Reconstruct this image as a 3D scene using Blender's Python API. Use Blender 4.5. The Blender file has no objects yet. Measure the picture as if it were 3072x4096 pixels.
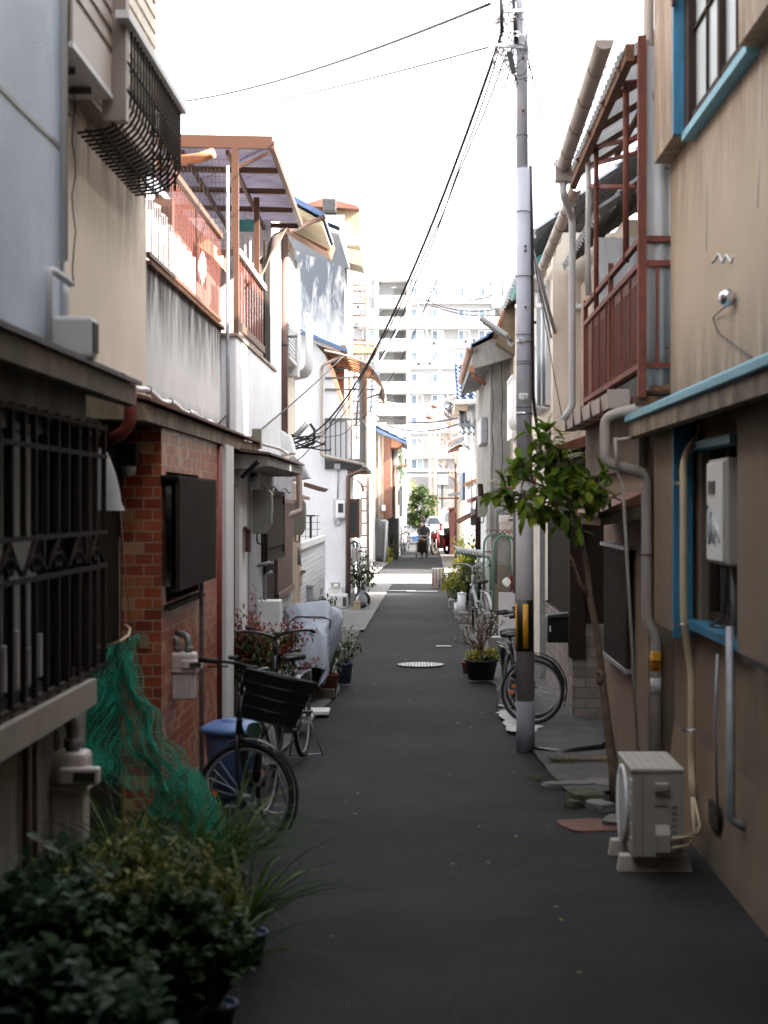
import bpy, bmesh, math, random
from mathutils import Vector, Matrix, noise
R = math.radians
random.seed(7)
sc = bpy.context.scene
COL = sc.collection
# ------------------------------------------------------------------ camera
F, UX, VY, H = 6400.0, 1680.0, 2020.0, 2.1      # focal length in photo pixels, vanishing point, eye height
cd = bpy.data.cameras.new('camera'); cam = bpy.data.objects.new('camera', cd); COL.objects.link(cam)
cam.location = (0, 0, H); cam.rotation_euler = (R(90), 0, 0)
cd.sensor_fit = 'VERTICAL'; cd.sensor_height = 36.0; cd.lens = 36.0*F/4096.0
cd.shift_x = (1536-UX)/4096.0; cd.shift_y = -(2048-VY)/4096.0
cd.clip_start = 0.05; cd.clip_end = 3000
cd.dof.use_dof = True; cd.dof.focus_distance = 26.0; cd.dof.aperture_fstop = 2.8
sc.camera = cam
# ------------------------------------------------------------------ sky and sun
SUN_EL, SUN_BACK = 37.0, 12.0       # elevation; degrees behind the camera plane, coming from the right
sv = Vector((math.cos(R(SUN_EL))*math.cos(R(SUN_BACK)), -math.cos(R(SUN_EL))*math.sin(R(SUN_BACK)), math.sin(R(SUN_EL))))
w = bpy.data.worlds.new('World'); sc.world = w; w.use_nodes = True
nt = w.node_tree; bg = nt.nodes['Background']
sk = nt.nodes.new('ShaderNodeTexSky'); sk.sky_type = 'NISHITA'; sk.sun_disc = False
sk.sun_elevation = R(SUN_EL); sk.sun_rotation = math.atan2(sv.x, sv.y)
sk.air_density = 1.0; sk.dust_density = 2.5; sk.ozone_density = 1.0
hs = nt.nodes.new('ShaderNodeHueSaturation'); hs.inputs['Saturation'].default_value = .16; nt.links.new(sk.outputs[0], hs.inputs['Color']); nt.links.new(hs.outputs[0], bg.inputs[0]); bg.inputs[1].default_value = 0.13
ld = bpy.data.lights.new('sun', 'SUN'); lo = bpy.data.objects.new('sun', ld); COL.objects.link(lo)
ld.energy = 5.0; ld.angle = R(0.53); ld.color = (1.0, 0.93, 0.82)
lo.rotation_euler = sv.to_track_quat('Z', 'Y').to_euler(); lo.location = (30, -10, 40)
vs = sc.view_settings; vs.view_transform = 'Standard'; vs.look = 'None'; vs.gamma = 1; vs.use_curve_mapping = False
vs.exposure = 2.95
# ------------------------------------------------------------------ measuring helpers
def P(u, v, Y): return Vector(((u-UX)*Y/F, Y, H-(v-VY)*Y/F))
def PX(u, v, x): return P(u, v, F*x/(u-UX))
def YX(u, x): return F*x/(u-UX)
def GY(v): return F*H/(v-VY)
def zz(v, Y): return H-(v-VY)*Y/F
def xx(u, Y): return (u-UX)*Y/F
# ------------------------------------------------------------------ mesh builder
class MB:
    def __init__(s): s.v = []; s.f = []; s.sm = []
    def add(s, vs, fs, smooth=False):
        b = len(s.v); s.v += [tuple(p) for p in vs]
        for f in fs: s.f.append(tuple(b+i for i in f)); s.sm.append(smooth)
        return s
    def box(s, x0, x1, y0, y1, z0, z1):
        if x0 > x1: x0, x1 = x1, x0
        if y0 > y1: y0, y1 = y1, y0
        if z0 > z1: z0, z1 = z1, z0
        return s.add([(x0,y0,z0),(x1,y0,z0),(x1,y1,z0),(x0,y1,z0),(x0,y0,z1),(x1,y0,z1),(x1,y1,z1),(x0,y1,z1)],
              [(0,3,2,1),(4,5,6,7),(0,1,5,4),(1,2,6,5),(2,3,7,6),(3,0,4,7)])
    def obox(s, c, ax, ay, az):           # oriented box: centre and half axes
        c, ax, ay, az = map(Vector, (c, ax, ay, az)); q = []
        for k in (-1, 1):
            for i, j in ((-1,-1),(1,-1),(1,1),(-1,1)): q.append(c+ax*i+ay*j+az*k)
        return s.add(q, [(0,3,2,1),(4,5,6,7),(0,1,5,4),(1,2,6,5),(2,3,7,6),(3,0,4,7)])
    def beam(s, a, b, w, h, up=(0,0,1)):
        a, b, up = Vector(a), Vector(b), Vector(up); d = b-a; L = d.length; d.normalize()
        sd = d.cross(up)
        if sd.length < 1e-4: sd = d.cross(Vector((0,1,0)))
        sd.normalize(); u2 = sd.cross(d)
        return s.obox((a+b)/2, sd*w/2, d*L/2, u2*h/2)
    def prism(s, pts, vec):
        n = len(pts); vec = Vector(vec); pts = [Vector(p) for p in pts]
        return s.add(pts+[p+vec for p in pts], [tuple(range(n))[::-1], tuple(range(n, 2*n))]+[(i,(i+1)%n,(i+1)%n+n,i+n) for i in range(n)])
    def tube(s, pts, r, n=8, caps=True, smooth=True):
        pts = [Vector(p) for p in pts]; m = len(pts)
        rs = r if isinstance(r, (list, tuple)) else [r]*m
        vs = []; pr = None
        for i, p in enumerate(pts):
            t = (pts[min(i+1, m-1)]-pts[max(i-1, 0)])
            if t.length < 1e-9: t = Vector((0,0,1))
            t.normalize()
            if pr is None:
                pr = t.orthogonal().normalized()
            else:
                pr = pr-t*pr.dot(t)
                if pr.length < 1e-5: pr = t.orthogonal()
                pr.normalize()
            b = t.cross(pr)
            k = 1.0
            if 0 < i < m-1:
                c = (pts[i]-pts[i-1]).normalized().dot((pts[i+1]-pts[i]).normalized())
                k = min(1.35, 1/max(.5, math.sqrt(max(0.0, (1+c)/2))))
            for j in range(n):
                a = 2*math.pi*j/n; vs.append(p+(pr*math.cos(a)+b*math.sin(a))*rs[i]*k)
        fs = [(i*n+j, i*n+(j+1)%n, (i+1)*n+(j+1)%n, (i+1)*n+j) for i in range(m-1) for j in range(n)]
        s.add(vs, fs, smooth)
        if caps: s.add(vs[:n], [tuple(range(n))[::-1]]); s.add(vs[-n:], [tuple(range(n))])
        return s
    def pipe(s, pts, r, n=10, bend=.05):   # polyline with rounded corners
        pts = [Vector(p) for p in pts]; o = [pts[0]]
        for i in range(1, len(pts)-1):
            a, b, c = pts[i-1], pts[i], pts[i+1]
            d1 = min(bend, (b-a).length*.45); d2 = min(bend, (c-b).length*.45)
            p, q = b+(a-b).normalized()*d1, b+(c-b).normalized()*d2
            for t in (0, .25, .5, .75, 1): o.append(p*(1-t)**2+b*2*t*(1-t)+q*t*t)
        o.append(pts[-1]); return s.tube(o, r, n)
    def cyl(s, a, b, r0, r1=None, n=16, smooth=True): return s.tube([a, b], [r0, r0 if r1 is None else r1], n, True, smooth)
    def lathe(s, prof, c, n=20, axis='z', smooth=True):
        c = Vector(c); vs = []
        for r, h in prof:
            for j in range(n):
                a = 2*math.pi*j/n; q = (r*math.cos(a), r*math.sin(a), h)
                if axis == 'y': q = (q[0], q[2], q[1])
                if axis == 'x': q = (q[2], q[0], q[1])
                vs.append(c+Vector(q))
        m = len(prof)
        fs = [(i*n+j, i*n+(j+1)%n, (i+1)*n+(j+1)%n, (i+1)*n+j) for i in range(m-1) for j in range(n)]
        s.add(vs, fs, smooth); s.add(vs[:n], [tuple(range(n))[::-1]]); s.add(vs[-n:], [tuple(range(n))]); return s
    def torus(s, c, ax, Rr, r, n=32, m=8):
        c, ax = Vector(c), Vector(ax).normalized(); e = ax.orthogonal().normalized(); g = ax.cross(e); vs = []
        for i in range(n):
            a = 2*math.pi*i/n; d = e*math.cos(a)+g*math.sin(a)
            for j in range(m):
                b = 2*math.pi*j/m; vs.append(c+d*(Rr+r*math.cos(b))+ax*r*math.sin(b))
        return s.add(vs, [(i*m+j, ((i+1)%n)*m+j, ((i+1)%n)*m+(j+1)%m, i*m+(j+1)%m) for i in range(n) for j in range(m)], True)
    def grid(s, fn, nu, nv, smooth=True, thick=0.0):
        vs = [Vector(fn(i/nu, j/nv)) for i in range(nu+1) for j in range(nv+1)]
        fs = [(i*(nv+1)+j, (i+1)*(nv+1)+j, (i+1)*(nv+1)+j+1, i*(nv+1)+j+1) for i in range(nu) for j in range(nv)]
        s.add(vs, fs, smooth)
        if thick:
            N = (vs[nv+1]-vs[0]).cross(vs[1]-vs[0]).normalized()*thick
            s.add([p+N for p in vs], [f[::-1] for f in fs], smooth)
            edge = [i*(nv+1) for i in range(nu+1)]; 
            for e in (edge, [i+nv for i in edge], list(range(nv+1)), [nu*(nv+1)+j for j in range(nv+1)]):
                q = [vs[i] for i in e]; k = len(q)
                s.add(q+[p+N for p in q], [(i, i+1, k+i+1, k+i) for i in range(k-1)])
        return s
    def corr(s, p0, du, dv, n, amp, thick=.003, sub=4, square=False):   # corrugated sheet, waves along du
        p0, du, dv = Vector(p0), Vector(du), Vector(dv); N = du.cross(dv).normalized()
        def w_(t):
            x = math.sin(2*math.pi*t*n)
            if square: x = max(-1, min(1, x*2.2))
            return x
        return s.grid(lambda a, b: p0+du*a+dv*b+N*amp*w_(a), n*sub*(2 if square else 1), 1, not square, thick)
    def kawara(s, p0, du, dv, nu, nv, amp=.03, step=.02):   # tiled roof: dv runs from eave up to ridge
        p0, du, dv = Vector(p0), Vector(du), Vector(dv); N = du.cross(dv).normalized()
        if N.z < 0: N = -N
        K = 6
        for j in range(nv):
            vs = []
            for t, up in ((j/nv, step), ((j+1.12)/nv, 0.0)):
                for i in range(nu*K+1):
                    a = i/(nu*K); ph = (i % K)/K
                    h = amp*(math.sin(math.pi*min(1, ph/.45)) if ph < .45 else -.35*math.sin(math.pi*(ph-.45)/.55))
                    vs.append(p0+du*a+dv*min(t, 1.0)+N*(h+up))
            m = nu*K+1
            s.add(vs, [(i, i+1, m+i+1, m+i) for i in range(m-1)], True)
            s.add([p for p in vs[:m]]+[p-N*(step+.012) for p in vs[:m]], [(i+1, i, m+i, m+i+1) for i in range(m-1)])
        return s
# ------------------------------------------------------------------ objects
def setp(o, label=None, cat=None, group=None, kind=None):
    if label: o['label'] = label
    if cat: o['category'] = cat
    if group: o['group'] = group
    if kind: o['kind'] = kind
    return o
def mk(name, mb, m, parent=None, off=(0,0,0), bev=0.0, keep=False):
    me = bpy.data.meshes.new(name); ox, oy, oz = off
    me.from_pydata([(x-ox, y-oy, z-oz) for x, y, z in mb.v], [], mb.f)
    me.polygons.foreach_set('use_smooth', mb.sm); me.update()
    if not keep:
        bm = bmesh.new(); bm.from_mesh(me); bmesh.ops.remove_doubles(bm, verts=bm.verts, dist=1e-5)
        bmesh.ops.recalc_face_normals(bm, faces=bm.faces); bm.to_mesh(me); bm.free()
    for mm in (m if isinstance(m, (list, tuple)) else [m]): me.materials.append(mm)
    o = bpy.data.objects.new(name, me); COL.objects.link(o)
    if parent is not None: o.parent = parent
    else: o.location = off
    if bev:
        b = o.modifiers.new('bevel', 'BEVEL'); b.width = bev; b.segments = 2; b.limit_method = 'ANGLE'; b.angle_limit = R(40)
    return o
class T:                                   # a thing: an Empty at its base, parts are its children
    def __init__(s, name, label, cat, loc=(0,0,0), group=None):
        s.o = bpy.data.objects.new(name, None); COL.objects.link(s.o); s.o.empty_display_size = .1
        s.loc = tuple(loc); s.o.location = loc; setp(s.o, label, cat, group)
    def part(s, name, mb, m, parent=None, bev=0.0, label=None, kind=None):
        o = mk(name, mb, m, parent or s.o, s.loc, bev)
        if label: o['label'] = label
        if kind: o['kind'] = kind
        return o
def one(name, mb, m, label, cat, loc=(0,0,0), group=None, kind=None, bev=0.0):
    o = mk(name, mb, m, None, loc, bev); return setp(o, label, cat, group, kind)
def struct(name, mb, m): return setp(mk(name, mb, m), kind='structure')
def copy_tree(o, parent=None):
    c = o.copy(); COL.objects.link(c); c.parent = parent
    for ch in list(o.children): copy_tree(ch, c)
    return c
def dup(root, loc, rz=0, label=None, scale=None):
    c = copy_tree(root); c.location = loc; c.rotation_euler = (0, 0, rz)
    if label: c['label'] = label
    if scale: c.scale = (scale,)*3
    return c
def text_mb(body, size, org, right, up, depth=.002, font=None):
    cu = bpy.data.curves.new('t', 'FONT'); cu.body = body; cu.size = size; cu.extrude = depth; cu.align_x = 'CENTER'; cu.align_y = 'CENTER'
    o = bpy.data.objects.new('t', cu); COL.objects.link(o)
    bpy.context.view_layer.update()
    me = bpy.data.meshes.new_from_object(o.evaluated_get(bpy.context.evaluated_depsgraph_get()))
    r, u2 = Vector(right).normalized(), Vector(up).normalized(); n = r.cross(u2); mb = MB(); org = Vector(org)
    mb.add([org+r*v.co.x+u2*v.co.y+n*v.co.z for v in me.vertices], [tuple(p.vertices) for p in me.polygons])
    bpy.data.objects.remove(o); bpy.data.curves.remove(cu); bpy.data.meshes.remove(me)
    return mb
# ------------------------------------------------------------------ materials
def newmat(name):
    m = bpy.data.materials.new(name); m.use_nodes = True; n = m.node_tree; return m, n, n.nodes['Principled BSDF']
def mat(name, col, rough=.7, var=.12, scale=6.0, bump=.0, bscale=80.0, stain=None, stain_z=None, metal=0.0, spec=.5, streak=0.0, sscale=5.0, coat=0, alpha=1.0, trans=0.0):
    """plain paint/plaster/metal: patchy colour, fine bump, optional vertical run stains (stain colour, streak strength)"""
    m, n, b = newmat(name); N = n.nodes; L = n.links
    geo = N.new('ShaderNodeNewGeometry')
    t1 = N.new('ShaderNodeTexNoise'); t1.inputs['Scale'].default_value = scale; t1.inputs['Detail'].default_value = 6; L.new(geo.outputs['Position'], t1.inputs['Vector'])
    mr = N.new('ShaderNodeMapRange'); mr.inputs['From Min'].default_value = .3; mr.inputs['From Max'].default_value = .7
    mr.inputs['To Min'].default_value = 1-var; mr.inputs['To Max'].default_value = 1+var; L.new(t1.outputs[0], mr.inputs[0])
    vm = N.new('ShaderNodeVectorMath'); vm.operation = 'SCALE'; vm.inputs[0].default_value = col; L.new(mr.outputs[0], vm.inputs['Scale'])
    out = vm.outputs[0]
    if stain and streak:
        mp = N.new('ShaderNodeMapping'); mp.inputs['Scale'].default_value = (sscale, sscale, 1.3); L.new(geo.outputs['Position'], mp.inputs[0])
        t2 = N.new('ShaderNodeTexNoise'); t2.inputs['Scale'].default_value = 1.0; t2.inputs['Detail'].default_value = 8; t2.inputs['Roughness'].default_value = .65; t2.inputs['Distortion'].default_value = .6; L.new(mp.outputs[0], t2.inputs['Vector'])
        r2 = N.new('ShaderNodeMapRange'); r2.inputs['From Min'].default_value = .38; r2.inputs['From Max'].default_value = .60; L.new(t2.outputs[0], r2.inputs[0])
        fac = r2.outputs[0]
        if stain_z:      # runs that start under an edge at z1 and fade out at z0 (a second pair: dirt splashed above a ledge)
            sx = N.new('ShaderNodeSeparateXYZ'); L.new(geo.outputs['Position'], sx.inputs[0])
            r3 = N.new('ShaderNodeMapRange'); r3.inputs['From Min'].default_value = stain_z[0]; r3.inputs['From Max'].default_value = stain_z[1]; L.new(sx.outputs[2], r3.inputs[0])
            if len(stain_z) > 2:
                r4_ = N.new('ShaderNodeMapRange'); r4_.inputs['From Min'].default_value = stain_z[2]; r4_.inputs['From Max'].default_value = stain_z[3]; L.new(sx.outputs[2], r4_.inputs[0])
                mx_ = N.new('ShaderNodeMath'); mx_.operation = 'MAXIMUM'; L.new(r3.outputs[0], mx_.inputs[0]); L.new(r4_.outputs[0], mx_.inputs[1]); r3 = mx_
            ad = N.new('ShaderNodeMath'); ad.operation = 'MULTIPLY'; L.new(r3.outputs[0], ad.inputs[0]); L.new(r2.outputs[0], ad.inputs[1])
            ad2 = N.new('ShaderNodeMath'); ad2.operation = 'MULTIPLY_ADD'; L.new(r3.outputs[0], ad2.inputs[0]); ad2.inputs[1].default_value = .25; L.new(ad.outputs[0], ad2.inputs[2]); fac = ad2.outputs[0]
        ml = N.new('ShaderNodeMath'); ml.operation = 'MULTIPLY'; ml.use_clamp = True; ml.inputs[1].default_value = streak; L.new(fac, ml.inputs[0])
        mx = N.new('ShaderNodeMix'); mx.data_type = 'RGBA'; L.new(ml.outputs[0], mx.inputs[0]); L.new(out, mx.inputs[6]); mx.inputs[7].default_value = (*stain, 1); out = mx.outputs[2]
    L.new(out, b.inputs['Base Color'])
    b.inputs['Roughness'].default_value = rough; b.inputs['Metallic'].default_value = metal; b.inputs['Specular IOR Level'].default_value = spec
    if coat: b.inputs['Coat Weight'].default_value = coat
    if trans: b.inputs['Transmission Weight'].default_value = trans
    if bump:
        t3 = N.new('ShaderNodeTexNoise'); t3.inputs['Scale'].default_value = bscale; t3.inputs['Detail'].default_value = 4; L.new(geo.outputs['Position'], t3.inputs['Vector'])
        bp = N.new('ShaderNodeBump'); bp.inputs['Strength'].default_value = min(1, bump); bp.inputs['Distance'].default_value = .01; L.new(t3.outputs[0], bp.inputs['Height']); L.new(bp.outputs[0], b.inputs['Normal'])
    return m
def tile_mat(name, cols, mortar, bw, rh, ms=.004, rough=.5, rot=0):
    m, n, b = newmat(name); N = n.nodes; L = n.links
    geo = N.new('ShaderNodeNewGeometry'); sx = N.new('ShaderNodeSeparateXYZ'); L.new(geo.outputs['Position'], sx.inputs[0])
    ad = N.new('ShaderNodeMath'); L.new(sx.outputs[0], ad.inputs[0]); L.new(sx.outputs[1], ad.inputs[1])
    cb = N.new('ShaderNodeCombineXYZ'); L.new(ad.outputs[0], cb.inputs[0]); L.new(sx.outputs[2], cb.inputs[1])
    br = N.new('ShaderNodeTexBrick'); L.new(cb.outputs[0], br.inputs['Vector']); br.inputs['Scale'].default_value = 1
    br.inputs['Brick Width'].default_value = bw; br.inputs['Row Height'].default_value = rh; br.inputs['Mortar Size'].default_value = ms
    br.inputs['Color1'].default_value = (0,0,0,1); br.inputs['Color2'].default_value = (1,1,1,1); br.inputs['Mortar Smooth'].default_value = .1
    br.inputs['Mortar'].default_value = (0,0,0,1)
    cr = N.new('ShaderNodeValToRGB'); L.new(br.outputs['Color'], cr.inputs[0]); cr.color_ramp.interpolation = 'CONSTANT'
    el = cr.color_ramp.elements; el[0].color = (*cols[0], 1); el[1].position = 1/len(cols); el[1].color = (*cols[1], 1)
    for i in range(2, len(cols)):
        e = el.new(i/len(cols)); e.color = (*cols[i], 1)
    mx = N.new('ShaderNodeMix'); mx.data_type = 'RGBA'; L.new(br.outputs['Fac'], mx.inputs[0]); L.new(cr.outputs[0], mx.inputs[6]); mx.inputs[7].default_value = (*mortar, 1)
    t = N.new('ShaderNodeTexNoise'); t.inputs['Scale'].default_value = 9; t.inputs['Detail'].default_value = 6; L.new(geo.outputs['Position'], t.inputs['Vector'])
    mr = N.new('ShaderNodeMapRange'); mr.inputs['To Min'].default_value = .55; mr.inputs['To Max'].default_value = 1.35; L.new(t.outputs[0], mr.inputs[0])
    vm = N.new('ShaderNodeVectorMath'); vm.operation = 'SCALE'; L.new(mx.outputs[2], vm.inputs[0]); L.new(mr.outputs[0], vm.inputs['Scale']); L.new(vm.outputs[0], b.inputs['Base Color'])
    b.inputs['Roughness'].default_value = rough
    bp = N.new('ShaderNodeBump'); bp.inputs['Strength'].default_value = .8; bp.inputs['Distance'].default_value = .004; bp.invert = True
    L.new(br.outputs['Fac'], bp.inputs['Height']); L.new(bp.outputs[0], b.inputs['Normal'])
    return m
def leaf_mat(name, c1, c2, c3=None, rough=.45, tr=.3):
    m, n, b = newmat(name); N = n.nodes; L = n.links
    geo = N.new('ShaderNodeNewGeometry'); cr = N.new('ShaderNodeValToRGB'); L.new(geo.outputs['Random Per Island'], cr.inputs[0])
    el = cr.color_ramp.elements; el[0].color = (*c1, 1); el[1].color = (*c2, 1)
    if c3: e = el.new(.8); e.color = (*c2, 1); el[2].color = (*c3, 1)
    L.new(cr.outputs[0], b.inputs['Base Color']); b.inputs['Roughness'].default_value = rough+.15; b.inputs['Specular IOR Level'].default_value = .3
    tl = N.new('ShaderNodeBsdfTranslucent'); L.new(cr.outputs[0], tl.inputs[0]); ms = N.new('ShaderNodeMixShader'); ms.inputs[0].default_value = tr
    out = N['Material Output']; L.new(b.outputs[0], ms.inputs[1]); L.new(tl.outputs[0], ms.inputs[2]); L.new(ms.outputs[0], out.inputs[0])
    return m
def glass_mat(name, col=(.5,.55,.6), rough=.08, alpha=.55):
    m, n, b = newmat(name); b.inputs['Base Color'].default_value = (*col, 1); b.inputs['Roughness'].default_value = rough; b.inputs['Specular IOR Level'].default_value = .8
    return m
def sheet_mat(name, col, mix=.6, rough=.35):      # translucent corrugated plastic
    m, n, b = newmat(name); N = n.nodes; L = n.links; b.inputs['Base Color'].default_value = (*col, 1); b.inputs['Roughness'].default_value = rough
    t = N.new('ShaderNodeTexNoise'); t.inputs['Scale'].default_value = 4; g = N.new('ShaderNodeNewGeometry'); L.new(g.outputs['Position'], t.inputs['Vector'])
    vm = N.new('ShaderNodeVectorMath'); vm.operation = 'SCALE'; vm.inputs[0].default_value = col; mr = N.new('ShaderNodeMapRange'); mr.inputs['To Min'].default_value = .7; mr.inputs['To Max'].default_value = 1.2
    L.new(t.outputs[0], mr.inputs[0]); L.new(mr.outputs[0], vm.inputs['Scale']); L.new(vm.outputs[0], b.inputs['Base Color'])
    tl = N.new('ShaderNodeBsdfTranslucent'); L.new(vm.outputs[0], tl.inputs[0]); ms = N.new('ShaderNodeMixShader'); ms.inputs[0].default_value = mix
    L.new(b.outputs[0], ms.inputs[1]); L.new(tl.outputs[0], ms.inputs[2]); L.new(ms.outputs[0], N['Material Output'].inputs[0]); return m
M = {}
def asphalt_mat():
    m, n, b = newmat('asphalt'); N = n.nodes; L = n.links; g = N.new('ShaderNodeNewGeometry')
    def noi(s, d, r=.5):
        t = N.new('ShaderNodeTexNoise'); t.inputs['Scale'].default_value = s; t.inputs['Detail'].default_value = d; t.inputs['Roughness'].default_value = r; L.new(g.outputs['Position'], t.inputs['Vector']); return t.outputs[0]
    def mr(x, a, b_, c, d):
        q = N.new('ShaderNodeMapRange'); q.inputs[1].default_value = a; q.inputs[2].default_value = b_; q.inputs[3].default_value = c; q.inputs[4].default_value = d; L.new(x, q.inputs[0]); return q.outputs[0]
    def mul(a, b_):
        q = N.new('ShaderNodeMath'); q.operation = 'MULTIPLY'; L.new(a, q.inputs[0]); L.new(b_, q.inputs[1]); return q.outputs[0]
    b.inputs['Specular IOR Level'].default_value = .34; big = mr(noi(.55, 9, .68), .36, .64, .5, 1.75); mid = mr(noi(7, 6, .7), .3, .7, .85, 1.15); fine = mr(noi(75, 3, .7), .38, .62, .25, 2.3)
    k = mul(mul(big, mid), fine); vm = N.new('ShaderNodeVectorMath'); vm.operation = 'SCALE'; vm.inputs[0].default_value = (.0120,.0118,.0135); L.new(k, vm.inputs['Scale']); L.new(vm.outputs[0], b.inputs['Base Color'])
    b.inputs['Roughness'].default_value = .85
    bp = N.new('ShaderNodeBump'); bp.inputs['Strength'].default_value = 1; bp.inputs['Distance'].default_value = .006; L.new(noi(90, 3, .7), bp.inputs['Height']); L.new(bp.outputs[0], b.inputs['Normal']); return m
M['asphalt'] = asphalt_mat()
M['greenpipe'] = mat('green_pipe_paint', (.09,.20,.16), .55, .1, 8)
M['lowwall'] = mat('shaded_low_wall', (.40,.40,.42), .85, .12, 3, .3, 60, stain=(.2,.2,.21), streak=.5)  # white wall greyed, shade under the eaves put into its colour, plus streaks
M['asphalt_patch'] = mat('asphalt_patch', (.034,.034,.037), .9, .2, 3, .8, 160)
M['concrete'] = mat('concrete', (.20,.195,.19), .85, .25, 3, .5, 60, stain=(.10,.09,.08), streak=.5, sscale=3)
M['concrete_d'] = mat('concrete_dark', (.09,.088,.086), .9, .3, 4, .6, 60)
M['paint'] = mat('worn_white_paint', (.6,.6,.58), .7, .25, 30)
M['earth'] = mat('earth', (.12,.11,.10), .95, .3, 1)
M['bluewall'] = mat('pale_blue_stucco', (.54,.62,.72), .9, .06, 2, .6, 130, stain=(.25,.3,.36), streak=.25, sscale=2)
M['cream'] = mat('cream_stucco', (.72,.63,.52), .9, .07, 1.5, .7, 90, stain=(.20,.15,.12), stain_z=(3.6,4.5), streak=.8, sscale=6)
M['stained'] = mat('mouldy_white_stucco', (.68,.665,.65), .9, .08, 2, .7, 90, stain=(.06,.055,.055), stain_z=(3.2,3.9,3.0,2.75), streak=1.15, sscale=5)
M['white'] = mat('white_stucco', (.78,.79,.82), .85, .04, 3, .6, 110, stain=(.5,.52,.55), streak=.18)
M['apwall'] = mat('apartment_wall', (.32,.32,.33), .85, .04, .4, .0)
M['apwhite'] = mat('apartment_parapet', (.68,.68,.68), .8, .04, .4, .0)
M['apdark'] = mat('apartment_recess', (.20,.20,.20), .9, .1, .4)
M['appane'] = mat('apartment_pane', (.16,.21,.27), .3, .3, .8)
M['framegrey'] = mat('dark_grey_frame', (.15,.145,.14), .5, .05, 3)
M['salmon'] = mat('salmon_paint', (.50,.33,.24), .6, .05, 3)
M['tealpale'] = mat('pale_teal', (.35,.6,.58), .6, .05, 3)
M['white2'] = mat('white_plaster', (.80,.80,.80), .8, .05, 2, .3, 70, stain=(.55,.5,.45), streak=.25)
M['mould'] = mat('mould_blackened_render', (.28,.285,.29), .9, .1, 3, .4, 60, stain=(.05,.06,.075), stain_z=(5.6,7.4), streak=1.5, sscale=5)
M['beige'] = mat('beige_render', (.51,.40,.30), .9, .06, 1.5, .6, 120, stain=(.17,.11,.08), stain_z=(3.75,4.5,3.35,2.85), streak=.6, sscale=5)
M['beige_shaded'] = mat('beige_render_shaded', (.25,.185,.13), .9, .12, 1.5, .6, 110, stain=(.16,.11,.08), streak=.35, sscale=3.5)  # darker copy of the beige render, lower floor shade put into the colour
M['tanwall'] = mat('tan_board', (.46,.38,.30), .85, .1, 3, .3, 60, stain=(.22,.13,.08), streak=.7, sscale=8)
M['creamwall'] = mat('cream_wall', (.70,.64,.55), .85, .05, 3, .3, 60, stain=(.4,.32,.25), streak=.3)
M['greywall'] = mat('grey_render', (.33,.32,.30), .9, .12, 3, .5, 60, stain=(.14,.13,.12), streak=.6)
M['pebble'] = mat('pebbledash', (.20,.17,.13), .95, .5, 60, 1.0, 90)
M['darkclad'] = mat('dark_cladding', (.05,.05,.055), .7, .2, 5)
M['redclad'] = mat('red_brown_cladding', (.15,.065,.045), .75, .2, 8)
M['brown'] = mat('brown_aluminium', (.095,.040,.022), .5, .08, 5, spec=.6)
M['bronze'] = mat('dark_bronze', (.028,.022,.018), .75, .2, 6, spec=.2)
M['brownshut'] = mat('taupe_shutter', (.36,.31,.27), .5, .05, 3)
M['taupe'] = mat('taupe_post', (.22,.175,.15), .5, .05, 3)
M['rust'] = mat('rusty_red_iron', (.20,.05,.035), .75, .25, 14, .3, 90, stain=(.10,.035,.02), streak=.6)
M['rusty'] = mat('rust_brown', (.15,.07,.04), .9, .4, 20, .4, 80)
M['orange'] = mat('orange_gutter', (.30,.135,.075), .6, .15, 8)
M['pvc'] = mat('grey_beige_pvc', (.40,.35,.31), .5, .08, 5, spec=.5)
M['pvcw'] = mat('pale_pvc', (.55,.55,.56), .5, .06, 5)
M['creampipe'] = mat('cream_tape_wrap', (.62,.50,.33), .7, .08, 8, .2, 60)
M['redpipe'] = mat('red_pvc', (.20,.035,.03), .5, .1, 9)
M['brownpipe'] = mat('brown_pvc', (.13,.075,.06), .5, .1, 5)
M['galv'] = mat('galvanised_steel', (.36,.37,.40), .5, .15, 12, .1, 90, metal=.35)
M['steel'] = mat('bright_steel', (.6,.6,.62), .25, .1, 20, metal=.9)
M['dsteel'] = mat('dark_steel', (.06,.06,.065), .5, .2, 20, metal=.4)
M['polegrey'] = mat('grey_pole_paint', (.58,.62,.73), .6, .06, 5, .15, 50, stain=(.48,.50,.57), streak=.3)
M['polefoot'] = mat('worn_grey_pole_foot', (.25,.26,.30), .7, .1, 5, .3, 50)
M['polelow'] = mat('worn_pole_wrap', (.46,.44,.455), .7, .06, 5, .3, 60)
M['black'] = mat('black_rubber', (.012,.012,.012), .6, .1, 10)
M['blackp'] = mat('black_paint', (.012,.013,.014), .3, .1, 10)
M['guardblack'] = mat('matt_black_iron', (.026,.021,.018), .9, .2, 10, spec=.15)
M['cable'] = mat('cable', (.02,.018,.025), .6, .1, 10)
M['wirewhite'] = mat('white_conduit', (.72,.72,.72), .5, .05, 10)
M['blue'] = mat('blue_painted_wood', (.035,.20,.34), .6, .12, 9, .3, 50, stain=(.02,.10,.17), streak=.5)
M['bluelight'] = mat('light_blue_trim', (.16,.38,.47), .6, .12, 20, .4, 40)
M['darkwood'] = mat('dark_window_wood', (.035,.022,.016), .8, .2, 10, spec=.2)
M['glass'] = glass_mat('window_glass', (.05,.06,.07), .06)
M['frost'] = glass_mat('frosted_glass', (.36,.40,.41), .45)
M['glasslt'] = glass_mat('curtained_glass', (.30,.37,.42), .15)
M['slate'] = mat('old_board', (.16,.12,.08), .9, .2, 6, .4, 40, stain=(.05,.04,.03), streak=.6, sscale=3)
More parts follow.
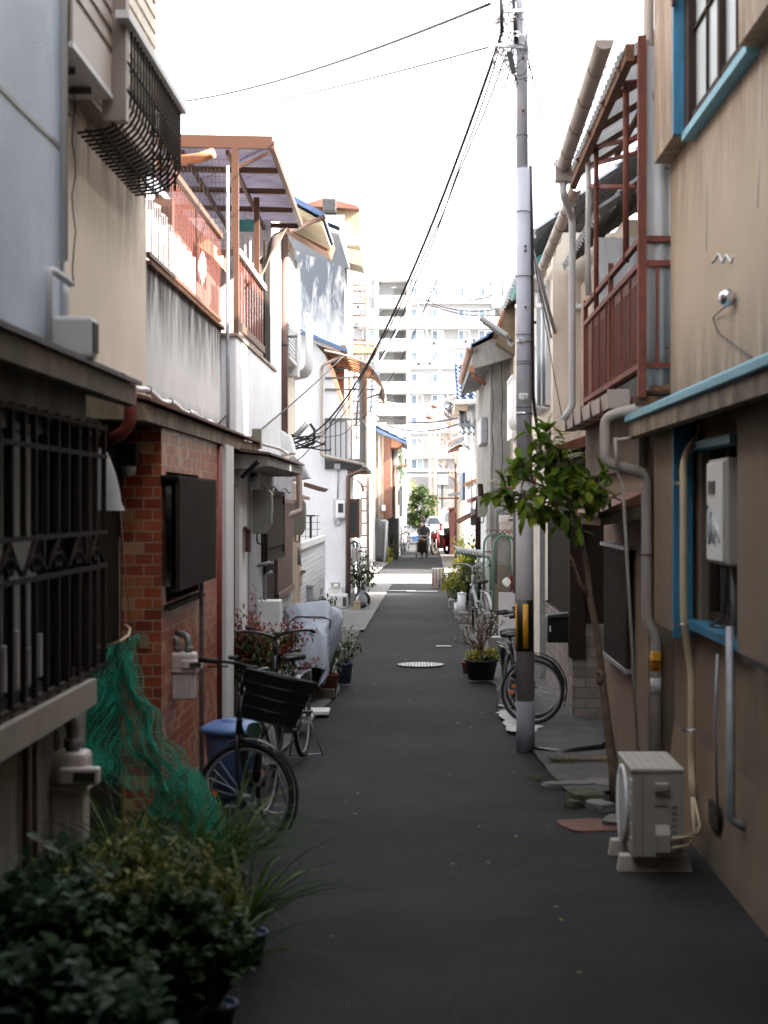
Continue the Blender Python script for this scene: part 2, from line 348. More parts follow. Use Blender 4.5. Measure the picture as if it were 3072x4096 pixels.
M['fascia'] = mat('stained_fascia', (.30,.24,.17), .9, .2, 6, .3, 60, stain=(.07,.05,.04), streak=.8, sscale=3)
M['eavegrey'] = mat('slate_sheet', (.12,.11,.115), .8, .2, 6, .3, 50)
M['soffit'] = mat('tan_soffit', (.33,.28,.19), .85, .12, 3, .2, 40, stain=(.3,.18,.08), streak=.4)
M['bluetile'] = mat('blue_glazed_tile', (.03,.06,.13), .5, .25, 9, spec=.6)
M['greytile'] = mat('silver_grey_tile', (.22,.24,.27), .4, .25, 9, spec=.6)
M['redtile'] = mat('red_tile', (.20,.075,.05), .7, .25, 9)
M['tealtile'] = mat('teal_tin', (.05,.25,.28), .5, .15, 5)
M['applwhite'] = mat('white_casing', (.72,.72,.72), .45, .05, 6)
M['applbeige'] = mat('beige_casing', (.42,.385,.34), .5, .05, 6)
M['meterw'] = mat('gas_meter_white', (.62,.56,.54), .5, .10, 9)
M['greybox'] = mat('grey_green_casing', (.20,.20,.17), .5, .08, 9)
M['zinc'] = mat('zinc_pipe', (.22,.22,.23), .55, .25, 20, metal=.4)
M['net'] = mat('green_net', (.0,.27,.17), .7, .2, 9)
M['bluebin'] = mat('blue_plastic', (.10,.19,.42), .45, .06, 5)
M['whiteplastic'] = mat('white_plastic', (.75,.76,.78), .45, .04, 6)
M['silver'] = mat('silver_cover', (.36,.40,.47), .42, .08, 4, .1, 20, spec=.6)
M['wood'] = mat('weathered_wood', (.30,.22,.15), .85, .25, 8, .4, 40)
M['bark'] = mat('bark', (.16,.11,.075), .9, .3, 20, .8, 60)
M['soil'] = mat('soil', (.04,.03,.022), .95, .3, 20, .8, 60)
M['potblack'] = mat('black_pot', (.02,.025,.032), .5, .1, 5)
M['terra'] = mat('terracotta', (.35,.12,.06), .8, .15, 9)
M['potblue'] = mat('blue_pot', (.07,.11,.20), .5, .1, 5)
M['potwhite'] = mat('pale_pot', (.55,.54,.52), .6, .1, 5)
M['yellow'] = mat('yellow_reflective', (.80,.38,.01), .4, .05, 9)
M['reflector'] = mat('orange_reflector', (.9,.18,.03), .3, .1, 9)
M['redpaint'] = mat('red_paint', (.16,.008,.010), .4, .1, 9)
M['vanwhite'] = mat('white_car_paint', (.8,.8,.8), .3, .03, 3, coat=.5)
M['skin'] = mat('skin', (.45,.27,.19), .6, .05, 20)
M['greycloth'] = mat('grey_cloth', (.085,.09,.11), .9, .12, 20)
M['khaki'] = mat('khaki_vest', (.17,.115,.05), .9, .12, 20)
M['darkcloth'] = mat('dark_trousers', (.012,.012,.018), .9, .12, 20)
M['maroon'] = mat('dark_red_panel', (.07,.015,.015), .7, .1, 9)
M['poly'] = sheet_mat('clear_corrugated', (.72,.74,.75), .6)
M['polyp'] = sheet_mat('smoky_polycarbonate', (.26,.245,.29), .6)
M['polyb'] = sheet_mat('bronze_polycarbonate', (.85,.62,.46), .8)
M['bag'] = sheet_mat('white_bag_plastic', (.85,.85,.86), .5)
M['shade'] = sheet_mat('shade_cloth', (.17,.135,.115), .3, .9)
M['brick'] = tile_mat('red_brown_tile', [(.38,.085,.035),(.44,.11,.045),(.27,.05,.03),(.40,.085,.035),(.34,.08,.04),(.46,.16,.06),(.30,.055,.03),(.50,.28,.15)], (.42,.33,.24), .118, .0715, .0042, .4)
M['whitebrick'] = tile_mat('pinkish_white_brick', [(.34,.29,.28),(.28,.24,.23),(.38,.33,.31)], (.24,.20,.19), .22, .10, .006, .7)
M['leaf'] = leaf_mat('citrus_leaf', (.05,.11,.012), (.16,.25,.025), (.38,.40,.04), .35, .4)
M['leafdark'] = leaf_mat('dark_leaf', (.02,.05,.012), (.055,.11,.03), (.12,.16,.03))
M['leafgrey'] = leaf_mat('grey_green_leaf', (.03,.07,.035), (.08,.15,.085), (.17,.25,.15))
M['variegated'] = leaf_mat('variegated_leaf', (.05,.08,.015), (.20,.21,.04), (.48,.42,.15))
M['yellowleaf'] = leaf_mat('yellow_green_leaf', (.20,.24,.04), (.42,.40,.06), (.7,.55,.10))
M['redleaf'] = leaf_mat('red_leaf', (.16,.025,.02), (.36,.05,.04), (.12,.10,.03))
M['treeleaf'] = leaf_mat('park_tree_leaf', (.018,.038,.010), (.04,.07,.014), (.09,.12,.025))
M['grassleaf'] = leaf_mat('strap_leaf', (.02,.055,.012), (.06,.12,.02), (.15,.19,.04))
M['flower'] = mat('pale_flower', (.75,.7,.66), .6, .05, 9)
# ================================================================== SETTING: ground
def sheet(name, x0, x1, y0, y1, z, m, jag=0.0, n=60, thick=.012, fl=None, fr=None):
    """flat sheet running along y with uneven edges"""
    mb = MB(); L = []; Rr = []
    for i in range(n+1):
        y = y0+(y1-y0)*i/n; t = i/n
        a = (fl(y) if fl else x0)+jag*(noise.noise(Vector((y*3.1, z*50, 1.7)))+.6*noise.noise(Vector((y*9, 4, 2))))
        b = (fr(y) if fr else x1)+jag*(noise.noise(Vector((y*2.7, 9.1, z*40)))+.6*noise.noise(Vector((y*8, 7, 2))))
        L.append((a, y, z)); Rr.append((b, y, z))
    vs = L+Rr+[(p[0], p[1], z-thick) for p in L]+[(p[0], p[1], z-thick) for p in Rr]; k = n+1
    fs = [(i, k+i, k+i+1, i+1) for i in range(n)]+[(2*k+i, i, i+1, 2*k+i+1) for i in range(n)]+[(k+i, 3*k+i, 3*k+i+1, k+i+1) for i in range(n)]
    mb.add(vs, fs); return mb
def interp(pts):
    def f(y):
        for (a, b), (c, d) in zip(pts, pts[1:]):
            if y <= c: return b+(d-b)*max(0, (y-a))/(c-a)
        return pts[-1][1]
    return f
struct('ground', MB().add([(-700,-60,-.03),(700,-60,-.03),(700,2500,-.03),(-700,2500,-.03)], [(0,1,2,3)]), M['earth'])
def road_mesh():
    return MB().grid(lambda a, b: Vector((-2.6+5.2*a, -12+102*b, .006*noise.noise(Vector((a*5, b*60, 0))))), 12, 260)
struct('alley_road', road_mesh(), M['asphalt'])
struct('cross_street', MB().box(-60, 60, 42.2, 48.3, -.02, .016), M['concrete'])
struct('park_road', MB().box(-60, 60, 88, 100, -.02, .012), M['asphalt'])
# concrete aprons along both sides (uneven edges)
eL = interp([(8,-1.35),(12,-1.28),(14.2,-1.12),(17.7,-.9),(22,-.98),(30.3,-1.0),(41.5,-1.0)])
eR = interp([(9.7,1.30),(11.4,1.08),(13,.98),(15.5,.84),(18,.86),(22,.78),(31.6,.62),(41.5,.6)])
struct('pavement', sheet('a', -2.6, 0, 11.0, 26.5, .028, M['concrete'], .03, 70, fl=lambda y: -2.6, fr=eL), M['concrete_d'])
struct('pavement', sheet('a', -2.6, 0, 26.52, 41.9, .030, M['concrete'], .02, 50, fl=lambda y: -2.6, fr=lambda y: -.93+.012*(y-26)), M['concrete'])
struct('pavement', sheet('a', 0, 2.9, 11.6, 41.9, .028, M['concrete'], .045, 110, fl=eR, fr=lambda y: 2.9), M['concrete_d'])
struct('kerb', sheet('a', -2.6, 0, 48.5, 80, .045, M['concrete'], .04, 50, fl=lambda y: -2.4, fr=interp([(48,-1.35),(60,-1.05),(80,-.95)])), M['concrete'])
struct('kerb', sheet('a', 0, 2.6, 48.5, 80, .045, M['concrete'], .03, 50, fl=interp([(48,.75),(80,.9)]), fr=lambda y: 2.6), M['concrete'])
struct('cement_spill', sheet('a', 0, 0, 14.6, 16.6, .034, M['concrete'], .10, 40, thick=.005, fl=lambda y: .80+.05*abs(y-15.6), fr=lambda y: 1.05), M['paint'])
mb = MB()
for y, x, l, wd in ((38.9,-.55,.9,.10),(38.6,.05,.75,.10),(23.6,.35,.22,.06)):
    mb.box(x-l/2, x+l/2, y, y+wd*2.2, .012, .0165+.001*l)
struct('worn_road_paint', mb, M['paint'])
# manhole cover
t = T('manhole_cover', 'round pale steel manhole cover set in the alley asphalt', 'manhole cover', (xx(1683,20.8), 20.9, 0.01))
c = Vector(t.loc)
t.part('rim', MB().lathe([(.30,0),(.305,.012),(.285,.014),(.283,.008),(.27,.008)], c, 40), M['galv'])
mb = MB().lathe([(.265,-.002),(.262,.009)], c, 40)
t.part('lid', mb, M['paint'])
mb = MB()
for i in range(-6, 7):
    for j in range(-6, 7):
        if i*i+j*j < 38: mb.box(c.x+i*.04-.009, c.x+i*.04+.009, c.y+j*.04-.009, c.y+j*.04+.009, c.z+.0085, c.z+.012)
t.part('tread', mb, M['galv'])
# ================================================================== generic building bits
ar = T('added_shade_roof', 'added corrugated roof out of view that darkens the near alley', 'roof', (0,-4,0))  # unseen roof added to cut sky light on the near road
ar.part('sheet', MB().corr((-2.0,-12.4,4.15),(0,18.2,0),(4.1,0,0),66,.03), M['rusty']); ar.part('beam', MB().box(-2.0,2.0,4.1,4.2,3.95,4.1).box(-2.0,2.0,-2,-1.9,3.95,4.1), M['rust'])
eh = T('added_end_house', 'added brown gabled house closing off light behind the camera', 'house', (0,-13,0))  # unseen house added so less light enters from behind the camera
eh.part('wall', MB().box(-8,8,-20,-12.6,0,8.0), M['slate']); eh.part('roof', MB().prism([(-8.4,-12.3,8.0),(8.4,-12.3,8.0),(8.4,-16,10.4),(-8.4,-16,10.4)],(0,0,.15)), M['greytile'])

def slat_panel(mb, x, y0, y1, z0, z1, pitch=.05, d=.012, sx=1):
    """vertical slats on a street-facing plane"""
    n = max(1, int(abs(y1-y0)/pitch)); 
    mb.box(x-.004, x+.004, y0, y1, z0, z1)
    for i in range(n):
        y = y0+(y1-y0)*(i+.5)/n; mb.box(x, x+sx*d, y-pitch*.3, y+pitch*.3, z0, z1)
    return mb
def hslat(mb, x, y0, y1, z0, z1, pitch=.1, d=.012, sx=1, gap=.3):
    n = int((z1-z0)/pitch)
    mb.box(x-.004, x+.004, y0, y1, z0, z1)
    for i in range(n):
        z = z0+(z1-z0)*(i+.5)/n; mb.box(x, x+sx*d, y0, y1, z-pitch*(.5-gap/2), z+pitch*(.5-gap/2))
    return mb
def window_side(t, x, y0, y1, z0, z1, sx, fm, gm, mull=1, d=.05, name='window'):
    """window on a street-facing wall; sx=+1 looks to +x"""
    mb = MB(); fw = .04
    for a, b, c_, d_ in ((y0,y1,z0,z0+fw),(y0,y1,z1-fw,z1),(y0,y0+fw,z0+fw,z1-fw),(y1-fw,y1,z0+fw,z1-fw)): mb.box(x-.02*sx, x+d*sx, a, b, c_, d_)
    for i in range(1, mull+1):
        y = y0+(y1-y0)*i/(mull+1); mb.box(x-.02*sx, x+d*.7*sx, y-fw/2, y+fw/2, z0+fw, z1-fw)
    f = t.part(name, mb, fm)
    t.part('pane', MB().box(x, x+.012*sx, y0+fw*.5, y1-fw*.5, z0+fw*.5, z1-fw*.5), gm, f)
    return f
def window_front(t, y, x0, x1, z0, z1, fm, gm, mull=1, name='window'):
    mb = MB(); fw = .04
    for a, b, c_, d_ in ((x0,x1,z0,z0+fw),(x0,x1,z1-fw,z1),(x0,x0+fw,z0+fw,z1-fw),(x1-fw,x1,z0+fw,z1-fw)): mb.box(a, b, y-.05, y+.02, c_, d_)
    for i in range(1, mull+1):
        x = x0+(x1-x0)*i/(mull+1); mb.box(x-fw/2, x+fw/2, y-.035, y+.02, z0+fw, z1-fw)
    f = t.part(name, mb, fm)
    t.part('pane', MB().box(x0+fw*.5, x1-fw*.5, y-.012, y, z0+fw*.5, z1-fw*.5), gm, f)
    return f
# ================================================================== HOUSE L1 : pale blue near house (extends behind the camera)
t = T('pale_blue_house', 'pale blue stucco house at the left edge with a dark barred ground floor window', 'house', (-3.5, 4, 0))
yE = 7.95
wall = MB().box(-9, -1.78, -12, yE, 2.78, 8.6)
t.part('wall', wall, M['bluewall'])
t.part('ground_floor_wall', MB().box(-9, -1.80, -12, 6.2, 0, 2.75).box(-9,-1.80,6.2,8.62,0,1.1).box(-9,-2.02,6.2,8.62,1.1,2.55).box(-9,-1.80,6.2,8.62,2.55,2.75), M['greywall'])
t.part('roof', MB().prism([(-9.3,-12.3,8.6),(-1.55,-12.3,8.6),(-1.5,-12.3,8.75),(-5.4,-12.3,10.2),(-9.3,-12.3,8.75)], (0, 20.9, 0)), M['greytile'])
j = MB(); a = PX(0,352,-1.949); b = PX(232,590,-1.78)
a = PX(0,352,-1.78)
mbj = MB().box(-1.79, -1.774, 2, yE-.02, a.z-.012, a.z+.012)
t.part('panel_joint', mbj, M['greybox'])
t.part('corner_trim', MB().box(-1.80,-1.765,yE-.03,yE+.01,2.8,8.6), M['galv'])
dp = t.part('downpipe', MB().pipe([(-1.75,7.86,8.5),(-1.75,7.86,3.30)], .02), M['pvcw'])
# eave over the ground floor
t.part('eave_roof', MB().prism([(-2.1,-12,2.95),(-1.58,-12,2.80),(-1.58,-12,2.775),(-2.1,-12,2.90)], (0,21.1,0)), M['eavegrey'])
t.part('eave_fascia', MB().prism([(-1.95,-12,2.895),(-1.60,-12,2.77),(-1.60,-12,2.66),(-1.64,-12,2.65),(-1.95,-12,2.74)], (0,21.0,0)), M['slate'])
# window behind the bars
f = window_side(t, -1.99, 6.25, 8.3, 1.15, 2.5, 1, M['dsteel'], M['frost'], 2)
# towels / objects seen behind the bars
for i in range(8):
    y = 6.4+i*.23; t.part('ledge_bottle', MB().box(-1.93, -1.90, y, y+.1, 1.24, 1.40+.05*(i % 3)), M['pvcw'])
# window guard with scroll band
gx = -1.70
g = MB()
for z in (1.24, 1.775, 1.955, 2.36, 2.51): g.box(gx-.012, gx+.012, 5.0, 8.65, z-.011, z+.011)
ys = [6.86-.215*k for k in range(8, 0, -1)]+[6.86,7.05,7.27,7.5,7.71,7.95,8.18,8.37,8.6]
for y in ys:
    g.box(gx-.012, gx+.012, y-.014, y+.014, 1.22, 1.765); g.box(gx-.012, gx+.012, y-.014, y+.014, 1.965, 2.53)
for z in (1.24, 1.775, 1.955, 2.51): g.box(-2.0, gx, 8.62, 8.65, z-.01, z+.01)
for k in range(5): g.box(-2.0+k*.06, -2.0+k*.06+.02, 8.622, 8.646, 1.24, 2.51)
gd = t.part('window_guard', g, M['guardblack'])
s2 = MB()
for k in range(-2, 5):     # scroll ornament in the band
    y = 6.62+k*.44; s2.tube([(gx,y-.2,1.80),(gx,y-.1,1.86),(gx,y,1.94),(gx,y+.1,1.86),(gx,y+.2,1.80)], .011, 6)
    for q in (-1, 1): s2.torus((gx, y+q*.035, 1.845), (1,0,0), .032, .011, 14, 6)
    s2.tube([(gx,y,1.94),(gx,y,1.82)], .013, 6)
t.part('scroll', s2, M['guardblack'], gd)
t.part('guard_sill', MB().box(-1.8,-1.66,4.5,8.22,1.08,1.21), M['pvc'])
# brown conduit strips and pipes on the low wall
t.part('conduit', MB().pipe([(-1.77,7.2,1.07),(-1.77,7.2,0)], .02).pipe([(-1.76,7.32,1.07),(-1.76,7.32,0)], .014), M['brownpipe'])
# ================================================================== HOUSE L2 : cream upper wall, brick ground floor
t2 = T('brick_base_house', 'cream house with brick tiled ground floor, stained parapet and brown railed balcony', 'house', (-3.5, 13, 0))
t2.part('wall', MB().box(-9, -2.0, 7.96, 11.68, 2.8, 8.0), M['cream'])
t2.part('parapet', MB().box(-2.12, -2.0, 11.68, 16.1, 2.7, 3.86).box(-9,-2.12,11.68,16.1,3.6,3.86), M['stained'])
t2.part('coping', MB().box(-2.16,-1.965,11.7,16.1,3.86,3.89), M['rusty'])
t2.part('recess_wall', MB().box(-9,-3.5,11.68,16.1,3.86,6.3), M['tanwall'])
t2.part('roof', MB().prism([(-9,8.7,8.0),(-1.6,8.7,8.0),(-1.6,8.7,8.12),(-5.3,8.7,9.6),(-9,8.7,8.1)], (0,3.1,0)).prism([(-9,11.8,6.3),(-2.55,11.8,6.02),(-2.5,11.8,6.12),(-9,11.8,7.9)], (0,4.1,0)), M['redtile'])
# brick ground floor
b = MB().box(-4, -1.66, 10.27, 10.45, 0, 2.6)
wy0, wy1, wz0, wz1 = 10.47, 12.0, 1.46, 2.32
b.box(-4,-1.66,10.45,13.1,0,wz0).box(-4,-1.66,10.45,13.1,wz1,2.6).box(-4,-1.66,wy1,13.1,wz0,wz1).box(-4,-1.78,10.45,wy1,wz0,wz1)
t2.part('brick_wall', b, M['brick'])
f = window_side(t2, -1.75, 10.46, 11.99, 1.49, 2.31, 1, M['bronze'], M['frost'], 1)
t2.part('window_sill', MB().prism([(-1.8,10.36,1.46),(-1.8,10.36,1.48),(-1.615,10.36,1.44),(-1.615,10.36,1.415),(-1.655,10.36,1.415)], (0,1.66,0)), M['bronze'])
lv = MB(); slat_panel(lv, -1.56, 10.25, 12.1, 1.55, 2.275, .09, .022)
lv.box(-1.66,-1.545,12.1,12.13,1.55,2.275).box(-1.66,-1.545,10.22,12.13,2.275,2.29)
t2.part('louvre_screen', lv, M['bronze'])
dr = MB(); slat_panel(dr, -1.93, 8.72, 10.26, .02, 2.5, .06, .02); t2.part('slatted_door', dr, M['bronze'])
t2.part('door_frame', MB().box(-1.98,-1.88,8.66,8.72,0,2.6).box(-1.98,-1.88,8.72,10.26,2.5,2.6), M['darkwood'])
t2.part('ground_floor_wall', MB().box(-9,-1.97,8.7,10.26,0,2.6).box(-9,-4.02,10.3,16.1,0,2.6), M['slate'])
# eave
t2.part('eave_slab', MB().prism([(-2.1,9.45,2.80),(-1.62,9.45,2.70),(-1.62,9.45,2.60),(-2.1,9.45,2.62)], (0,6.6,0)), M['fascia'])
t2.part('eave_roof', MB().prism([(-2.02,9.42,2.855),(-1.585,9.42,2.735),(-1.585,9.42,2.715),(-2.02,9.42,2.81)], (0,6.7,0)), M['rusty'])
# white conduit clipped along the foot of the wall
pts = [(-1.955, 10.1+.2*i, 2.93+.018*math.sin(i*1.1)-.003*i) for i in range(29)]
cd_ = t2.part('conduit', MB().tube(pts, .022, 8), M['wirewhite'])
mb = MB()
for i in (2, 7, 12, 17, 22, 27): mb.torus(pts[i], (0,1,0), .024, .006, 12, 5)
t2.part('clip', mb, M['dsteel'], cd_)
# rain shutter box + siding shutters + curved guard, upper floor
t2.part('shutter_box', hslat(MB(), -1.757, 8.02, 9.05, 4.66, 7.0, .105, .016, gap=.42).box(-1.757,-1.74,8.02,9.03,4.42,4.64), M['brownshut'])
t2.part('shutter_backing', MB().box(-2.0,-1.762,8.0,9.04,4.42,7.0), M['bronze'])
t2.part('box_edge', MB().box(-2.0,-1.735,8.0,9.04,4.39,4.42), M['pvcw'])
t2.part('box_bracket', MB().box(-1.99,-1.8,8.35,8.37,4.35,4.385).box(-1.99,-1.8,8.75,8.77,4.35,4.385).box(-1.99,-1.97,8.0,9.05,4.30,4.385), M['dsteel'])
t2.part('post', MB().box(-1.80,-1.665,9.06,9.16,4.28,7.0), M['taupe'])
t2.part('siding_shutter', hslat(MB(), -1.877, 9.16, 11.3, 4.45, 7.0, .105, .016, gap=.3), M['creamwall'])
t2.part('siding_backing', MB().box(-2.0,-1.882,9.16,11.32,4.42,7.0), M['taupe'])
gm = MB(); r0 = .20
for i in range(19):
    y = 9.2+i*(11.05-9.2)/18
    pts = [(-1.66, y, 4.82), (-1.66, y, 4.45)]+[(-1.66-.22*(1-math.cos(a)), y, 4.45-.2*math.sin(a)) for a in [math.pi/2*k/5 for k in range(1, 6)]]+[(-1.97, y, 4.24)]
    gm.tube(pts, .009, 5)
for x, z in ((-1.665,4.62),(-1.665,4.46),(-1.75,4.275),(-1.82,4.24),(-1.9,4.235)): gm.tube([(x,9.1,z),(x,11.1,z)], .009, 5)
for z in (4.5, 4.66, 4.80):      # far side return of the guard
    gm.tube([(-1.66,11.1,z),(-1.98,11.1,z)], .008, 5)
for k in range(6): gm.tube([(-1.70-.05*k,11.1,4.80),(-1.70-.05*k,11.1,4.28)], .008, 5)
t2.part('window_guard', gm, M['bronze'])
t2.part('guard_rail', MB().box(-1.70,-1.625,8.93,11.15,4.82,4.865), M['pvcw'])
t2.part('wire', MB().tube([(-1.90+.01*math.sin(k*1.7), 8.78+.01*math.sin(k*2.3), 7-.1*k) for k in range(38)], .004, 5), M['cable'])
# balcony railing with brown rail
rl = MB().box(-2.02,-1.97,11.75,16.0,4.76,4.81).box(-2.02,-1.98,11.75,16.0,3.93,3.96)
t2.part('railing', rl, M['brown'])
bars = MB(); n = 38
for i in range(n): y = 11.8+(16.0-11.8)*i/(n-1); bars.box(-2.002,-1.999,y-.014,y+.014,3.96,4.76)
t2.part('baluster', bars, M['rust'])
t2.part('curtain', MB().grid(lambda a, b: Vector((-2.25+.02*math.sin(a*70), 11.8+4.1*a, 4.0+.62*b+.06*math.sin(a*5))), 90, 2, True, .004), M['bag'])
# beige meter box on wall above eave
hb = T('water_heater', 'pale grey wall box with rounded top standing above the nearest left eave', 'heater', (-1.66, 7.6, 2.80))
hb.part('casing', MB().box(-1.765,-1.56,7.60,7.75,2.80,3.0), M['pvcw'], bev=.02)
hb.part('grille', slat_panel(MB(), -1.556, 7.62, 7.73, 2.83, 2.97, .02, .004), M['dsteel'])
hb.part('pipe', MB().pipe([(-1.745,7.52,2.8),(-1.745,7.52,3.22),(-1.66,7.62,3.15)], .018, 10).pipe([(-1.70,7.68,2.98),(-1.70,7.68,3.18)], .015, 8), M['pvcw'])
# red elbow pipe at the eave end
one('drain_elbow', MB().pipe([(-1.68,9.28,2.80),(-1.68,9.28,2.55),(-1.80,9.28,2.47)], .036, 14, .07), M['redpipe'], 'dark red PVC drain elbow between the two left eaves', 'drain pipe', (-1.68,9.28,2.6))
# white plastic bag hanging by the slatted door
def bagmesh(a, b):
    ang = 2*math.pi*a; r = (.014+.066*b**.75)*(1+.18*math.sin(ang*3+b*5)); return Vector((-1.74+.05*b+r*math.cos(ang), 8.75+r*.7*math.sin(ang), 2.41-.34*b))
one('plastic_bag', MB().grid(bagmesh, 26, 14), M['bag'], 'bright white plastic bag hanging beside the dark window bars', 'bag', (-1.8,9.0,2.44))
# gas meters
def gas_meter(loc, s=1.0, label='', rz=0):
    t = T('gas_meter', label, 'gas meter', (0,0,0), 'gas meters on the left house walls')
    t.part('body', MB().box(-.075,.075,-.05,.06,-.17,.02), M['meterw'], bev=.012)
    t.part('head', MB().box(-.085,.085,-.06,.065,.02,.13), M['meterw'], bev=.02)
    t.part('flange', MB().box(-.09,.09,-.068,.07,.008,.024), M['meterw'])
    t.part('counter', MB().box(.0,.13,-.085,-.03,.03,.085), M['meterw'], bev=.008)
    t.part('dial', MB().box(.05,.12,-.092,-.084,.043,.072), M['dsteel'])
    mb = MB()
    for k in range(4): mb.box(-.06+.035*k,-.045+.035*k,-.058,-.05,-.16,-.01)
    t.part('rib', mb, M['meterw'])
    t.part('pipe', MB().pipe([(-.04,0,.12),(-.04,0,.22),(-.13,.03,.22),(-.13,.03,-.9)], .022, 10, .05).pipe([(.03,0,.12),(.03,0,.23),(-.06,.09,.25)], .022, 10, .05), M['zinc'])
    mb = MB().lathe([(.03,0),(.03,.03)], (-.04,0,.14), 10).lathe([(.03,0),(.03,.03)], (.03,0,.14), 10)
    t.part('coupling', mb, M['zinc'])
    t.o.location = loc; t.o.scale = (s,)*3; t.o.rotation_euler = (0,0,rz); return t
gas_meter(P(255,3160,7.9), 1.5, 'white gas meter below the barred window sill at the left')
gas_meter(P(735,2690,10.78), 1.05, 'white gas meter on the brick tiled wall')
# wall riser pipe on the brick
one('riser_pipe', MB().pipe([(-1.66,11.72,1.58),(-1.60,11.72,1.58),(-1.60,11.72,0)], .017, 10, .03), M['zinc'], 'thin grey riser pipe standing against the brick tiled wall', 'pipe', (-1.6,11.72,0))
# dark maroon downpipe + white post
t2.part('downpipe', MB().pipe([(-1.66,13.15,2.6),(-1.66,13.15,0)], .034, 10), M['redpipe'])
# ================================================================== HOUSE L3 : white box balcony, canopy
t3 = T('white_balcony_house', 'white rendered house with brown railed balcony under a brown polycarbonate canopy', 'house', (-3.5, 18, 0))
t3.part('wall', MB().box(-9,-1.87,20.0,21.6,2.55,6.0).box(-9,-2.9,16.15,20.0,2.55,5.4), M['white'])
t3.part('ground_floor_wall', MB().box(-9,-1.64,15.4,16.5,0,2.5).box(-9,-1.72,16.5,21.6,0,2.5), M['lowwall'])
t3.part('brown_shutter', slat_panel(MB(), -1.70, 18.9, 21.2, 1.05, 2.12, .12, .015).box(-1.72,-1.67,18.84,18.9,1.0,2.17).box(-1.72,-1.67,18.84,21.26,2.12,2.17).box(-1.72,-1.66,18.84,21.26,.98,1.05), M['brownpipe'])
t3.part('door', MB().box(-1.73,-1.69,17.55,18.5,.03,1.42), M['darkwood'])
t3.part('wall_cable', MB().tube([(-1.68,16.6+.3*k,2.28+.03*math.sin(k*1.3)) for k in range(15)], .008, 5).tube([(-1.69,18.7,2.3),(-1.69,18.7,1.3),(-1.68,18.75,.4)], .01, 5), M['cable'])
t3.part('recess_wall', MB().box(-2.88,-2.5,16.2,19.95,3.6,5.2).box(-2.5,-2.05,16.2,19.95,3.5,3.6), M['brownpipe'])
t3.part('porch_post', MB().box(-1.72,-1.60,13.22,13.75,0,2.6), M['white2'])
t3.part('door', MB().box(-1.9,-1.70,13.75,14.7,.02,2.3), M['darkwood'])
t3.part('low_wall', MB().box(-9,-1.66,14.7,15.4,0,2.5).box(-9,-1.95,13.2,14.7,0,2.6), M['white2'])
t3.part('balcony_box', MB().box(-2.05,-1.85,16.12,20.45,2.55,3.80), M['white'], bev=.01)
t3.part('coping', MB().box(-2.08,-1.83,16.09,20.46,3.80,3.83), M['tanwall'])
r_ = MB().box(-1.88,-1.83,16.12,16.2,3.83,4.70).box(-1.875,-1.84,16.2,19.0,3.90,3.98).box(-2.05,-1.88,16.14,16.18,4.62,4.68)
t3.part('railing', r_, M['brown'])
t3.part('handrail', MB().box(-1.885,-1.82,16.2,19.0,4.64,4.70), M['pvcw'])
bars = MB()
for i in range(40): y = 16.28+i*2.7/39; bars.box(-1.861,-1.857,y-.005,y+.005,3.98,4.64) if i % 4 else bars.box(-1.865,-1.853,y-.012,y+.012,3.98,4.64)
t3.part('baluster', bars, M['rust'])
t3.part('end_panel', slat_panel(MB(), -1.86, 19.0, 19.7, 3.84, 5.25, .08, .02), M['bronze'])
# canopy
c3 = MB().beam((-2.75,16.15,5.78),(-1.49,16.15,5.755),.05,.125)
c3.beam((-1.50,16.15,5.74),(-1.50,20.1,5.63),.05,.08)
c3.box(-1.90,-1.83,16.12,16.19,4.7,5.7).box(-1.90,-1.84,18.3,18.36,4.7,5.62)
for y in (17.1, 18.1, 19.1, 20.05): c3.beam((-2.9,y,5.72-.02*(y-16)),(-1.52,y,5.70-.027*(y-16)),.04,.06)
for x in (-1.95, -2.4): c3.beam((x,16.2,5.67),(x,20.05,5.56),.035,.05)
c3.beam((-1.52,16.17,5.66),(-1.86,16.17,5.50),.03,.03)
t3.part('canopy_frame', c3, M['brown'])
t3.part('canopy_sheet', MB().corr((-2.95,16.2,5.80),(0,3.95,-.11),(1.45,0,-.03),26,.012), M['polyp'])
t3.part('gutter', MB().tube([(-2.75,16.05,5.52),(-2.2,15.95,5.56),(-2.05,15.9,5.60)], .05, 12), M['orange'])
t3.part('standpipe', MB().pipe([(-1.93,16.05,5.50),(-1.93,16.05,3.7),(-1.93,16.08,2.7)], .018, 8), M['galv'])
mm = MB()
for k in range(15): x = -2.5+.57*k/14; mm.box(x-.0015,x+.0015,16.07,16.076,4.45,5.58)
for k in range(20): z = 4.47+1.1*k/19; mm.box(-2.5,-1.93,16.066,16.070,z-.0015,z+.0015)
t3.part('wire_mesh', mm, M['dsteel'])
t3.part('recess_eave', MB().prism([(-2.9,17.5,5.55),(-2.25,17.5,4.95),(-2.25,17.5,4.80),(-2.9,17.5,5.3)], (0,1.2,0)), M['soffit'])
# shade cloth strip hanging diagonally
a, bq = P(1150,905,19.6), P(1030,1125,18.6)
d_ = (bq-a)
one('shade_cloth', MB().grid(lambda s, q: a+d_*s+Vector((-.17*q, 0, -.10*q))+Vector((0,.03*math.sin(s*9+q*5),.012*math.sin(s*14))), 24, 6, True, .01), M['shade'], 'rolled brown shade cloth hanging slantwise from the canopy corner', 'shade cloth', tuple(a))
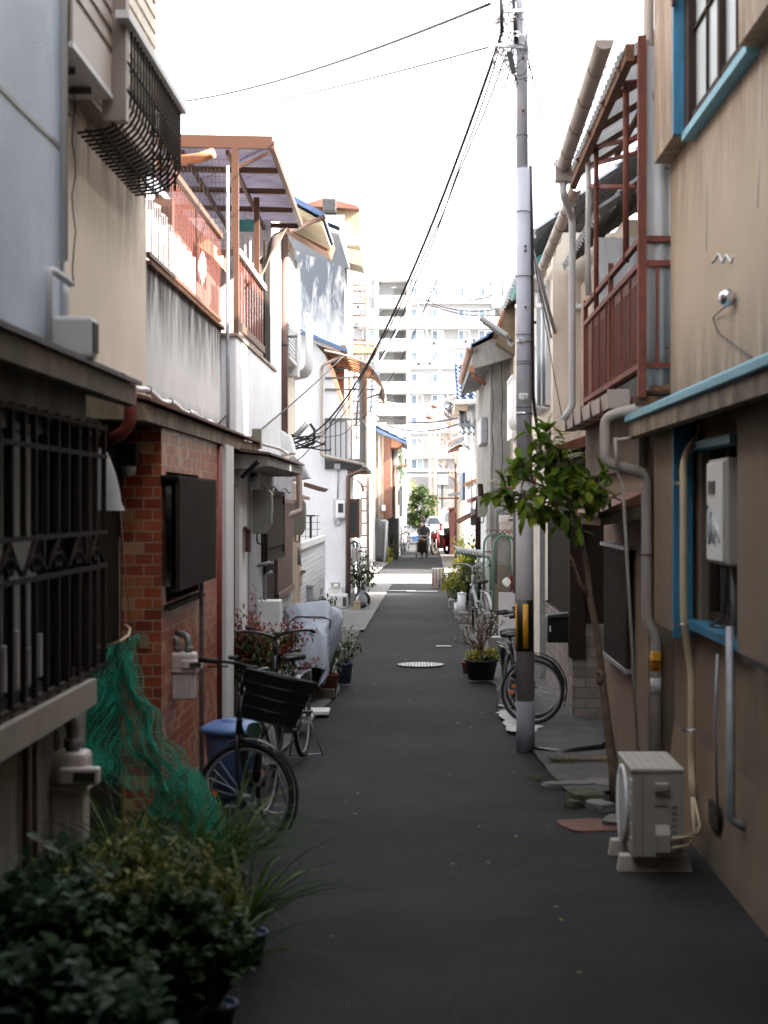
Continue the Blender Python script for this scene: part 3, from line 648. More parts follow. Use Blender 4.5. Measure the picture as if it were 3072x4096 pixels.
# laundry things in balcony
lt = T('drying_rack', 'pale laundry drying rack with turquoise pegs hung inside the balcony', 'drying rack', P(990,880,18.9))
q0 = P(990,880,18.9)
lt.part('hook', MB().torus(q0+Vector((0,0,.05)), (0,1,0), .04, .008, 16, 6), M['pvcw'])
lt.part('board', MB().box(q0.x-.10,q0.x+.10,18.88,18.92,q0.z-.14,q0.z+.0), M['tealtile'])
lt.part('strip', MB().box(q0.x-.04,q0.x-.015,18.89,18.91,q0.z-.75,q0.z-.14).box(q0.x+.02,q0.x+.045,18.89,18.91,q0.z-.8,q0.z-.14), M['pvcw'])
for i, (u, v, Y, wd, hh, lab) in enumerate(((795,1090,14.6,.17,.32,'knotted white bag behind the left balcony bars'),(870,1080,15.6,.10,.36,'slim white bag at the far end of the left balcony bars'),(620,960,12.0,.1,.2,'small white bag near the start of the left balcony bars'))):
    c0 = P(u,v,Y); c0.x = -2.12
    one('laundry_bag', MB().grid(lambda a, b: c0+Vector(((.04*math.cos(6.283*a))*(math.sin(math.pi*min(1,b*1.1+.05))), wd*math.sin(6.283*a)*(math.sin(math.pi*min(1,.12+b*.8))), hh*(.5-b))), 20, 12), M['bag'], lab, 'bag', tuple(c0))
# eave C
t3.part('eave_slab', MB().prism([(-1.74,14.5,2.58),(-1.38,14.5,2.54),(-1.38,14.5,2.46),(-1.5,14.5,2.43),(-1.74,14.5,2.43)], (0,4.2,0)), M['greywall'])
t3.part('eave_roof', MB().prism([(-1.8,14.45,2.64),(-1.35,14.45,2.575),(-1.35,14.45,2.555),(-1.8,14.45,2.60)], (0,4.3,0)), M['brownpipe'])
t3.part('bracket', MB().beam((-1.62,14.55,2.35),(-1.45,14.4,2.50),.03,.03), M['blackp'])
# electric boxes on ledge
eb = T('junction_box', 'dark grey junction box with looped conduit on top of the left eave', 'junction box', (-1.62,15.8,2.66))
eb.part('box', MB().box(-1.67,-1.58,15.9,16.0,2.66,2.86), M['greybox'], bev=.008)
eb.part('conduit', MB().pipe([(-1.62,15.95,2.72),(-1.45,16.4,2.68),(-1.42,17.2,2.65)], .016, 8), M['wirewhite'])
# wall things between 14.7 and 24
def meter_box(u0, u1, v0, v1, Y, m, lab, d=.12):
    x0, x1 = xx(u0,Y), xx(u1,Y); z1, z0 = zz(v0,Y), zz(v1,Y)
    t = T('meter_box', lab, 'meter box', ((x0+x1)/2, Y, z0))
    t.part('case', MB().prism([(x0,Y,z1),(x1-.03,Y,z1),(x1,Y,z1-.04),(x1,Y,z0+.10),(x1-.05,Y,z0),(x0,Y,z0)], (0,d,0)), m, bev=.006)
    t.part('window', MB().box(x1,x1+.006,Y+.03,Y+.09,z0+.2,z1-.08), M['frost'])
    t.part('cable', MB().pipe([(x0+.04,Y+.05,z0),(x0+.04,Y+.05,z0-.1),(x0+.1,Y+.05,z0-.1),(x0+.1,Y+.05,z0)], .008, 6, .04), M['blackp'])
    return t
meter_box(1009,1086,1958,2135,15.45, M['greybox'], 'dark grey electric meter box over the first left doorway')
meter_box(1168,1222,2000,2140,22.2, M['greybox'], 'grey meter box beyond the brown elbowed downpipe')
t3.part('window', hslat(MB(), -1.60, 16.6, 18.6, 1.55, 2.2, .65, .02).box(-1.66,-1.575,16.55,16.6,1.5,2.25).box(-1.66,-1.575,18.6,18.65,1.5,2.25).box(-1.66,-1.575,16.6,18.6,2.2,2.25).box(-1.66,-1.575,16.6,18.6,1.5,1.55), M['darkwood'])
wh = T('boiler', 'white boxy water boiler standing on the ground behind the red leaved shrub', 'boiler', (-1.55,16.4,.03))
wh.part('casing', MB().box(-1.70,-1.42,16.2,16.5,.08,1.13), M['applwhite'], bev=.012)
wh.part('pipe', MB().pipe([(-1.58,16.3,1.13),(-1.58,16.3,1.38),(-1.5,16.3,1.42)], .02, 8).pipe([(-1.68,16.1,1.48),(-1.5,16.1,1.52)], .02,8), M['zinc'])
wh.part('foot', MB().box(-1.69,-1.62,16.22,16.48,.03,.08).box(-1.5,-1.43,16.22,16.48,.03,.08), M['dsteel'])
one('red_mailbox', MB().box(-1.64,-1.60,15.0,15.14,1.66,1.86).prism([(-1.65,14.98,1.86),(-1.585,14.98,1.86),(-1.65,14.98,1.9)],(0,.18,0)), M['maroon'], 'small dark red letter box on the white wall by the first left doorway', 'letter box', (-1.62,15.07,1.66))
lb = T('porch_lamp', 'round globe porch lamp under the second left eave', 'lamp', P(1015,1935,14.9))
q0 = P(1015,1930,14.9)
lb.part('globe', MB().lathe([(.01,-.055),(.04,-.04),(.056,0),(.04,.04),(.02,.05)], q0, 16), M['frost'])
lb.part('base', MB().lathe([(.04,.05),(.035,.09)], q0, 12), M['dsteel'])
l2 = T('porch_lamp', 'dark boxed lamp under the eave above the brick corner', 'lamp', P(520,1850,10.1))
q0 = P(520,1850,10.1)
l2.part('shade', MB().box(q0.x-.07,q0.x+.05,q0.y-.05,q0.y+.06,q0.z-.02,q0.z+.12), M['blackp'], bev=.008)
l2.part('glass', MB().lathe([(.02,-.07),(.045,-.05),(.05,-.01),(.04,.0)], (q0.x-.01,q0.y,q0.z-.02), 14), M['frost'])
# ================================================================== HOUSE L4 : shutters and brown downpipe
t4 = T('shuttered_house', 'pale house with striped rain shutters, rounded window guard and tan eaves', 'house', (-3.5, 23, 0))
t4.part('wall', MB().box(-9,-1.92,21.62,24.6,2.4,6.0), M['creamwall'])
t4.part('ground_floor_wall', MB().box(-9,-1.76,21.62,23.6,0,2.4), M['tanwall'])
t4.part('downpipe', MB().pipe([(-1.83,21.62,5.75),(-1.83,21.62,2.9)], .045, 12), M['brownpipe'])
t4.part('collar', MB().lathe([(.05,0),(.05,.03)], (-1.83,21.62,4.25), 12).box(-1.84,-1.66,21.6,21.64,4.36,4.39), M['dsteel'])
sh = hslat(MB(), -1.80, 21.7, 22.85, 4.17, 5.55, .055, .02, gap=.45)
t4.part('shutter', sh, M['pvcw'])
t4.part('shutter_backing', MB().box(-1.93,-1.806,21.68,22.86,4.13,5.6), M['redclad'])
t4.part('shutter_frame', MB().box(-1.93,-1.75,22.88,23.3,3.95,5.6).box(-1.93,-1.76,21.66,22.86,4.08,4.13), M['pvcw'])
gm = MB()
for i in range(16):
    y = 23.4+i*.08; gm.tube([(-1.66,y,4.85),(-1.66,y,4.22)]+[(-1.66-.15*(1-math.cos(k*.39)), y, 4.22-.17*math.sin(k*.39)) for k in range(1,5)]+[(-1.92,y,4.03)], .012, 5)
gm.box(-1.69,-1.63,23.3,24.6,4.85,4.90)
t4.part('window_guard', gm, M['pvcw'])
t4.part('guard_window', hslat(MB(), -1.85, 23.4, 24.5, 4.1, 5.5, .1, .015), M['pvcw'])
t4.part('soffit', MB().prism([(-2.35,21.3,6.47),(-1.30,21.3,5.88),(-1.30,21.3,5.83),(-2.35,21.3,6.36)], (0,2.15,0)), M['soffit'])
t4.part('barge_board', MB().prism([(-1.34,23.5,5.80),(-2.4,23.5,6.42),(-2.4,23.5,6.6),(-1.28,23.5,5.98)], (0,.7,0)), M['orange'])
t4.part('verge', MB().prism([(-2.45,21.22,6.62),(-1.27,21.22,5.98),(-1.27,21.22,5.91),(-2.45,21.22,6.53)], (0,2.3,0)), M['bluetile'])
t4.part('roof', MB().kawara((-1.22,24.2,6.28),(0,3.4,0),(-2.4,0,1.15),14,8,.03,.03).prism([(-2.45,24.15,6.75),(-1.22,24.15,6.24),(-1.22,24.15,6.18),(-2.45,24.15,6.6)], (0,3.5,0)), M['greytile'])
t4.part('rafter_pole', MB().tube([P(1160,925,21.2),P(1300,866,21.1)], .03, 10), M['brownpipe'])
t4.part('rain_hopper', MB().box(xx(1292,21.1),xx(1345,21.1),21.0,21.15,zz(850,21.1),zz(800,21.1)), M['dsteel'], bev=.01)
# dark chimney-less upper gable wall blackened with mould (neighbour behind)
t5 = T('mouldy_gable_house', 'tall house behind with a grey gable wall blackened by mould', 'house', (-4, 38, 0))
t5.part('wall', MB().box(-7, xx(1378,36.2), 36.2, 41.0, 0, zz(960,36.2)), M['mould'])
t5.part('eave', MB().prism([(xx(1378,36),36.2,zz(985,36)),(xx(1450,36),36.2,zz(1000,36)),(xx(1450,36),36.2,zz(1060,36)),(xx(1378,36),36.2,zz(1040,36))],(0,1.2,0)), M['soffit'])
t5.part('gable_eave', MB().prism([(xx(1340,39),38.8,zz(835,39)),(xx(1440,39),38.8,zz(835,39)),(xx(1440,39),38.8,zz(985,39)),(xx(1378,39),38.8,zz(985,39))],(0,1.5,0)), M['soffit'])
t5.part('attic_wall', MB().box(-7,xx(1378,38.8),38.6,41.0,7.0,9.1), M['white2'])
t5.part('roof', MB().prism([P(1200,822,38.5),P(1437,835,38.5),P(1430,822,38.5),P(1300,790,38.5)], (0,3,0)), M['redtile'])
# ================================================================== HOUSE L6 : white gable house with barrel canopy balcony
t6 = T('white_gable_house', 'plain white gable fronted house with blue tile verge and railed balcony', 'house', (-3, 34, 0))
Y6 = 32.6; xr = xx(1389, Y6)
zt = lambda u, v: zz(v, Y6)
t6.part('wall', MB().prism([(-7,Y6,0),(xr,Y6,0),(xr,Y6,3.75),(xx(1300,Y6),Y6,zz(1420,Y6)),(xx(1238,Y6),Y6,zz(1350,Y6)),(-4.2,Y6,6.4),(-7,Y6,6.4)], (0,3.4,0)), M['white'])
t6.part('verge', MB().prism([P(1205,1325,Y6-.15),P(1385,1405,Y6-.15),P(1385,1422,Y6-.15),P(1205,1350,Y6-.15)], (0,3.8,0)), M['white2'])
t6.part('roof', MB().kawara(P(1388,1402,Y6-.25),(0,4.0,0),(-2.4,0,1.08),14,8,.03,.02).prism([P(1200,1318,Y6-.28),P(1390,1396,Y6-.28),P(1390,1410,Y6-.28),P(1200,1332,Y6-.28)],(0,.5,0)), M['bluetile'])
bx0, bx1 = xx(1300, Y6), xx(1448, Y6)
z0, z1 = zz(1845,Y6), zz(1677,Y6)
fr = MB()
fr.box(bx1-.05,bx1,Y6-.06,Y6,z0,zz(1430,Y6)).box(bx0,bx1,Y6-.05,Y6-.01,z1-.02,z1+.02).box(bx0,bx1,Y6-.05,Y6-.01,z0,z0+.05).box(bx0,bx0+.03,Y6-.05,Y6-.01,z0,z1)
for v in (1512, 1558): fr.box(bx0,xx(1500,Y6),Y6-.04,Y6-.01,zz(v,Y6)-.018,zz(v,Y6)+.018)
for k in range(1, 7): x = bx0+(bx1-bx0)*k/7; fr.box(x-.012,x+.012,Y6-.045,Y6-.02,z0,z1)
for y in (33.6,34.6,35.6): fr.box(bx1-.05,bx1,y,y+.05,z0,zz(1430,Y6))
for k in range(14): y = 32.7+k*.2; fr.box(bx1-.03,bx1-.01,y,y+.02,z0,z1)
fr.box(bx1-.05,bx1,Y6,35.65,z1-.02,z1+.02)
t6.part('balcony_frame', fr, M['framegrey'])
t6.part('balcony_floor', MB().box(bx0,bx1,Y6-.05,35.9,z0-.16,z0-.002), M['dsteel'])
# barrel canopy
cx = [P(1300,1405,Y6), P(1350,1415,Y6), P(1420,1435,Y6), P(1480,1465,Y6), P(1515,1505,Y6), P(1530,1545,Y6), P(1520,1575,Y6)]
def canf(a, b):
    s = a*(len(cx)-1); i = min(int(s), len(cx)-2); f_ = s-i; p = cx[i]*(1-f_)+cx[i+1]*f_; return Vector((p.x, Y6-.3+3.6*b, p.z))
t6.part('barrel_canopy', MB().grid(canf, 18, 1, True, .01), M['polyb'])
rb = MB()
for b_ in (0, .17, .34, .5, .67, .84, 1): rb.tube([canf(k/14, b_)+Vector((0,0,-.02)) for k in range(15)], .02, 6)
t6.part('canopy_rib', rb, M['taupe'])
t6.part('canopy_bracket', MB().tube([P(1520,1575,Y6),P(1430,1605,Y6),P(1425,1700,Y6)], .02, 6), M['taupe'])
t6.part('door_frame', MB().box(xx(1310,36),xx(1345,36),36.0,36.1,zz(1840,36),zz(1500,36)).box(xx(1392,36),xx(1402,36),35.95,36.1,zz(1840,36),zz(1470,36)), M['creamwall'])
t6.part('brown_post', MB().box(xx(1345,36),xx(1376,36),35.9,36.1,zz(1840,36),zz(1490,36)), M['redclad'])
t6.part('gutter_head', MB().box(xr-.12,xr+.0,Y6-.25,Y6-.12,zz(1425,Y6),zz(1385,Y6)), M['brownpipe'])
t6.part('eave_pipe', MB().pipe([(xr-.05,Y6-.2,zz(1425,Y6)),P(1290,1460,Y6-.2),P(1285,1480,Y6-.12),P(1285,1820,Y6-.12),P(1450,1858,Y6-.15)], .035, 10), M['pvc'])
t6.part('downpipe', MB().pipe([P(1450,1880,Y6-.12),P(1392,1905,Y6-.1),P(1390,2385,Y6-.1)], .045, 10), M['brownpipe'])
t6.part('balcony_soffit', MB().box(xx(1400,Y6),xx(1466,Y6),Y6-.02,35.9,zz(1885,Y6),zz(1868,Y6)), M['slate'])
t6.part('door_hood', MB().grid(lambda a, b: Vector((xx(1404,Y6)+.22*math.sin(a*1.57), Y6+.1+1.4*b, zz(1965,Y6)+.26*math.cos(a*1.57))), 8, 1, True, .01), M['polyb'])
bw = t6.part('bay_window', MB().box(xr,xx(1436,Y6),Y6+.15,Y6+1.7,zz(2152,Y6),zz(1995,Y6)), M['brown'])
t6.part('pane', MB().box(xr+.03,xx(1425,Y6),Y6+.14,Y6+.149,zz(2135,Y6),zz(2012,Y6)), M['glass'], bw)
t6.part('annex_wall', MB().box(-3.4,xr-.02,36.05,40.8,0,3.6), M['white'])
t6.part('plinth', MB().box(-7,xr+.02,Y6-.02,Y6+3.3,0,.2), M['concrete'])
# electric meter on the white gable
em = T('electric_meter', 'white electric meter on a board on the white gable wall', 'electric meter', P(1363,2040,Y6))
em.part('board', MB().box(xx(1332,Y6),xx(1388,Y6),Y6-.02,Y6-.001,zz(2082,Y6),zz(1995,Y6)), M['pvcw'])
em.part('case', MB().box(xx(1344,Y6),xx(1383,Y6),Y6-.14,Y6-.022,zz(2074,Y6),zz(2002,Y6)), M['whiteplastic'], bev=.04)
em.part('dial', MB().box(xx(1354,Y6),xx(1374,Y6),Y6-.15,Y6-.139,zz(2050,Y6),zz(2014,Y6)), M['dsteel'])
em.part('cable', MB().pipe([P(1338,2082,Y6-.03),P(1340,2100,Y6-.03),P(1360,2100,Y6-.03),P(1362,2078,Y6-.03)], .012, 6).pipe([P(1350,1995,Y6-.02),P(1352,1880,Y6-.02)], .015,6), M['galv'])
one('switch_box', MB().box(xx(1338,Y6),xx(1361,Y6),Y6-.08,Y6-.002,zz(1877,Y6),zz(1855,Y6)), M['galv'], 'small grey switch box under the white house balcony', 'switch box', P(1350,1870,Y6))
gas_meter(P(1424,2215,Y6+.2), 1.0, 'pale gas meter at the right corner of the white gable house')
gas_meter(P(1192,2300,23.5), .95, 'grey white gas meter above the grey steel cabinet')
# objects at the foot of the white gable
ac = T('storage_case', 'grey ribbed plastic storage case lying below the white gable wall', 'storage case', P(1348,2436,32.2))
ac.part('body', MB().box(xx(1308,32),xx(1390,32),31.9,32.3,0.03,.32), M['pvcw'], bev=.03)
mb = MB()
for k in range(3): mb.box(xx(1318,32),xx(1368,32),31.885,31.9,.09+.065*k,.115+.065*k)
ac.part('rib', mb, M['pvcw'])
ac.part('handle', MB().box(xx(1372,32),xx(1386,32),31.88,31.9,.08,.26), M['dsteel'])
one('storage_box', MB().prism([P(1310,2379,32.2),P(1370,2379,32.2),P(1363,2348,32.2),P(1318,2348,32.2)],(0,.35,0)), M['applwhite'], 'white box stacked on the grey storage case', 'box', P(1340,2379,32.2))
one('stool', MB().box(xx(1322,32),xx(1360,32),32.0,32.3,zz(2336,32),zz(2331,32)).box(xx(1325,32),xx(1330,32),32.0,32.3,zz(2348,32),zz(2336,32)).box(xx(1352,32),xx(1357,32),32.0,32.3,zz(2348,32),zz(2336,32)), M['pvc'], 'small taupe stool on top of the white box', 'stool', P(1340,2348,32.1))
hr = T('hose_reel', 'grey garden hose reel with black hose beside the white house corner', 'hose reel', P(1447,2436,31.8))
c0 = Vector((xx(1447,31.8),31.8,.22))
hr.part('drum', MB().torus(c0,(0,1,0),.13,.045,24,8), M['blackp'])
hr.part('side', MB().lathe([(.03,-.07),(.12,-.068),(.12,-.062),(.03,-.06)], c0, 20, 'y'), M['galv'])
hr.part('frame', MB().beam(c0+Vector((-.15,-.09,-.2)), c0+Vector((0,-.09,.20)), .03,.03).beam(c0+Vector((.15,-.09,-.2)), c0+Vector((0,-.09,.20)), .03,.03), M['galv'])
hr.part('hose', MB().tube([c0+Vector((.05,-.1,.2)),c0+Vector((-.08,0,.6)),c0+Vector((-.13,.2,1.2))], .012, 6), M['blackp'])
one('flower_box', MB().box(xx(1418,32),xx(1445,32),31.5,31.8,.03,.2), M['wood'], 'small weathered wooden box beside the hose reel', 'wooden box', P(1430,2437,31.6))
# brown downpipe with elbows near side
one('elbow_downpipe', MB().pipe([P(1195,1892,22.0),P(1200,2045,21.6),P(1128,2070,20.3),P(1127,2365,20.2)], .042, 12), M['brownpipe'], 'brown downpipe with two elbows on the left house walls', 'drain pipe', P(1128,2365,20.2))
one('vent_hood', MB().prism([P(1062,1728,21.5),P(1128,1722,21.5),P(1160,1745,21.5),P(1176,1812,21.5),P(1062,1832,21.5)],(0,.5,0)), M['applwhite'], 'upper white sheet metal vent hood above the left eaves', 'vent hood', P(1110,1830,21.5), bev=.01)
one('vent_hood', MB().prism([P(1140,1828,23.5),P(1176,1826,23.5),P(1205,1850,23.5),P(1236,1912,23.5),P(1122,1930,23.5)],(0,.5,0)), M['galv'], 'lower grey sheet metal vent hood below the white one', 'vent hood', P(1180,1920,23.5), bev=.01)
one('door_canopy', MB().prism([P(1100,1955,23),P(1197,1985,23),P(1197,1998,23),P(1100,1975,23)],(0,2.2,0)).prism([P(1215,1928,25.5),P(1294,1952,25.5),P(1280,1966,25.5),P(1215,1946,25.5)],(0,1.5,0)), M['brownpipe'], 'thin dark door canopies stepped along the left houses', 'canopy', P(1200,1990,23))
one('vent_pipe', MB().pipe([P(1110,2085,20),P(1110,2200,20)], .03,8).tube([P(1090,2243,20),P(1135,2232,20)], .02,8), M['zinc'], 'short zinc pipe stub under the dark side window', 'pipe', P(1110,2200,20))
bd = T('zinc_riser', 'bundle of zinc riser pipes beside the second gas meter', 'pipe', P(1170,2500,22.8))
bd.part('riser', MB().pipe([P(1178,2185,23),P(1195,2195,23),P(1195,2260,23)], .03, 8).pipe([P(1163,2230,22.8),P(1163,2500,22.8)], .03, 8).pipe([P(1143,2245,22.5),P(1143,2480,22.5)], .025, 8), M['zinc'])
cb = T('steel_cabinet', 'grey steel cabinet with overhanging lid by the white mesh gate', 'cabinet', P(1225,2537,26))
cb.part('body', MB().box(xx(1195,26),xx(1250,26),26,26.3,.03,zz(2348,26)), M['galv'])
cb.part('lid', MB().box(xx(1190,26),xx(1258,26),25.95,26.35,zz(2348,26)+.002,zz(2340,26)), M['galv'])
# white mesh gate + laundry post
gt = T('mesh_gate', 'white wire mesh gate with solid top rail before the white gable wall', 'gate', (-1.85,27,0))
mb = MB()
for k in range(16): z = .25+.08*k; mb.tube([(-1.85,24.4,z),(-1.85,30.6,z)], .006, 4)
for k in range(44): y = 24.4+k*.144; mb.tube([(-1.85,y,.2),(-1.85,y,1.46)], .006, 4)
gt.part('mesh', mb, M['whiteplastic'])
gt.part('top_rail', MB().box(-1.90,-1.80,24.4,30.6,1.42,1.52), M['whiteplastic'])
gt.part('panel', MB().box(-2.0,-1.93,24.4,30.6,.1,1.42), M['white2'])
gt.part('post', MB().box(-1.9,-1.82,24.3,24.38,0,1.5).box(-1.9,-1.82,30.62,30.7,0,1.5), M['whiteplastic'])
tp = T('t_post', 'black T shaped steel post with wire grid before the white gable wall', 'post', P(1243,2170,30))
tp.part('post', MB().box(xx(1238,30),xx(1247,30),30,30.05,1.2,zz(2062,30)).box(xx(1222,30),xx(1261,30),30,30.05,zz(2066,30),zz(2060,30)), M['blackp'])
mb = MB()
for v in (2063, 2090, 2117, 2145): mb.box(xx(1195,30),xx(1280,30),30.06,30.07,zz(v,30)-.006,zz(v,30)+.006)
for u in (1200,1222,1243,1268): mb.box(xx(u,30)-.006,xx(u,30)+.006,30.075,30.085,1.3,zz(2063,30))
tp.part('wire_grid', mb, M['taupe'])
# ladder against the corner
ld_ = T('ladder', 'tall rusty orange ladder standing against the white house corner', 'ladder', P(1440,2360,40.6))
xa, xb_, YL = xx(1402,40.6), xx(1473,40.6), 40.6
ld_.part('rail', MB().tube([(xa,YL,0),(xa-.05,YL,8.6)], .03, 8), M['wood']); ld_.part('rail', MB().tube([(xb_,YL,0),(xb_-.05,YL,7.6)], .038, 8), M['wood'])
mb = MB()
for k in range(24): z = .4+.31*k; mb.tube([(xa,YL,z),(xb_,YL,z)], .018, 6)
ld_.part('rung', mb, M['rusty'])
ld_.part('cage', MB().tube([(xa-.4,YL,6.2),(xb_+.2,YL,6.2)], .04, 6).tube([(xa-.4,YL,7.7),(xb_,YL,7.7)], .04, 6).tube([(xa-.4,YL,6.2),(xa-.4,YL,8.3)], .03, 6).box(xa-.4,xb_+.2,YL-.1,YL+.5,5.95,6.1), M['wood'])
# potted green by the corner
# ================================================================== far left beyond the cross street
t7 = T('blue_tiled_corner_house', 'grey walled house with red brown cladding strip and blue tiled roof past the cross street', 'house', (-3, 58, 0))
Y7 = 58.0
t7.part('wall', MB().box(-7,xx(1545,Y7),Y7,75,zz(2075,Y7)+.002,zz(1690,Y7)), M['tanwall'])
t7.part('ground_floor_wall', MB().box(-7,xx(1545,Y7),Y7-.02,75,0,zz(2075,Y7)), M['darkclad'])
t7.part('cladding', MB().prism([P(1535,1745,Y7-.04),P(1562,1745,Y7-.04),P(1562,2075,Y7-.04),P(1535,2075,Y7-.04)],(0,.03,0)).box(xx(1562,Y7)-.02,xx(1562,Y7),Y7,62,zz(2070,Y7),zz(1745,Y7)), M['redclad'])
t7.part('roof', MB().kawara(P(1625,1765,Y7-.3),(0,6,0),(-3.2,0,1.6),16,10,.04,.03).prism([P(1480,1700,Y7-.3),P(1627,1768,Y7-.3),P(1627,1778,Y7-.3),P(1480,1716,Y7-.3)],(0,6,0)), M['bluetile'])
t7.part('rough_gable', MB().prism([P(1562,1740,Y7),P(1610,1775,Y7),P(1590,1790,Y7),P(1562,1790,Y7)],(0,3,0)), M['orange'])
t7.part('annex_wall', MB().box(-6,xx(1598,66),62,84,0,zz(2075,62)), M['darkclad'])
t7.part('annex_cladding', MB().box(-6,xx(1585,66),62,84,zz(2075,62)+.01,zz(1790,66)), M['slate'])
mb = MB()
for u, v, w_, h_ in ((1575,1800,16,60),(1582,1880,18,50),(1590,1960,14,60)): mb.box(xx(u,61.5),xx(u+w_,61.5),61.4,61.9,zz(v+h_,61.5),zz(v,61.5))
t7.part('window_box', mb, M['galv'])
t7.part('drainpipe', MB().pipe([P(1517,1740,Y7-.1),P(1515,2080,Y7-.1)], .04,8).pipe([P(1520,2085,Y7-.1),P(1545,2085,Y7-.1),P(1545,2240,Y7-.1)], .06,8), M['pvcw'])
one('electric_meter', MB().box(xx(1526,Y7),xx(1542,Y7),Y7-.2,Y7-.05,zz(2044,Y7),zz(2020,Y7)), M['whiteplastic'], 'tiny white electric meter on the dark lower wall of the blue tiled corner house', 'electric meter', P(1534,2044,Y7), bev=.03)
# small tiled house roof peeking above balcony
t8 = T('slate_roof_house', 'small house with a dark slate tile roof seen behind the ladder', 'house', (-2.4, 52, 0))
t8.part('wall', MB().box(-7,xx(1490,54),54,57.5,0,zz(1640,54)), M['white2'])
t8.part('roof', MB().kawara((-7,53.6,zz(1655,54)),(7+xx(1510,54),0,0),(0,2.6,1.6),26,8,.05,.04), M['greytile'])
t8.part('ridge', MB().tube([(-7,56.2,zz(1655,54)+1.62),(xx(1512,54),56.2,zz(1655,54)+1.62)], .12, 10), M['bluetile'])
mg = T('wire_gate', 'leaning chain link gate in a galvanised frame beyond the cross street', 'gate', P(1520,2250,57))
a4 = [P(1488,2250,57),P(1500,2075,57),P(1548,2085,57),P(1540,2250,57)]
mg.part('frame', MB().tube(a4+[a4[0]], .04, 6), M['galv'])
mb = MB()
for k in range(14):
    f_ = k/13; mb.tube([a4[0].lerp(a4[1],f_), a4[3].lerp(a4[2],min(1,f_+.3))], .008, 4); mb.tube([a4[3].lerp(a4[2],f_), a4[0].lerp(a4[1],min(1,f_+.3))], .008, 4)
mg.part('mesh', mb, M['galv'])
def ac_far(u0, u1, v0, v1, Y, lab, grp=None):
    t = T('air_conditioner_unit', lab, 'air conditioner', ((xx(u0,Y)+xx(u1,Y))/2, Y, zz(v1,Y)), grp)
    x0, x1, z0, z1 = xx(u0,Y), xx(u1,Y), zz(v1,Y), zz(v0,Y)
    t.part('casing', MB().box(x0,x1,Y,Y+.3,z0,z1), M['applwhite'], bev=.01)
    mb = MB().lathe([(min(x1-x0,z1-z0)*.42,-.012),(min(x1-x0,z1-z0)*.42,0)], ((x0*.55+x1*.45),Y,(z0+z1)/2), 20, 'y')
    t.part('fan_grille', mb, M['dsteel']); return t
ac_far(1483,1512,2182,2238,59, 'white air conditioner unit on the kerb past the cross street')
t9 = T('grey_far_house', 'narrow dark two storey house with cluttered front further down on the left', 'house', (-2.5,78,0))
t9.part('wall', MB().box(-6,xx(1612,78),76,86,0,5.0), M['greywall'])
t9.part('awning', MB().box(xx(1585,74),xx(1628,74),74,77,zz(1865,74),zz(1858,74)), M['redtile'])
t9.part('pane', MB().box(xx(1600,75.9),xx(1610,75.9),75.9,75.98,1,3), M['glass'])
# ================================================================== HOUSE R1 : beige house, blue trim (extends behind the camera)
r1 = T('beige_house', 'beige rendered house at the right edge with blue painted window trim', 'house', (3.5, 4, 0))
XR = 1.73
r1.part('wall', MB().box(XR,9,-12,11.05,2.86,8.6), M['beige'])
lw = MB().box(1.76,9,-12,8.75,0,2.70).box(1.76,9,10.0,11.05,0,2.70).box(1.76,9,8.75,10.0,0,1.37).box(1.76,9,8.75,10.0,2.46,2.70).box(1.95,9,8.75,10.0,1.37,2.46)
r1.part('ground_floor_wall', lw, M['beige_shaded'])
r1.part('plinth', MB().grid(lambda a, b: Vector((1.755-.07*(1-b)-.02*noise.noise(Vector((0,a*30,b*4))), -12+23.05*a, .001+.62*b*(1-.25*math.sin(a*40)*.1))), 90, 5), M['beige_shaded'])
r1.part('roof', MB().prism([(9,-12.3,8.6),(1.3,-12.3,8.6),(1.25,-12.3,8.75),(5.4,-12.3,10.2),(9,-12.3,8.75)], (0,23.6,0)), M['greytile'])
# upper window and its two shutter boxes
r1.part('shutter_box', MB().box(1.612,XR,10.18,11.02,4.45,7.2), M['beige'], bev=.004)
r1.part('blue_board', MB().box(1.605,XR,10.13,10.178,4.45,7.2), M['blue'])
r1.part('shutter_box', MB().box(1.612,XR,5.6,8.1,4.42,7.2), M['beige'], bev=.004)
r1.part('blue_sill', MB().box(1.655,XR,8.12,10.12,4.40,4.45), M['bluelight'])
wf = MB().box(1.69,XR,8.12,8.2,4.46,7.2).box(1.67,XR,9.95,10.12,4.46,7.2).box(1.68,1.72,8.98,9.05,4.46,7.2).box(1.69,1.72,8.2,9.95,4.46,4.54)
for z in (5.05, 5.65, 6.25): wf.box(1.70,1.715,8.2,9.95,z,z+.02)
for y in (8.6, 9.5): wf.box(1.70,1.715,y,y+.02,4.54,7.2)
w_ = r1.part('window', wf, M['darkwood'])
r1.part('pane', MB().box(1.718,1.728,8.2,9.95,4.5,7.2), M['frost'], w_)
r1.part('catch', MB().box(1.59,1.604,10.05,10.12,5.25,5.75), M['darkwood'])
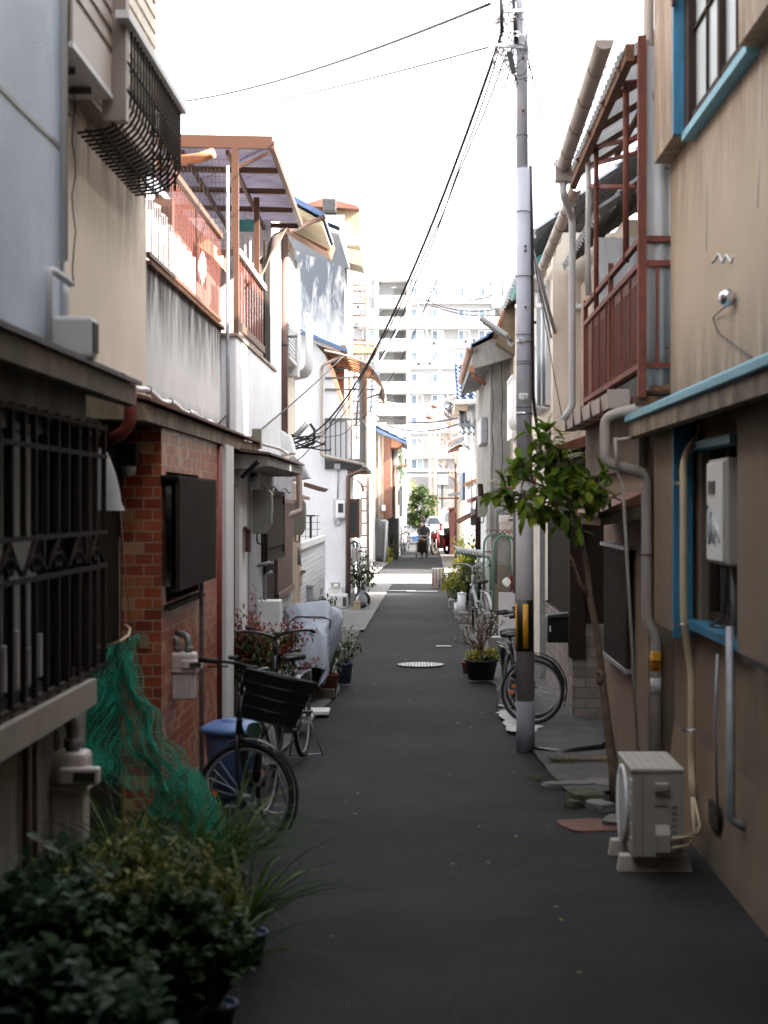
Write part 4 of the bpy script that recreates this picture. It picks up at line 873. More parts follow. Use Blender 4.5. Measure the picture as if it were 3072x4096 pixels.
# ground window
r1.part('shutter_box', MB().box(1.612,1.78,10.18,11.02,1.29,2.72), M['beige_shaded'], bev=.004)
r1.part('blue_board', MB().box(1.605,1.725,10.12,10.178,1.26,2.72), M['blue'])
r1.part('shutter_box', MB().box(1.612,1.78,5.0,8.13,1.35,2.70), M['beige_shaded'], bev=.004)
r1.part('box_slot', MB().box(1.63,1.76,5.0,8.1,1.31,1.35), M['blackp'])
r1.part('blue_sill', MB().box(1.67,1.80,8.4,10.11,1.33,1.38), M['blue'])
r1.part('blue_head', MB().box(1.69,1.80,8.75,10.11,2.44,2.49), M['bluelight'])
wf = MB().box(1.80,1.84,8.76,9.98,1.39,1.44).box(1.80,1.84,9.32,9.38,1.44,2.44).box(1.80,1.84,9.9,9.98,1.44,2.44)
w_ = r1.part('window', wf, M['darkwood']); r1.part('pane', MB().box(1.85,1.86,8.76,9.98,1.39,2.45), M['glass'], w_)
# eave with blue metal edge
r1.part('eave_roof', MB().prism([(1.75,-12,2.87),(1.43,-12,2.72),(1.43,-12,2.68),(1.45,-12,2.67),(1.75,-12,2.83)], (0,23.2,0)), M['bluelight'])
r1.part('eave_board', MB().prism([(1.77,-12,2.82),(1.455,-12,2.665),(1.455,-12,2.57),(1.50,-12,2.56),(1.77,-12,2.70)], (0,23.1,0)), M['fascia'])
# grey downpipe with dog-legs
r1.part('downpipe', MB().pipe([(1.60,11.2,8.4),(1.60,11.2,4.98),(1.71,11.2,4.86),(1.71,11.2,2.82),(1.37,11.2,2.74),(1.30,11.25,2.70),(1.30,11.25,2.40),(1.60,11.3,2.32),(1.60,11.3,1.28),(1.665,11.3,1.18),(1.665,11.3,0)], .037, 14, .06), M['pvc'])
mb = MB()
for z in (4.45, 3.2): mb.torus((1.71,11.2,z), (0,0,1), .039, .005, 16, 5)
for z in (1.75, 1.0): mb.torus((1.6 if z > 1.3 else 1.665,11.3,z), (0,0,1), .039, .005, 16, 5)
r1.part('pipe_band', mb, M['rusty'])
st = one('pipe_sticker', MB().lathe([(.0385,0),(.0385,.14)], (1.665,11.3,.93), 20), M['yellow'], 'yellow warning sticker with red characters on the grey downpipe', 'sticker', (1.665,11.3,.93))
for i, ch in enumerate('引込線'):
    tm = text_mb(ch, .045, (1.655, 11.258, 1.04-.045*i), (1,0,0), (0,0,1), .001); mk('character', tm, M['redpaint'], st, (1.665,11.3,.93))
one('pipe_sticker', MB().lathe([(.0385,0),(.0385,.11)], (1.665,11.3,.77), 20), M['pvcw'], 'faded pink sticker lower on the grey downpipe', 'sticker', (1.665,11.3,.77))
# thin leaning pipe
one('thin_pipe', MB().pipe([P(2545,1750,11.1),P(2462,1760,11.2),P(2472,1900,11.25),P(2492,1950,11.25),P(2560,3160,11.0)], .012, 8, .02).pipe([P(2462,1750,11.2),P(2470,1880,11.2)], .014, 8), M['pvc'], 'thin grey water pipe leaning beside the downpipe', 'pipe', P(2560,3160,11.0))
# cream insulated pipe to the AC
cp = T('insulated_pipe', 'cream taped insulated pipe running down the beige wall to the air conditioner', 'pipe', P(2755,3200,9.75))
pts = [P(2803,1700,10.0),P(2800,1745,9.95),P(2750,1800,9.8),P(2732,1870,9.75),P(2736,1960,9.7),P(2735,2480,9.75),P(2760,2650,9.85),P(2768,2720,9.85),P(2766,3060,9.9),P(2775,3200,9.8)]
cp.part('hose', MB().pipe(pts, .024, 12, .15), M['creampipe'])
cp.part('tail', MB().pipe([P(2775,3190,9.8),P(2800,3300,9.4),P(2790,3335,9.15),P(2690,3338,9.12)], .010, 8, .05).pipe([P(2768,3190,9.8),P(2778,3340,9.4),P(2760,3375,9.15),P(2685,3385,9.12)], .010, 8, .05), M['creampipe'])
mb = MB()
for u, v in ((2735,1932),(2735,2498),(2767,2920)): mb.torus(P(u,v,9.75), (0,0,1), .026, .006, 16, 5).box(xx(u,9.75)-.06,xx(u,9.75)-.02,9.75,9.76,zz(v,9.75)-.012,zz(v,9.75)+.012)
cp.part('clamp', mb, M['steel'])
# dark pipe near right
one('wall_pipe', MB().pipe([(1.66,8.55,1.45),(1.66,8.55,.42),(1.74,8.52,.38)], .025, 12, .04).pipe([(1.60,8.60,1.30),(1.585,8.6,.9),(1.60,8.6,.42)], .008, 6), M['galv'], 'dark grey vertical pipe with an elbow foot on the beige wall', 'pipe', (1.66,8.55,.4))
gh = T('gas_water_heater', 'beige gas water heater with peeling white sticker hung by the blue trimmed window', 'water heater', (1.68,8.6,1.8))
gh.part('case', MB().box(1.605,1.76,8.36,8.90,1.78,2.35), M['applbeige'], bev=.012)
gh.part('cover', MB().box(1.590,1.604,8.42,8.88,1.80,2.33), M['applwhite'], bev=.004)
gh.part('outlet', MB().box(1.583,1.589,8.62,8.80,2.16,2.23), M['blackp'])
sk2 = MB()
for k in range(7): sk2.tube([(1.587,8.5+.05*k,1.9+.03*math.sin(k*2)),(1.587,8.52+.05*k,1.98+.02*k),(1.587,8.56+.04*k,1.93+.03*math.cos(k))], .006, 5)
gh.part('sticker', sk2, M['whiteplastic'])
gh.part('cable', MB().pipe([(1.65,8.6,1.78),(1.66,8.7,1.50),(1.62,8.95,1.42),(1.68,8.62,1.44)], .008, 6), M['blackp'])
gh.part('pipe', MB().pipe([(1.68,8.55,1.78),(1.68,8.55,1.4)], .02, 8), M['zinc'])
# wall lamp / spotlight upper
sp = T('wall_spotlight', 'small chrome spotlight with trailing wire on the upper beige wall', 'spotlight', P(2910,1190,9.0))
q0 = PX(2912,1190,1.69)
sp.part('head', MB().lathe([(.02,-.05),(.045,-.02),(.05,.02),(.03,.05)], q0, 16, 'y'), M['steel'])
sp.part('mount', MB().tube([q0+Vector((0,0,.04)), q0+Vector((.05,0,.0))], .012, 6), M['dsteel'])
sp.part('wire', MB().pipe([q0+Vector((0,.02,-.04)), PX(2850,1270,1.715), PX(2870,1330,1.715), PX(3000,1425,1.72), PX(3072,1470,1.722)], .004, 5, .08), M['cable'])
one('crack_filler', MB().tube([PX(2850,1050,1.728),PX(2875,1015,1.728),PX(2890,1050,1.728),PX(2905,1020,1.728),PX(2925,1050,1.728),PX(2935,1028,1.728)], .0075, 5).tube([PX(2830,440,1.728),PX(2828,700,1.728),PX(2826,1000,1.728)], .003, 4).tube([PX(3042,200,1.728),PX(3040,600,1.728),PX(3030,830,1.728)], .003, 4), M['pvcw'], 'zigzag streak of white filler on the upper beige wall', 'wall filler', PX(2880,1040,1.728))
one('air_brick', MB().box(1.69,1.712,9.1,9.38,.24,.38), M['blackp'], 'black square air vent low in the beige wall', 'vent', (1.70,9.2,.24))
# ------------------------------------------------------------------ AC outdoor unit
A = T('air_conditioner_unit', 'beige air conditioner outdoor unit on plastic feet by the beige wall', 'air conditioner', (1.35,9.4,0))
x0, x1, y0, y1 = 1.205, 1.497, 9.09, 9.72
A.part('casing', MB().box(x0,x1,y0,y1,.095,.592), M['applbeige'], bev=.008)
A.part('lid', MB().box(x0-.006,x1+.006,y0-.006,y1+.006,.575,.603), M['applbeige'], bev=.008)
mb = MB()
for k in range(1, 6): mb.box(x0+.05*k,x0+.05*k+.006,y0+.02,y1-.02,.6032,.606)
A.part('lid_rib', mb, M['pvcw'])
mb = MB(); cy, cz = 9.44, .345
mb.torus((x0-.012,cy,cz),(1,0,0),.215,.012,40,8)
A.part('grille_ring', mb, M['applwhite'])
mb = MB()
for k in range(-11, 12):
    z = cz+k*.0185; hw = math.sqrt(max(0,.212**2-(k*.0185)**2)); mb.tube([(x0-.018,cy-hw,z),(x0-.034,cy,z),(x0-.018,cy+hw,z)], .0032, 5)
A.part('grille', mb, M['applwhite'])
A.part('fan_recess', MB().lathe([(.212,-.002),(.212,0)], (x0-.0045,cy,cz), 30, 'x'), M['blackp'])
mb = MB()
for z in (.53,.46,.39,.28,.2): mb.box(x0-.004,x0,y0+.005,y0+.07,z,z+.006)
A.part('louvre', mb, M['applwhite'])
hx0, hx1 = 1.205+.13, 1.205+.205
A.part('handle', MB().prism([(hx0,y0-.035,.52),(hx0,y0-.03,.475),(hx0,y0,.46),(hx0,y0,.525)], (hx1-hx0,0,0)), M['applbeige'], bev=.004)
A.part('valve_cover', MB().prism([(hx0,y0,.285),(hx0,y0-.05,.235),(hx0,y0-.05,.13),(hx0,y0,.12)], (hx1-hx0+.008,0,0)), M['applbeige'], bev=.006)
A.part('seam', MB().box(x0+.058,x0+.0605,y0-.0012,y0,.10,.57).box(hx0,hx1,y0-.0025,y0,.385,.392), M['dsteel'])
mb = MB()
for k in range(5): mb.box(x1-.066,x1-.035,y0-.0015,y0,.23+.035*k,.25+.035*k)
A.part('rating_label', mb, M['greybox'])
for yy in (9.2, 9.62):
    A.part('foot', MB().prism([(x0-.075,yy-.055,0),(x1+.06,yy-.055,0),(x1+.045,yy-.03,.09),(x0-.055,yy-.03,.09)], (0,.09,0)), M['applbeige'], bev=.006)
A.part('pipe_elbow', MB().tube([(hx1+.01,y0-.03,.21),(x1+.05,y0+.0,.215)], .011, 8).tube([(hx1+.01,y0-.03,.155),(x1+.03,y0,.165)], .011, 8), M['creampipe'])
# debris between pole and AC
def rock(c, sx, sy, sz, seed, rz=0.0):
    mb = MB(); n1, n2 = 14, 8; c = Vector(c); vs = []
    for i in range(n2+1):
        for j in range(n1):
            th = math.pi*i/n2; ph = 2*math.pi*j/n1; d = Vector((math.sin(th)*math.cos(ph), math.sin(th)*math.sin(ph), math.cos(th)))
            d = Vector([math.copysign(abs(q)**.35, q) for q in d]); k = 1+.16*noise.noise(d*1.6+Vector((seed,0,0)))
            p = Vector((d.x*sx*k, d.y*sy*k, d.z*sz*(1+.3*noise.noise(d*2+Vector((0,seed,0))))))
            vs.append(c+Matrix.Rotation(rz,3,'Z')@p+Vector((0,0,sz)))
    return mb.add(vs, [(i*n1+j, i*n1+(j+1)%n1, (i+1)*n1+(j+1)%n1, (i+1)*n1+j) for i in range(n2) for j in range(n1)])
M['moss'] = mat('mossy_concrete', (.10,.10,.07), .95, .3, 14, .8, 50, stain=(.04,.06,.02), streak=.6)
for nm, u, v, Y, sx, sy, sz, rz, m_, lab in (('concrete_block',2345,3215,11.25,.13,.12,.05,.2,'moss','mossy concrete block nearest the tree foot'),
    ('stone_slab',2280,3135,11.9,.21,.07,.025,.12,'concrete','long pale stone slab by the mossy block'),
    ('stone_slab',2400,3260,11.0,.07,.10,.035,.5,'concrete','small upright pale stone between block and tree'),
    ('stone_slab',2350,3330,10.45,.17,.20,.012,.3,'redclad','reddish flat paving slab beside the air conditioner'),
    ('stone_slab',2455,3300,10.5,.06,.13,.03,-.3,'concrete','whitish crumbled cement lump beside the air conditioner'),
    ('stone_slab',2290,3220,11.1,.05,.05,.03,.8,'moss','small rounded stone left of the mossy block'),
    ('stone_slab',2340,3010,13.0,.28,.09,.03,.0,'slate','dark stone slab under the black hose'),
    ('stone_slab',2420,3120,12.0,.12,.16,.02,.2,'concrete','grey slab behind the tree foot')):
    one(nm, rock((xx(u,Y),Y,-.005), sx, sy, sz, u*.01, rz), M[m_], lab, 'stone', (xx(u,Y),Y,0))
one('metal_sheet', MB().corr(P(2190,3130,12.5),(.28,0,0),(0,.75,0),4,.012), M['galv'], 'short ribbed metal sheet lying on the ground behind the plank', 'metal sheet', P(2250,3110,12.5))
one('kerb_hose', MB().tube([P(2130,3000,13.6),P(2250,3015,13.4),P(2400,2990,13.6),P(2440,2960,13.8)], .03, 8), M['blackp'], 'black hose lying on the ground behind the pole foot', 'hose', P(2250,3015,13.4))
# ================================================================== HOUSE R2 : red iron balcony
r2 = T('red_balcony_house', 'tan house with a rust red iron balcony under clear corrugated roofing', 'house', (3, 13, 0))
r2.part('wall', MB().box(2.7,9,11.1,15.6,2.8,7.5).box(1.60,9,11.45,15.2,2.36,2.78), M['tanwall'])  # hidden upper wall made tall to shade the left parapet
r2.part('ground_floor_wall', MB().box(1.62,9,11.35,14.1,0,2.36).box(2.3,9,14.1,15.6,0,2.36), M['beige_shaded'])
r2.part('corrugated_wall', MB().corr((1.56,11.16,2.9),(.9,0,0),(0,0,2.4),9,.014).corr((2.65,11.2,2.9),(0,3.7,0),(0,0,2.3),24,.014), M['pvcw'])
xf = 1.54
rl = MB().box(xf-.02,xf+.02,11.14,14.9,3.93,3.97).box(xf-.02,xf+.02,11.14,14.9,3.76,3.80).box(xf-.02,xf+.02,11.14,14.9,3.05,3.09).box(xf-.025,xf+.03,11.1,11.16,2.85,5.36).box(xf-.02,xf+.02,14.86,14.9,2.85,4.0).box(xf-.02,xf+.02,12.9,12.94,2.9,4.05)
rl.box(xf+.03,2.6,11.11,11.15,3.93,3.97).box(xf+.03,2.6,11.11,11.15,3.76,3.80).box(xf+.03,2.6,11.11,11.15,3.05,3.09)
r2.part('railing', rl, M['rust'])
bars = MB()
for i in range(44): y = 11.22+3.6*i/43; bars.box(xf-.002,xf+.003,y-.011,y+.011,3.09,3.77) if i % 6 else bars.box(xf-.012,xf+.012,y-.014,y+.014,3.09,3.77)
for i in range(6): x = xf+.1+.15*i; bars.box(x,x+.016,11.12,11.14,3.09,3.77)
r2.part('baluster', bars, M['rust'])
r2.part('panel', MB().corr((xf+.06,11.3,3.05),(0,3.5,0),(0,0,.68),20,.008), M['bronze'])
po = MB()
for u, v0, v1, Y, r in ((2504,345,1050,11.9,.024),(2385,585,1240,13.9,.022)): po.tube([P(u,v1,Y),P(u,v0,Y)], r, 8)
for a, b_ in ((P(2450,338,12.2),P(2560,325,12.2)),(P(2380,588,13.9),P(2560,550,12.6)),(P(2350,745,14.4),P(2545,748,12.6)),(P(2345,665,14.6),P(2550,610,12.9))): po.tube([a,b_], .02, 8)
r2.part('roof_post', po, M['rust'])
r2.part('wrapped_post', MB().tube([P(2354,1180,14.3),P(2350,1000,14.3),P(2356,800,14.3),P(2352,640,14.3)], [.03,.024,.03,.022], 8), M['potwhite'])
# corrugated canopy, slopes up inland
e0, e1 = P(2500,185,11.3), P(2300,680,15.6)
rs = MB().corr((1.40,11.25,5.28),(0,4.5,-.06),(1.5,0,.95),30,.012)
r2.part('canopy_sheet', rs, M['poly'])
bm_ = MB().beam((1.47,11.2,5.27),(1.47,15.4,5.2),.06,.12)
for y in (11.5,12.5,13.5,14.5,15.3): bm_.beam((1.42,y,5.22),(2.9,y,6.13),.04,.05)
for k in (0.5, 1.0): bm_.beam((1.4+k,11.3,5.22+.62*k),(1.4+k,15.5,5.16+.62*k),.04,.04)
r2.part('canopy_frame', bm_, M['rusty'])
r2.part('sheet', MB().corr((1.62,14.95,3.1),(1.0,0,0),(0,0,1.5),7,.014), M['poly'])
# gutters
gq = MB()
def half_gutter(mb, a, b, r, sgn=1):
    a, b = Vector(a), Vector(b)
    return mb.grid(lambda s, t_: a.lerp(b, s)+Vector((-r*math.cos(math.pi*t_), 0, -r*math.sin(math.pi*t_))), 10, 10, True, .004)
g1 = half_gutter(MB(), (1.25,10.8,5.24), (1.25,13.9,5.06), .062)
g1.prism([(1.25+.062*math.cos(a), 10.795, 5.24-.062*math.sin(a)) for a in [math.pi*k/10 for k in range(11)]], (0,.004,0))
g1.box(1.18,1.32,13.9,14.02,4.92,5.10)
r2.part('gutter', g1, M['pvc'])
hb_ = MB()
for y in (11.3,12.0,12.7,13.4): hb_.torus((1.25,y,5.21-.058*(y-10.8)),(0,1,0),.064,.004,16,4)
r2.part('gutter_hook', hb_, M['rusty'])
r2.part('downpipe', MB().pipe([(1.25,13.96,4.95),(1.25,13.96,4.80),(1.36,14.3,4.66),(1.36,14.3,2.98),(1.28,14.3,2.86)], .032, 12), M['pvcw'])
g2 = half_gutter(MB(), (1.50,15.3,5.16), (1.50,20.2,4.98), .06); g2.box(1.42,1.56,20.2,20.33,4.80,5.0); r2.part('gutter', g2, M['pvc'])
hb_ = MB()
for k in range(7): hb_.torus((1.5,15.6+.7*k,5.12-.026*k),(0,1,0),.062,.004,16,4)
r2.part('gutter_hook', hb_, M['rusty'])
r2.part('branch_pipe', MB().pipe([(1.50,20.25,4.8),(1.50,20.25,4.62),(2.1,19.0,4.45)], .04, 10), M['pvcw'])
# box gutter over ground floor
r2.part('box_gutter', MB().prism([(1.33,11.28,2.90),(1.345,11.28,2.79),(1.46,11.28,2.79),(1.47,11.28,2.90)], (0,3.8,0)).box(1.32,1.48,11.27,11.29,2.78,2.915), M['pvc'], bev=.004)
hb_ = MB()
for y in (11.8,12.5,13.2,13.9,14.6): hb_.box(1.325,1.48,y,y+.008,2.782,2.91)
r2.part('gutter_strap', hb_, M['rusty'])
r2.part('fascia_board', MB().box(1.56,1.60,11.4,15.1,2.36,2.80), M['slate'])
r2.part('balcony_floor', MB().box(1.5,2.7,11.15,15.0,2.80,2.86).lathe([(.2,2.87),(.22,2.92),(.1,2.95)], (1.75,11.3,0), 16), M['rusty'])
# small red door roof
r2.part('door_roof', MB().prism([(1.62,11.5,2.20),(1.28,11.5,2.04),(1.28,11.5,2.015),(1.62,11.5,2.12)], (0,1.9,0)), M['redtile'])
r2.part('door_roof_board', MB().prism([(1.62,11.52,2.12),(1.30,11.52,2.012),(1.30,11.52,1.95),(1.62,11.52,2.0)], (0,1.86,0)), M['slate'])
dl = slat_panel(MB(), 1.575, 12.05, 13.55, .86, 1.76, .05, .02, -1); r2.part('dark_shutter', dl, M['bronze'])
r2.part('shutter_cap', MB().box(1.53,1.62,12.0,13.6,1.76,1.79), M['galv'])
r2.part('shutter_sill', MB().box(1.54,1.6,12.0,13.6,.83,.86), M['galv'])
# black sheet stands in for the shade inside the passage
r2.part('passage_shade', MB().box(2.28,2.3,14.1,15.7,0,2.8), M['blackp'])
# ================================================================== HOUSE R3 : dark louvred window, white brick base
r3 = T('louvred_window_house', 'house with black louvred window over a pinkish white brick base behind the pole', 'house', (3, 18, 0))
r3.part('wall', MB().box(2.0,9,15.7,19.4,2.6,4.9), M['creamwall'])
r3.part('ground_floor_wall', MB().box(1.62,9,15.75,19.4,.93,2.6), M['darkwood'])
r3.part('brick_base', MB().box(1.50,9,15.75,19.4,0,.93), M['whitebrick'])
r3.part('dark_post', MB().box(1.47,1.62,15.70,15.9,.6,2.5), M['darkwood'])
lv = slat_panel(MB(), 1.56, 16.6, 19.3, .95, 1.92, .07, .02, -1); lv.box(1.52,1.62,16.5,19.38,.92,.95).box(1.52,1.62,16.5,19.38,1.92,1.96)
r3.part('louvre_window', lv, M['bronze'])
r3.part('green_post', MB().box(1.44,1.50,19.2,19.3,0,2.3), M['galv'])
r3.part('eave', MB().prism([(2.2,15.5,2.98),(1.28,15.5,2.66),(1.28,15.5,2.60),(2.2,15.5,2.8)], (0,3.8,0)), M['redtile'])
r3.part('window', MB().box(1.93,1.99,15.8,17.2,3.0,4.3).box(1.90,1.93,15.75,15.85,2.95,4.35).box(1.90,1.93,17.15,17.25,2.95,4.35), M['bronze'])
r3.part('annex_wall', MB().box(1.95,2.0,17.4,19.4,2.7,4.75), M['tanwall'])
r3.part('roof', MB().kawara((1.75,15.6,4.95),(0,3.8,0),(2.6,0,2.1),20,12,.04,.03), M['greytile'])
mb_ = T('mailbox', 'dark grey metal mailbox hung on the brick base under the louvred window', 'mailbox', (1.4,16.0,.74))
mb_.part('body', MB().box(1.27,1.50,15.9,16.1,.73,.98), M['blackp'], bev=.008)
mb_.part('lid', MB().prism([(1.255,15.87,.985),(1.50,15.87,.985),(1.50,15.87,1.03),(1.27,15.87,1.005)], (0,.24,0)), M['dsteel'])
mb_.part('label', MB().box(1.285,1.30,15.895,15.90,.84,.90), M['whiteplastic'])
# ================================================================== HOUSE R4 : cream two-storey with bay guards
r4 = T('cream_window_house', 'cream house with boxy white window guards just beyond the pole', 'house', (3, 24, 0))
r4.part('wall', MB().box(1.62,9,19.5,28.0,0,5.42), M['creamwall'])
r4.part('fascia', MB().prism([P(2100,1150,22),P(2170,1085,22),P(2230,1150,22),P(2230,1230,22),P(2110,1230,22)],(0,.05,0)), M['creamwall'])
r4.part('teal_ridge', MB().obox(P(2130,1100,22.0), (.22,0,.14), (0,1.5,0), (-.02,0,.03)), M['tealtile'])
r4.part('roof', MB().kawara((1.42,19.5,5.42),(0,8.6,0),(3.0,0,2.4),22,12,.04,.03), M['greytile'])
bk = T('sun_blocking_house', 'added tall house block behind the right hand houses, shading the left side', 'house', (7,24,0))  # unseen block added to keep sun off the left houses
bk.part('wall', MB().box(4.75,10,15.8,33,0,9.5), M['tanwall']); bk.part('roof', MB().prism([(4.6,15.5,9.5),(10.3,15.5,9.5),(7.5,15.5,10.8)],(0,17.8,0)), M['greytile'])
for k, (ya, yb) in enumerate(((19.9,21.6),(24.4,25.8))):
    window_side(r4, 1.62, ya, yb, 3.35, 4.9, -1, M['pvcw'], M['glasslt'], 1)
    gm = MB()
    for i in range(10): y = ya+(yb-ya)*i/9; gm.tube([(1.42,y,4.05),(1.42,y,3.45),(1.46,y,3.33),(1.60,y,3.30)], .010, 5)
    gm.box(1.40,1.44,ya,yb,4.05,4.09).box(1.455,1.46,ya,yb,3.36,4.05); r4.part('window_guard', gm, M['whiteplastic'])
r4.part('awning_bar', MB().beam(P(2115,1290,22.2),P(2200,1290,22.2),.04,.04).beam(P(2190,1210,22),P(2195,1400,22),.02,.04), M['dsteel'])
r4.part('leaning_pole', MB().tube([P(2110,930,18.5),P(2220,1330,19.5)], .022, 8).tube([P(2120,985,18.7),P(2205,1350,19.6)], .014, 6), M['galv'])
r4.part('white_shutter', MB().box(1.50,1.62,26.2,27.6,3.2,4.2), M['white2'])
r4.part('door', MB().box(1.56,1.615,23.0,24.2,0.03,2.1), M['redclad'])
r4.part('canopy', MB().prism([(1.62,22.3,2.5),(1.25,22.3,2.35),(1.25,22.3,2.3),(1.62,22.3,2.38)],(0,3,0)), M['redtile'])
gas_meter((1.42,21.6,1.9), 1.1, 'cream gas meter on the cream house wall just left of the pole').o.__delitem__('group')
# ================================================================== HOUSE R5 : grey concrete wall with blue tile eave
Y5 = 28.2
r5 = T('grey_concrete_house', 'house with a bare grey concrete side wall and blue tiled eave with copper gutter', 'house', (3, 31, 0))
r5.part('wall', MB().box(xx(1965,Y5),9,Y5,36,0,zz(1420,Y5)), M['greywall'])
r5.part('concrete_post', MB().box(xx(1965,Y5)-.02,xx(2040,Y5),Y5-.05,Y5,1.55,zz(1425,Y5)), M['greywall'])
r5.part('cream_corner', MB().box(xx(2040,Y5),9,Y5-.06,Y5-.001,0,zz(1425,Y5)), M['creamwall'])
r5.part('pebble_base', MB().box(xx(1960,Y5)-.02,xx(2045,Y5),Y5-.10,Y5,0,1.05), M['pebble'])
r5.part('eave', MB().prism([P(2060,1425,Y5-.5),P(1880,1480,Y5-.5),P(1885,1465,Y5-.5),P(1895,1390,Y5-.5),P(2060,1310,Y5-.5)],(0,6.5,0)), M['greywall'])
r5.part('roof', MB().kawara(P(1890,1385,Y5-.6),(0,6.8,0),(2.4,0,1.5),22,9,.035,.03), M['bluetile'])
gg = half_gutter(MB(), P(1890,1400,Y5-.8), P(1912,1480,Y5+5.5), .07); gg = MB()
gg = half_gutter(gg, (xx(1888,Y5-.6),Y5-.8,zz(1400,Y5)), (xx(1888,Y5-.6),Y5+6,zz(1415,Y5)), .085)
gg.tube([P(2065,1130,Y5-1.0),P(1985,1350,Y5-.5)], .07, 10).box(xx(1870,Y5),xx(1893,Y5),Y5-.6,Y5-.4,zz(1500,Y5),zz(1475,Y5))
r5.part('gutter', gg, M['orange'])
r5.part('gable_eave', MB().prism([P(2060,1140,Y5-.9),P(2060,1420,Y5-.9),P(1985,1370,Y5-.9)],(0,.6,0)), M['slate'])
r5.part('branch_pipe', MB().tube([P(1892,1500,Y5-.4),P(1940,1535,Y5-.2)], .04, 8), M['redtile'])
r5.part('window_guard', MB().box(xx(1922,Y5+1.5),xx(1952,Y5+1.5),Y5+1.4,Y5+3.2,zz(1775,Y5+1.5),zz(1670,Y5+1.5)), M['galv'], bev=.03)
r5.part('window', MB().box(xx(1945,Y5+.5),xx(1964,Y5+.5),Y5+.4,Y5+3.6,1.0,2.1), M['pvcw'])
r5.part('awning', MB().prism([P(1885,1995,Y5+1),P(1980,1960,Y5+1),P(1980,1972,Y5+1),P(1885,2012,Y5+1)],(0,3,0)), M['redtile'])
r5.part('tin_canopy', MB().corr(P(1835,2090,Y5+4),(0,3,0),(.55,0,.28),14,.02), M['rusty'])
r5.part('cloth_awning', MB().grid(lambda a, b: P(1822+38*(1-math.cos(a*1.57)), 2050-52*math.sin(a*1.57)+0, Y5+5+2*b), 8, 1, True, .01), M['creamwall'])
r5.part('downpipe', MB().pipe([P(1920,1935,Y5+.6),P(1925,1990,Y5+.6),P(1912,2010,Y5+.6),P(1912,2200,Y5+.6)], .05, 8), M['darkwood'])
r5.part('drop_wire', MB().tube([P(1970+3*math.sin(k), 1400+28*k, Y5-.15) for k in range(22)], .01, 4).tube([P(2008+3*math.sin(k*1.3), 1100+45*k, Y5-.2) for k in range(20)], .01, 4), M['cable'])
meter_box(1912,1952,1985,2068,Y5-.4, M['greybox'], 'olive green meter box on the grey concrete house')
meter_box(1884,1912,2035,2102,Y5+4.5, M['galv'], 'flat grey meter box further down the right side')
gas_meter(P(2020,2095,26.5), 1.1, 'pale gas meter beside the pole on the grey concrete house').o.__delitem__('group')
# laundry racks : green hoops
def hoop(u0, u1, v0, v1, Y, lab):
    t = T('green_rack', lab, 'laundry rack', P(u0,v1,Y), 'green tubular racks by the right wall')
    t.part('tube', MB().pipe([P(u0,v1,Y),P(u0+4,v0,Y),P(u1,v0-4,Y+.4),P(u1,v1-20,Y+.4)], .018, 8, .2), M['greenpipe'])
    pts = [P(u0+10+(u1-u0)*k/30, v0-12-9*abs(math.sin(k*.5)), Y+.1) for k in range(31)]
    t.part('wire', MB().tube(pts, .008, 4), M['rusty']); return t
for r_ in (hoop(1932,2040,2140,2440,26,'taller green hoop of the rack left of the pole'), hoop(1972,2060,2148,2500,24.5,'nearer green hoop with its top just left of the pole'), hoop(1905,1962,2225,2470,27.5,'lower dark green rack tube behind the silver bicycle')): pass
cl = T('clothes_pole', 'green clothes pole laid level with white pegs over the flower pots', 'clothes pole', P(1890,2210,27))
cl.part('pole', MB().tube([P(1822,2208,27),P(1950,2228,27)], .025, 8), M['greenpipe'])
mb = MB()
for k in range(9): q = P(1832+13*k,2196+2*k,26.9); mb.tube([q+Vector((-.05,0,.05)),q,q+Vector((.05,0,-.07))], .016, 5)
mb.tube([P(1835,2198,26.95),P(1940,2212,26.95)], .025, 6)
cl.part('peg', mb, M['whiteplastic'])
one('white_bag', MB().grid(lambda a, b: P(2026,2330,25.5)+Vector((.07*math.cos(a*6.283)*math.sin(3.1*min(1,.05+b)), .05*math.sin(a*6.283), .16*(.5-b))), 14, 10), M['bag'], 'small knotted white bag hanging left of the pole', 'bag', P(2026,2330,25.5))
one('fuse_box', MB().box(xx(2038,26),xx(2062,26),25.9,26.1,zz(2360,26),zz(2300,26)), M['redpaint'], 'red box half hidden behind the left edge of the pole', 'box', P(2050,2360,26))
one('pvc_fence_panel', MB().prism([P(1995,2550,24),P(2060,2550,24),P(2060,2370,24),P(1995,2370,24)],(0,.06,0)), M['whiteplastic'], 'white plastic panel standing behind the leafless shrub', 'panel', P(2030,2550,24))
# ================================================================== HOUSE R6 : white house with blue roof, further ones
Y6r = 37.5
r6 = T('white_blue_roof_house', 'white walled house with a bright blue tiled roof facing the alley', 'house', (2, 38, 0))
r6.part('wall', MB().box(xx(1868,Y6r),8,Y6r,41.5,0,zz(1610,Y6r)), M['white'])
r6.part('roof', MB().kawara((xx(1825,Y6r),Y6r-.4,zz(1608,Y6r)),(4.5,0,0),(0,2.2,1.05),26,9,.05,.04), M['bluetile'])
r6.part('gutter', MB().tube([(xx(1818,Y6r),Y6r-.45,zz(1612,Y6r)),(3,Y6r-.45,zz(1612,Y6r))], .06, 8), M['pvcw'])
r6.part('eave', MB().prism([P(1820,1616,Y6r-.4),P(1870,1616,Y6r-.4),P(1870,1640,Y6r-.4),P(1820,1634,Y6r-.4)],(0,3.6,0)), M['tanwall'])
r6.part('downpipe', MB().tube([P(1890,1615,Y6r-.1),P(1888,2100,Y6r-.1)], .05, 8), M['pvcw'])
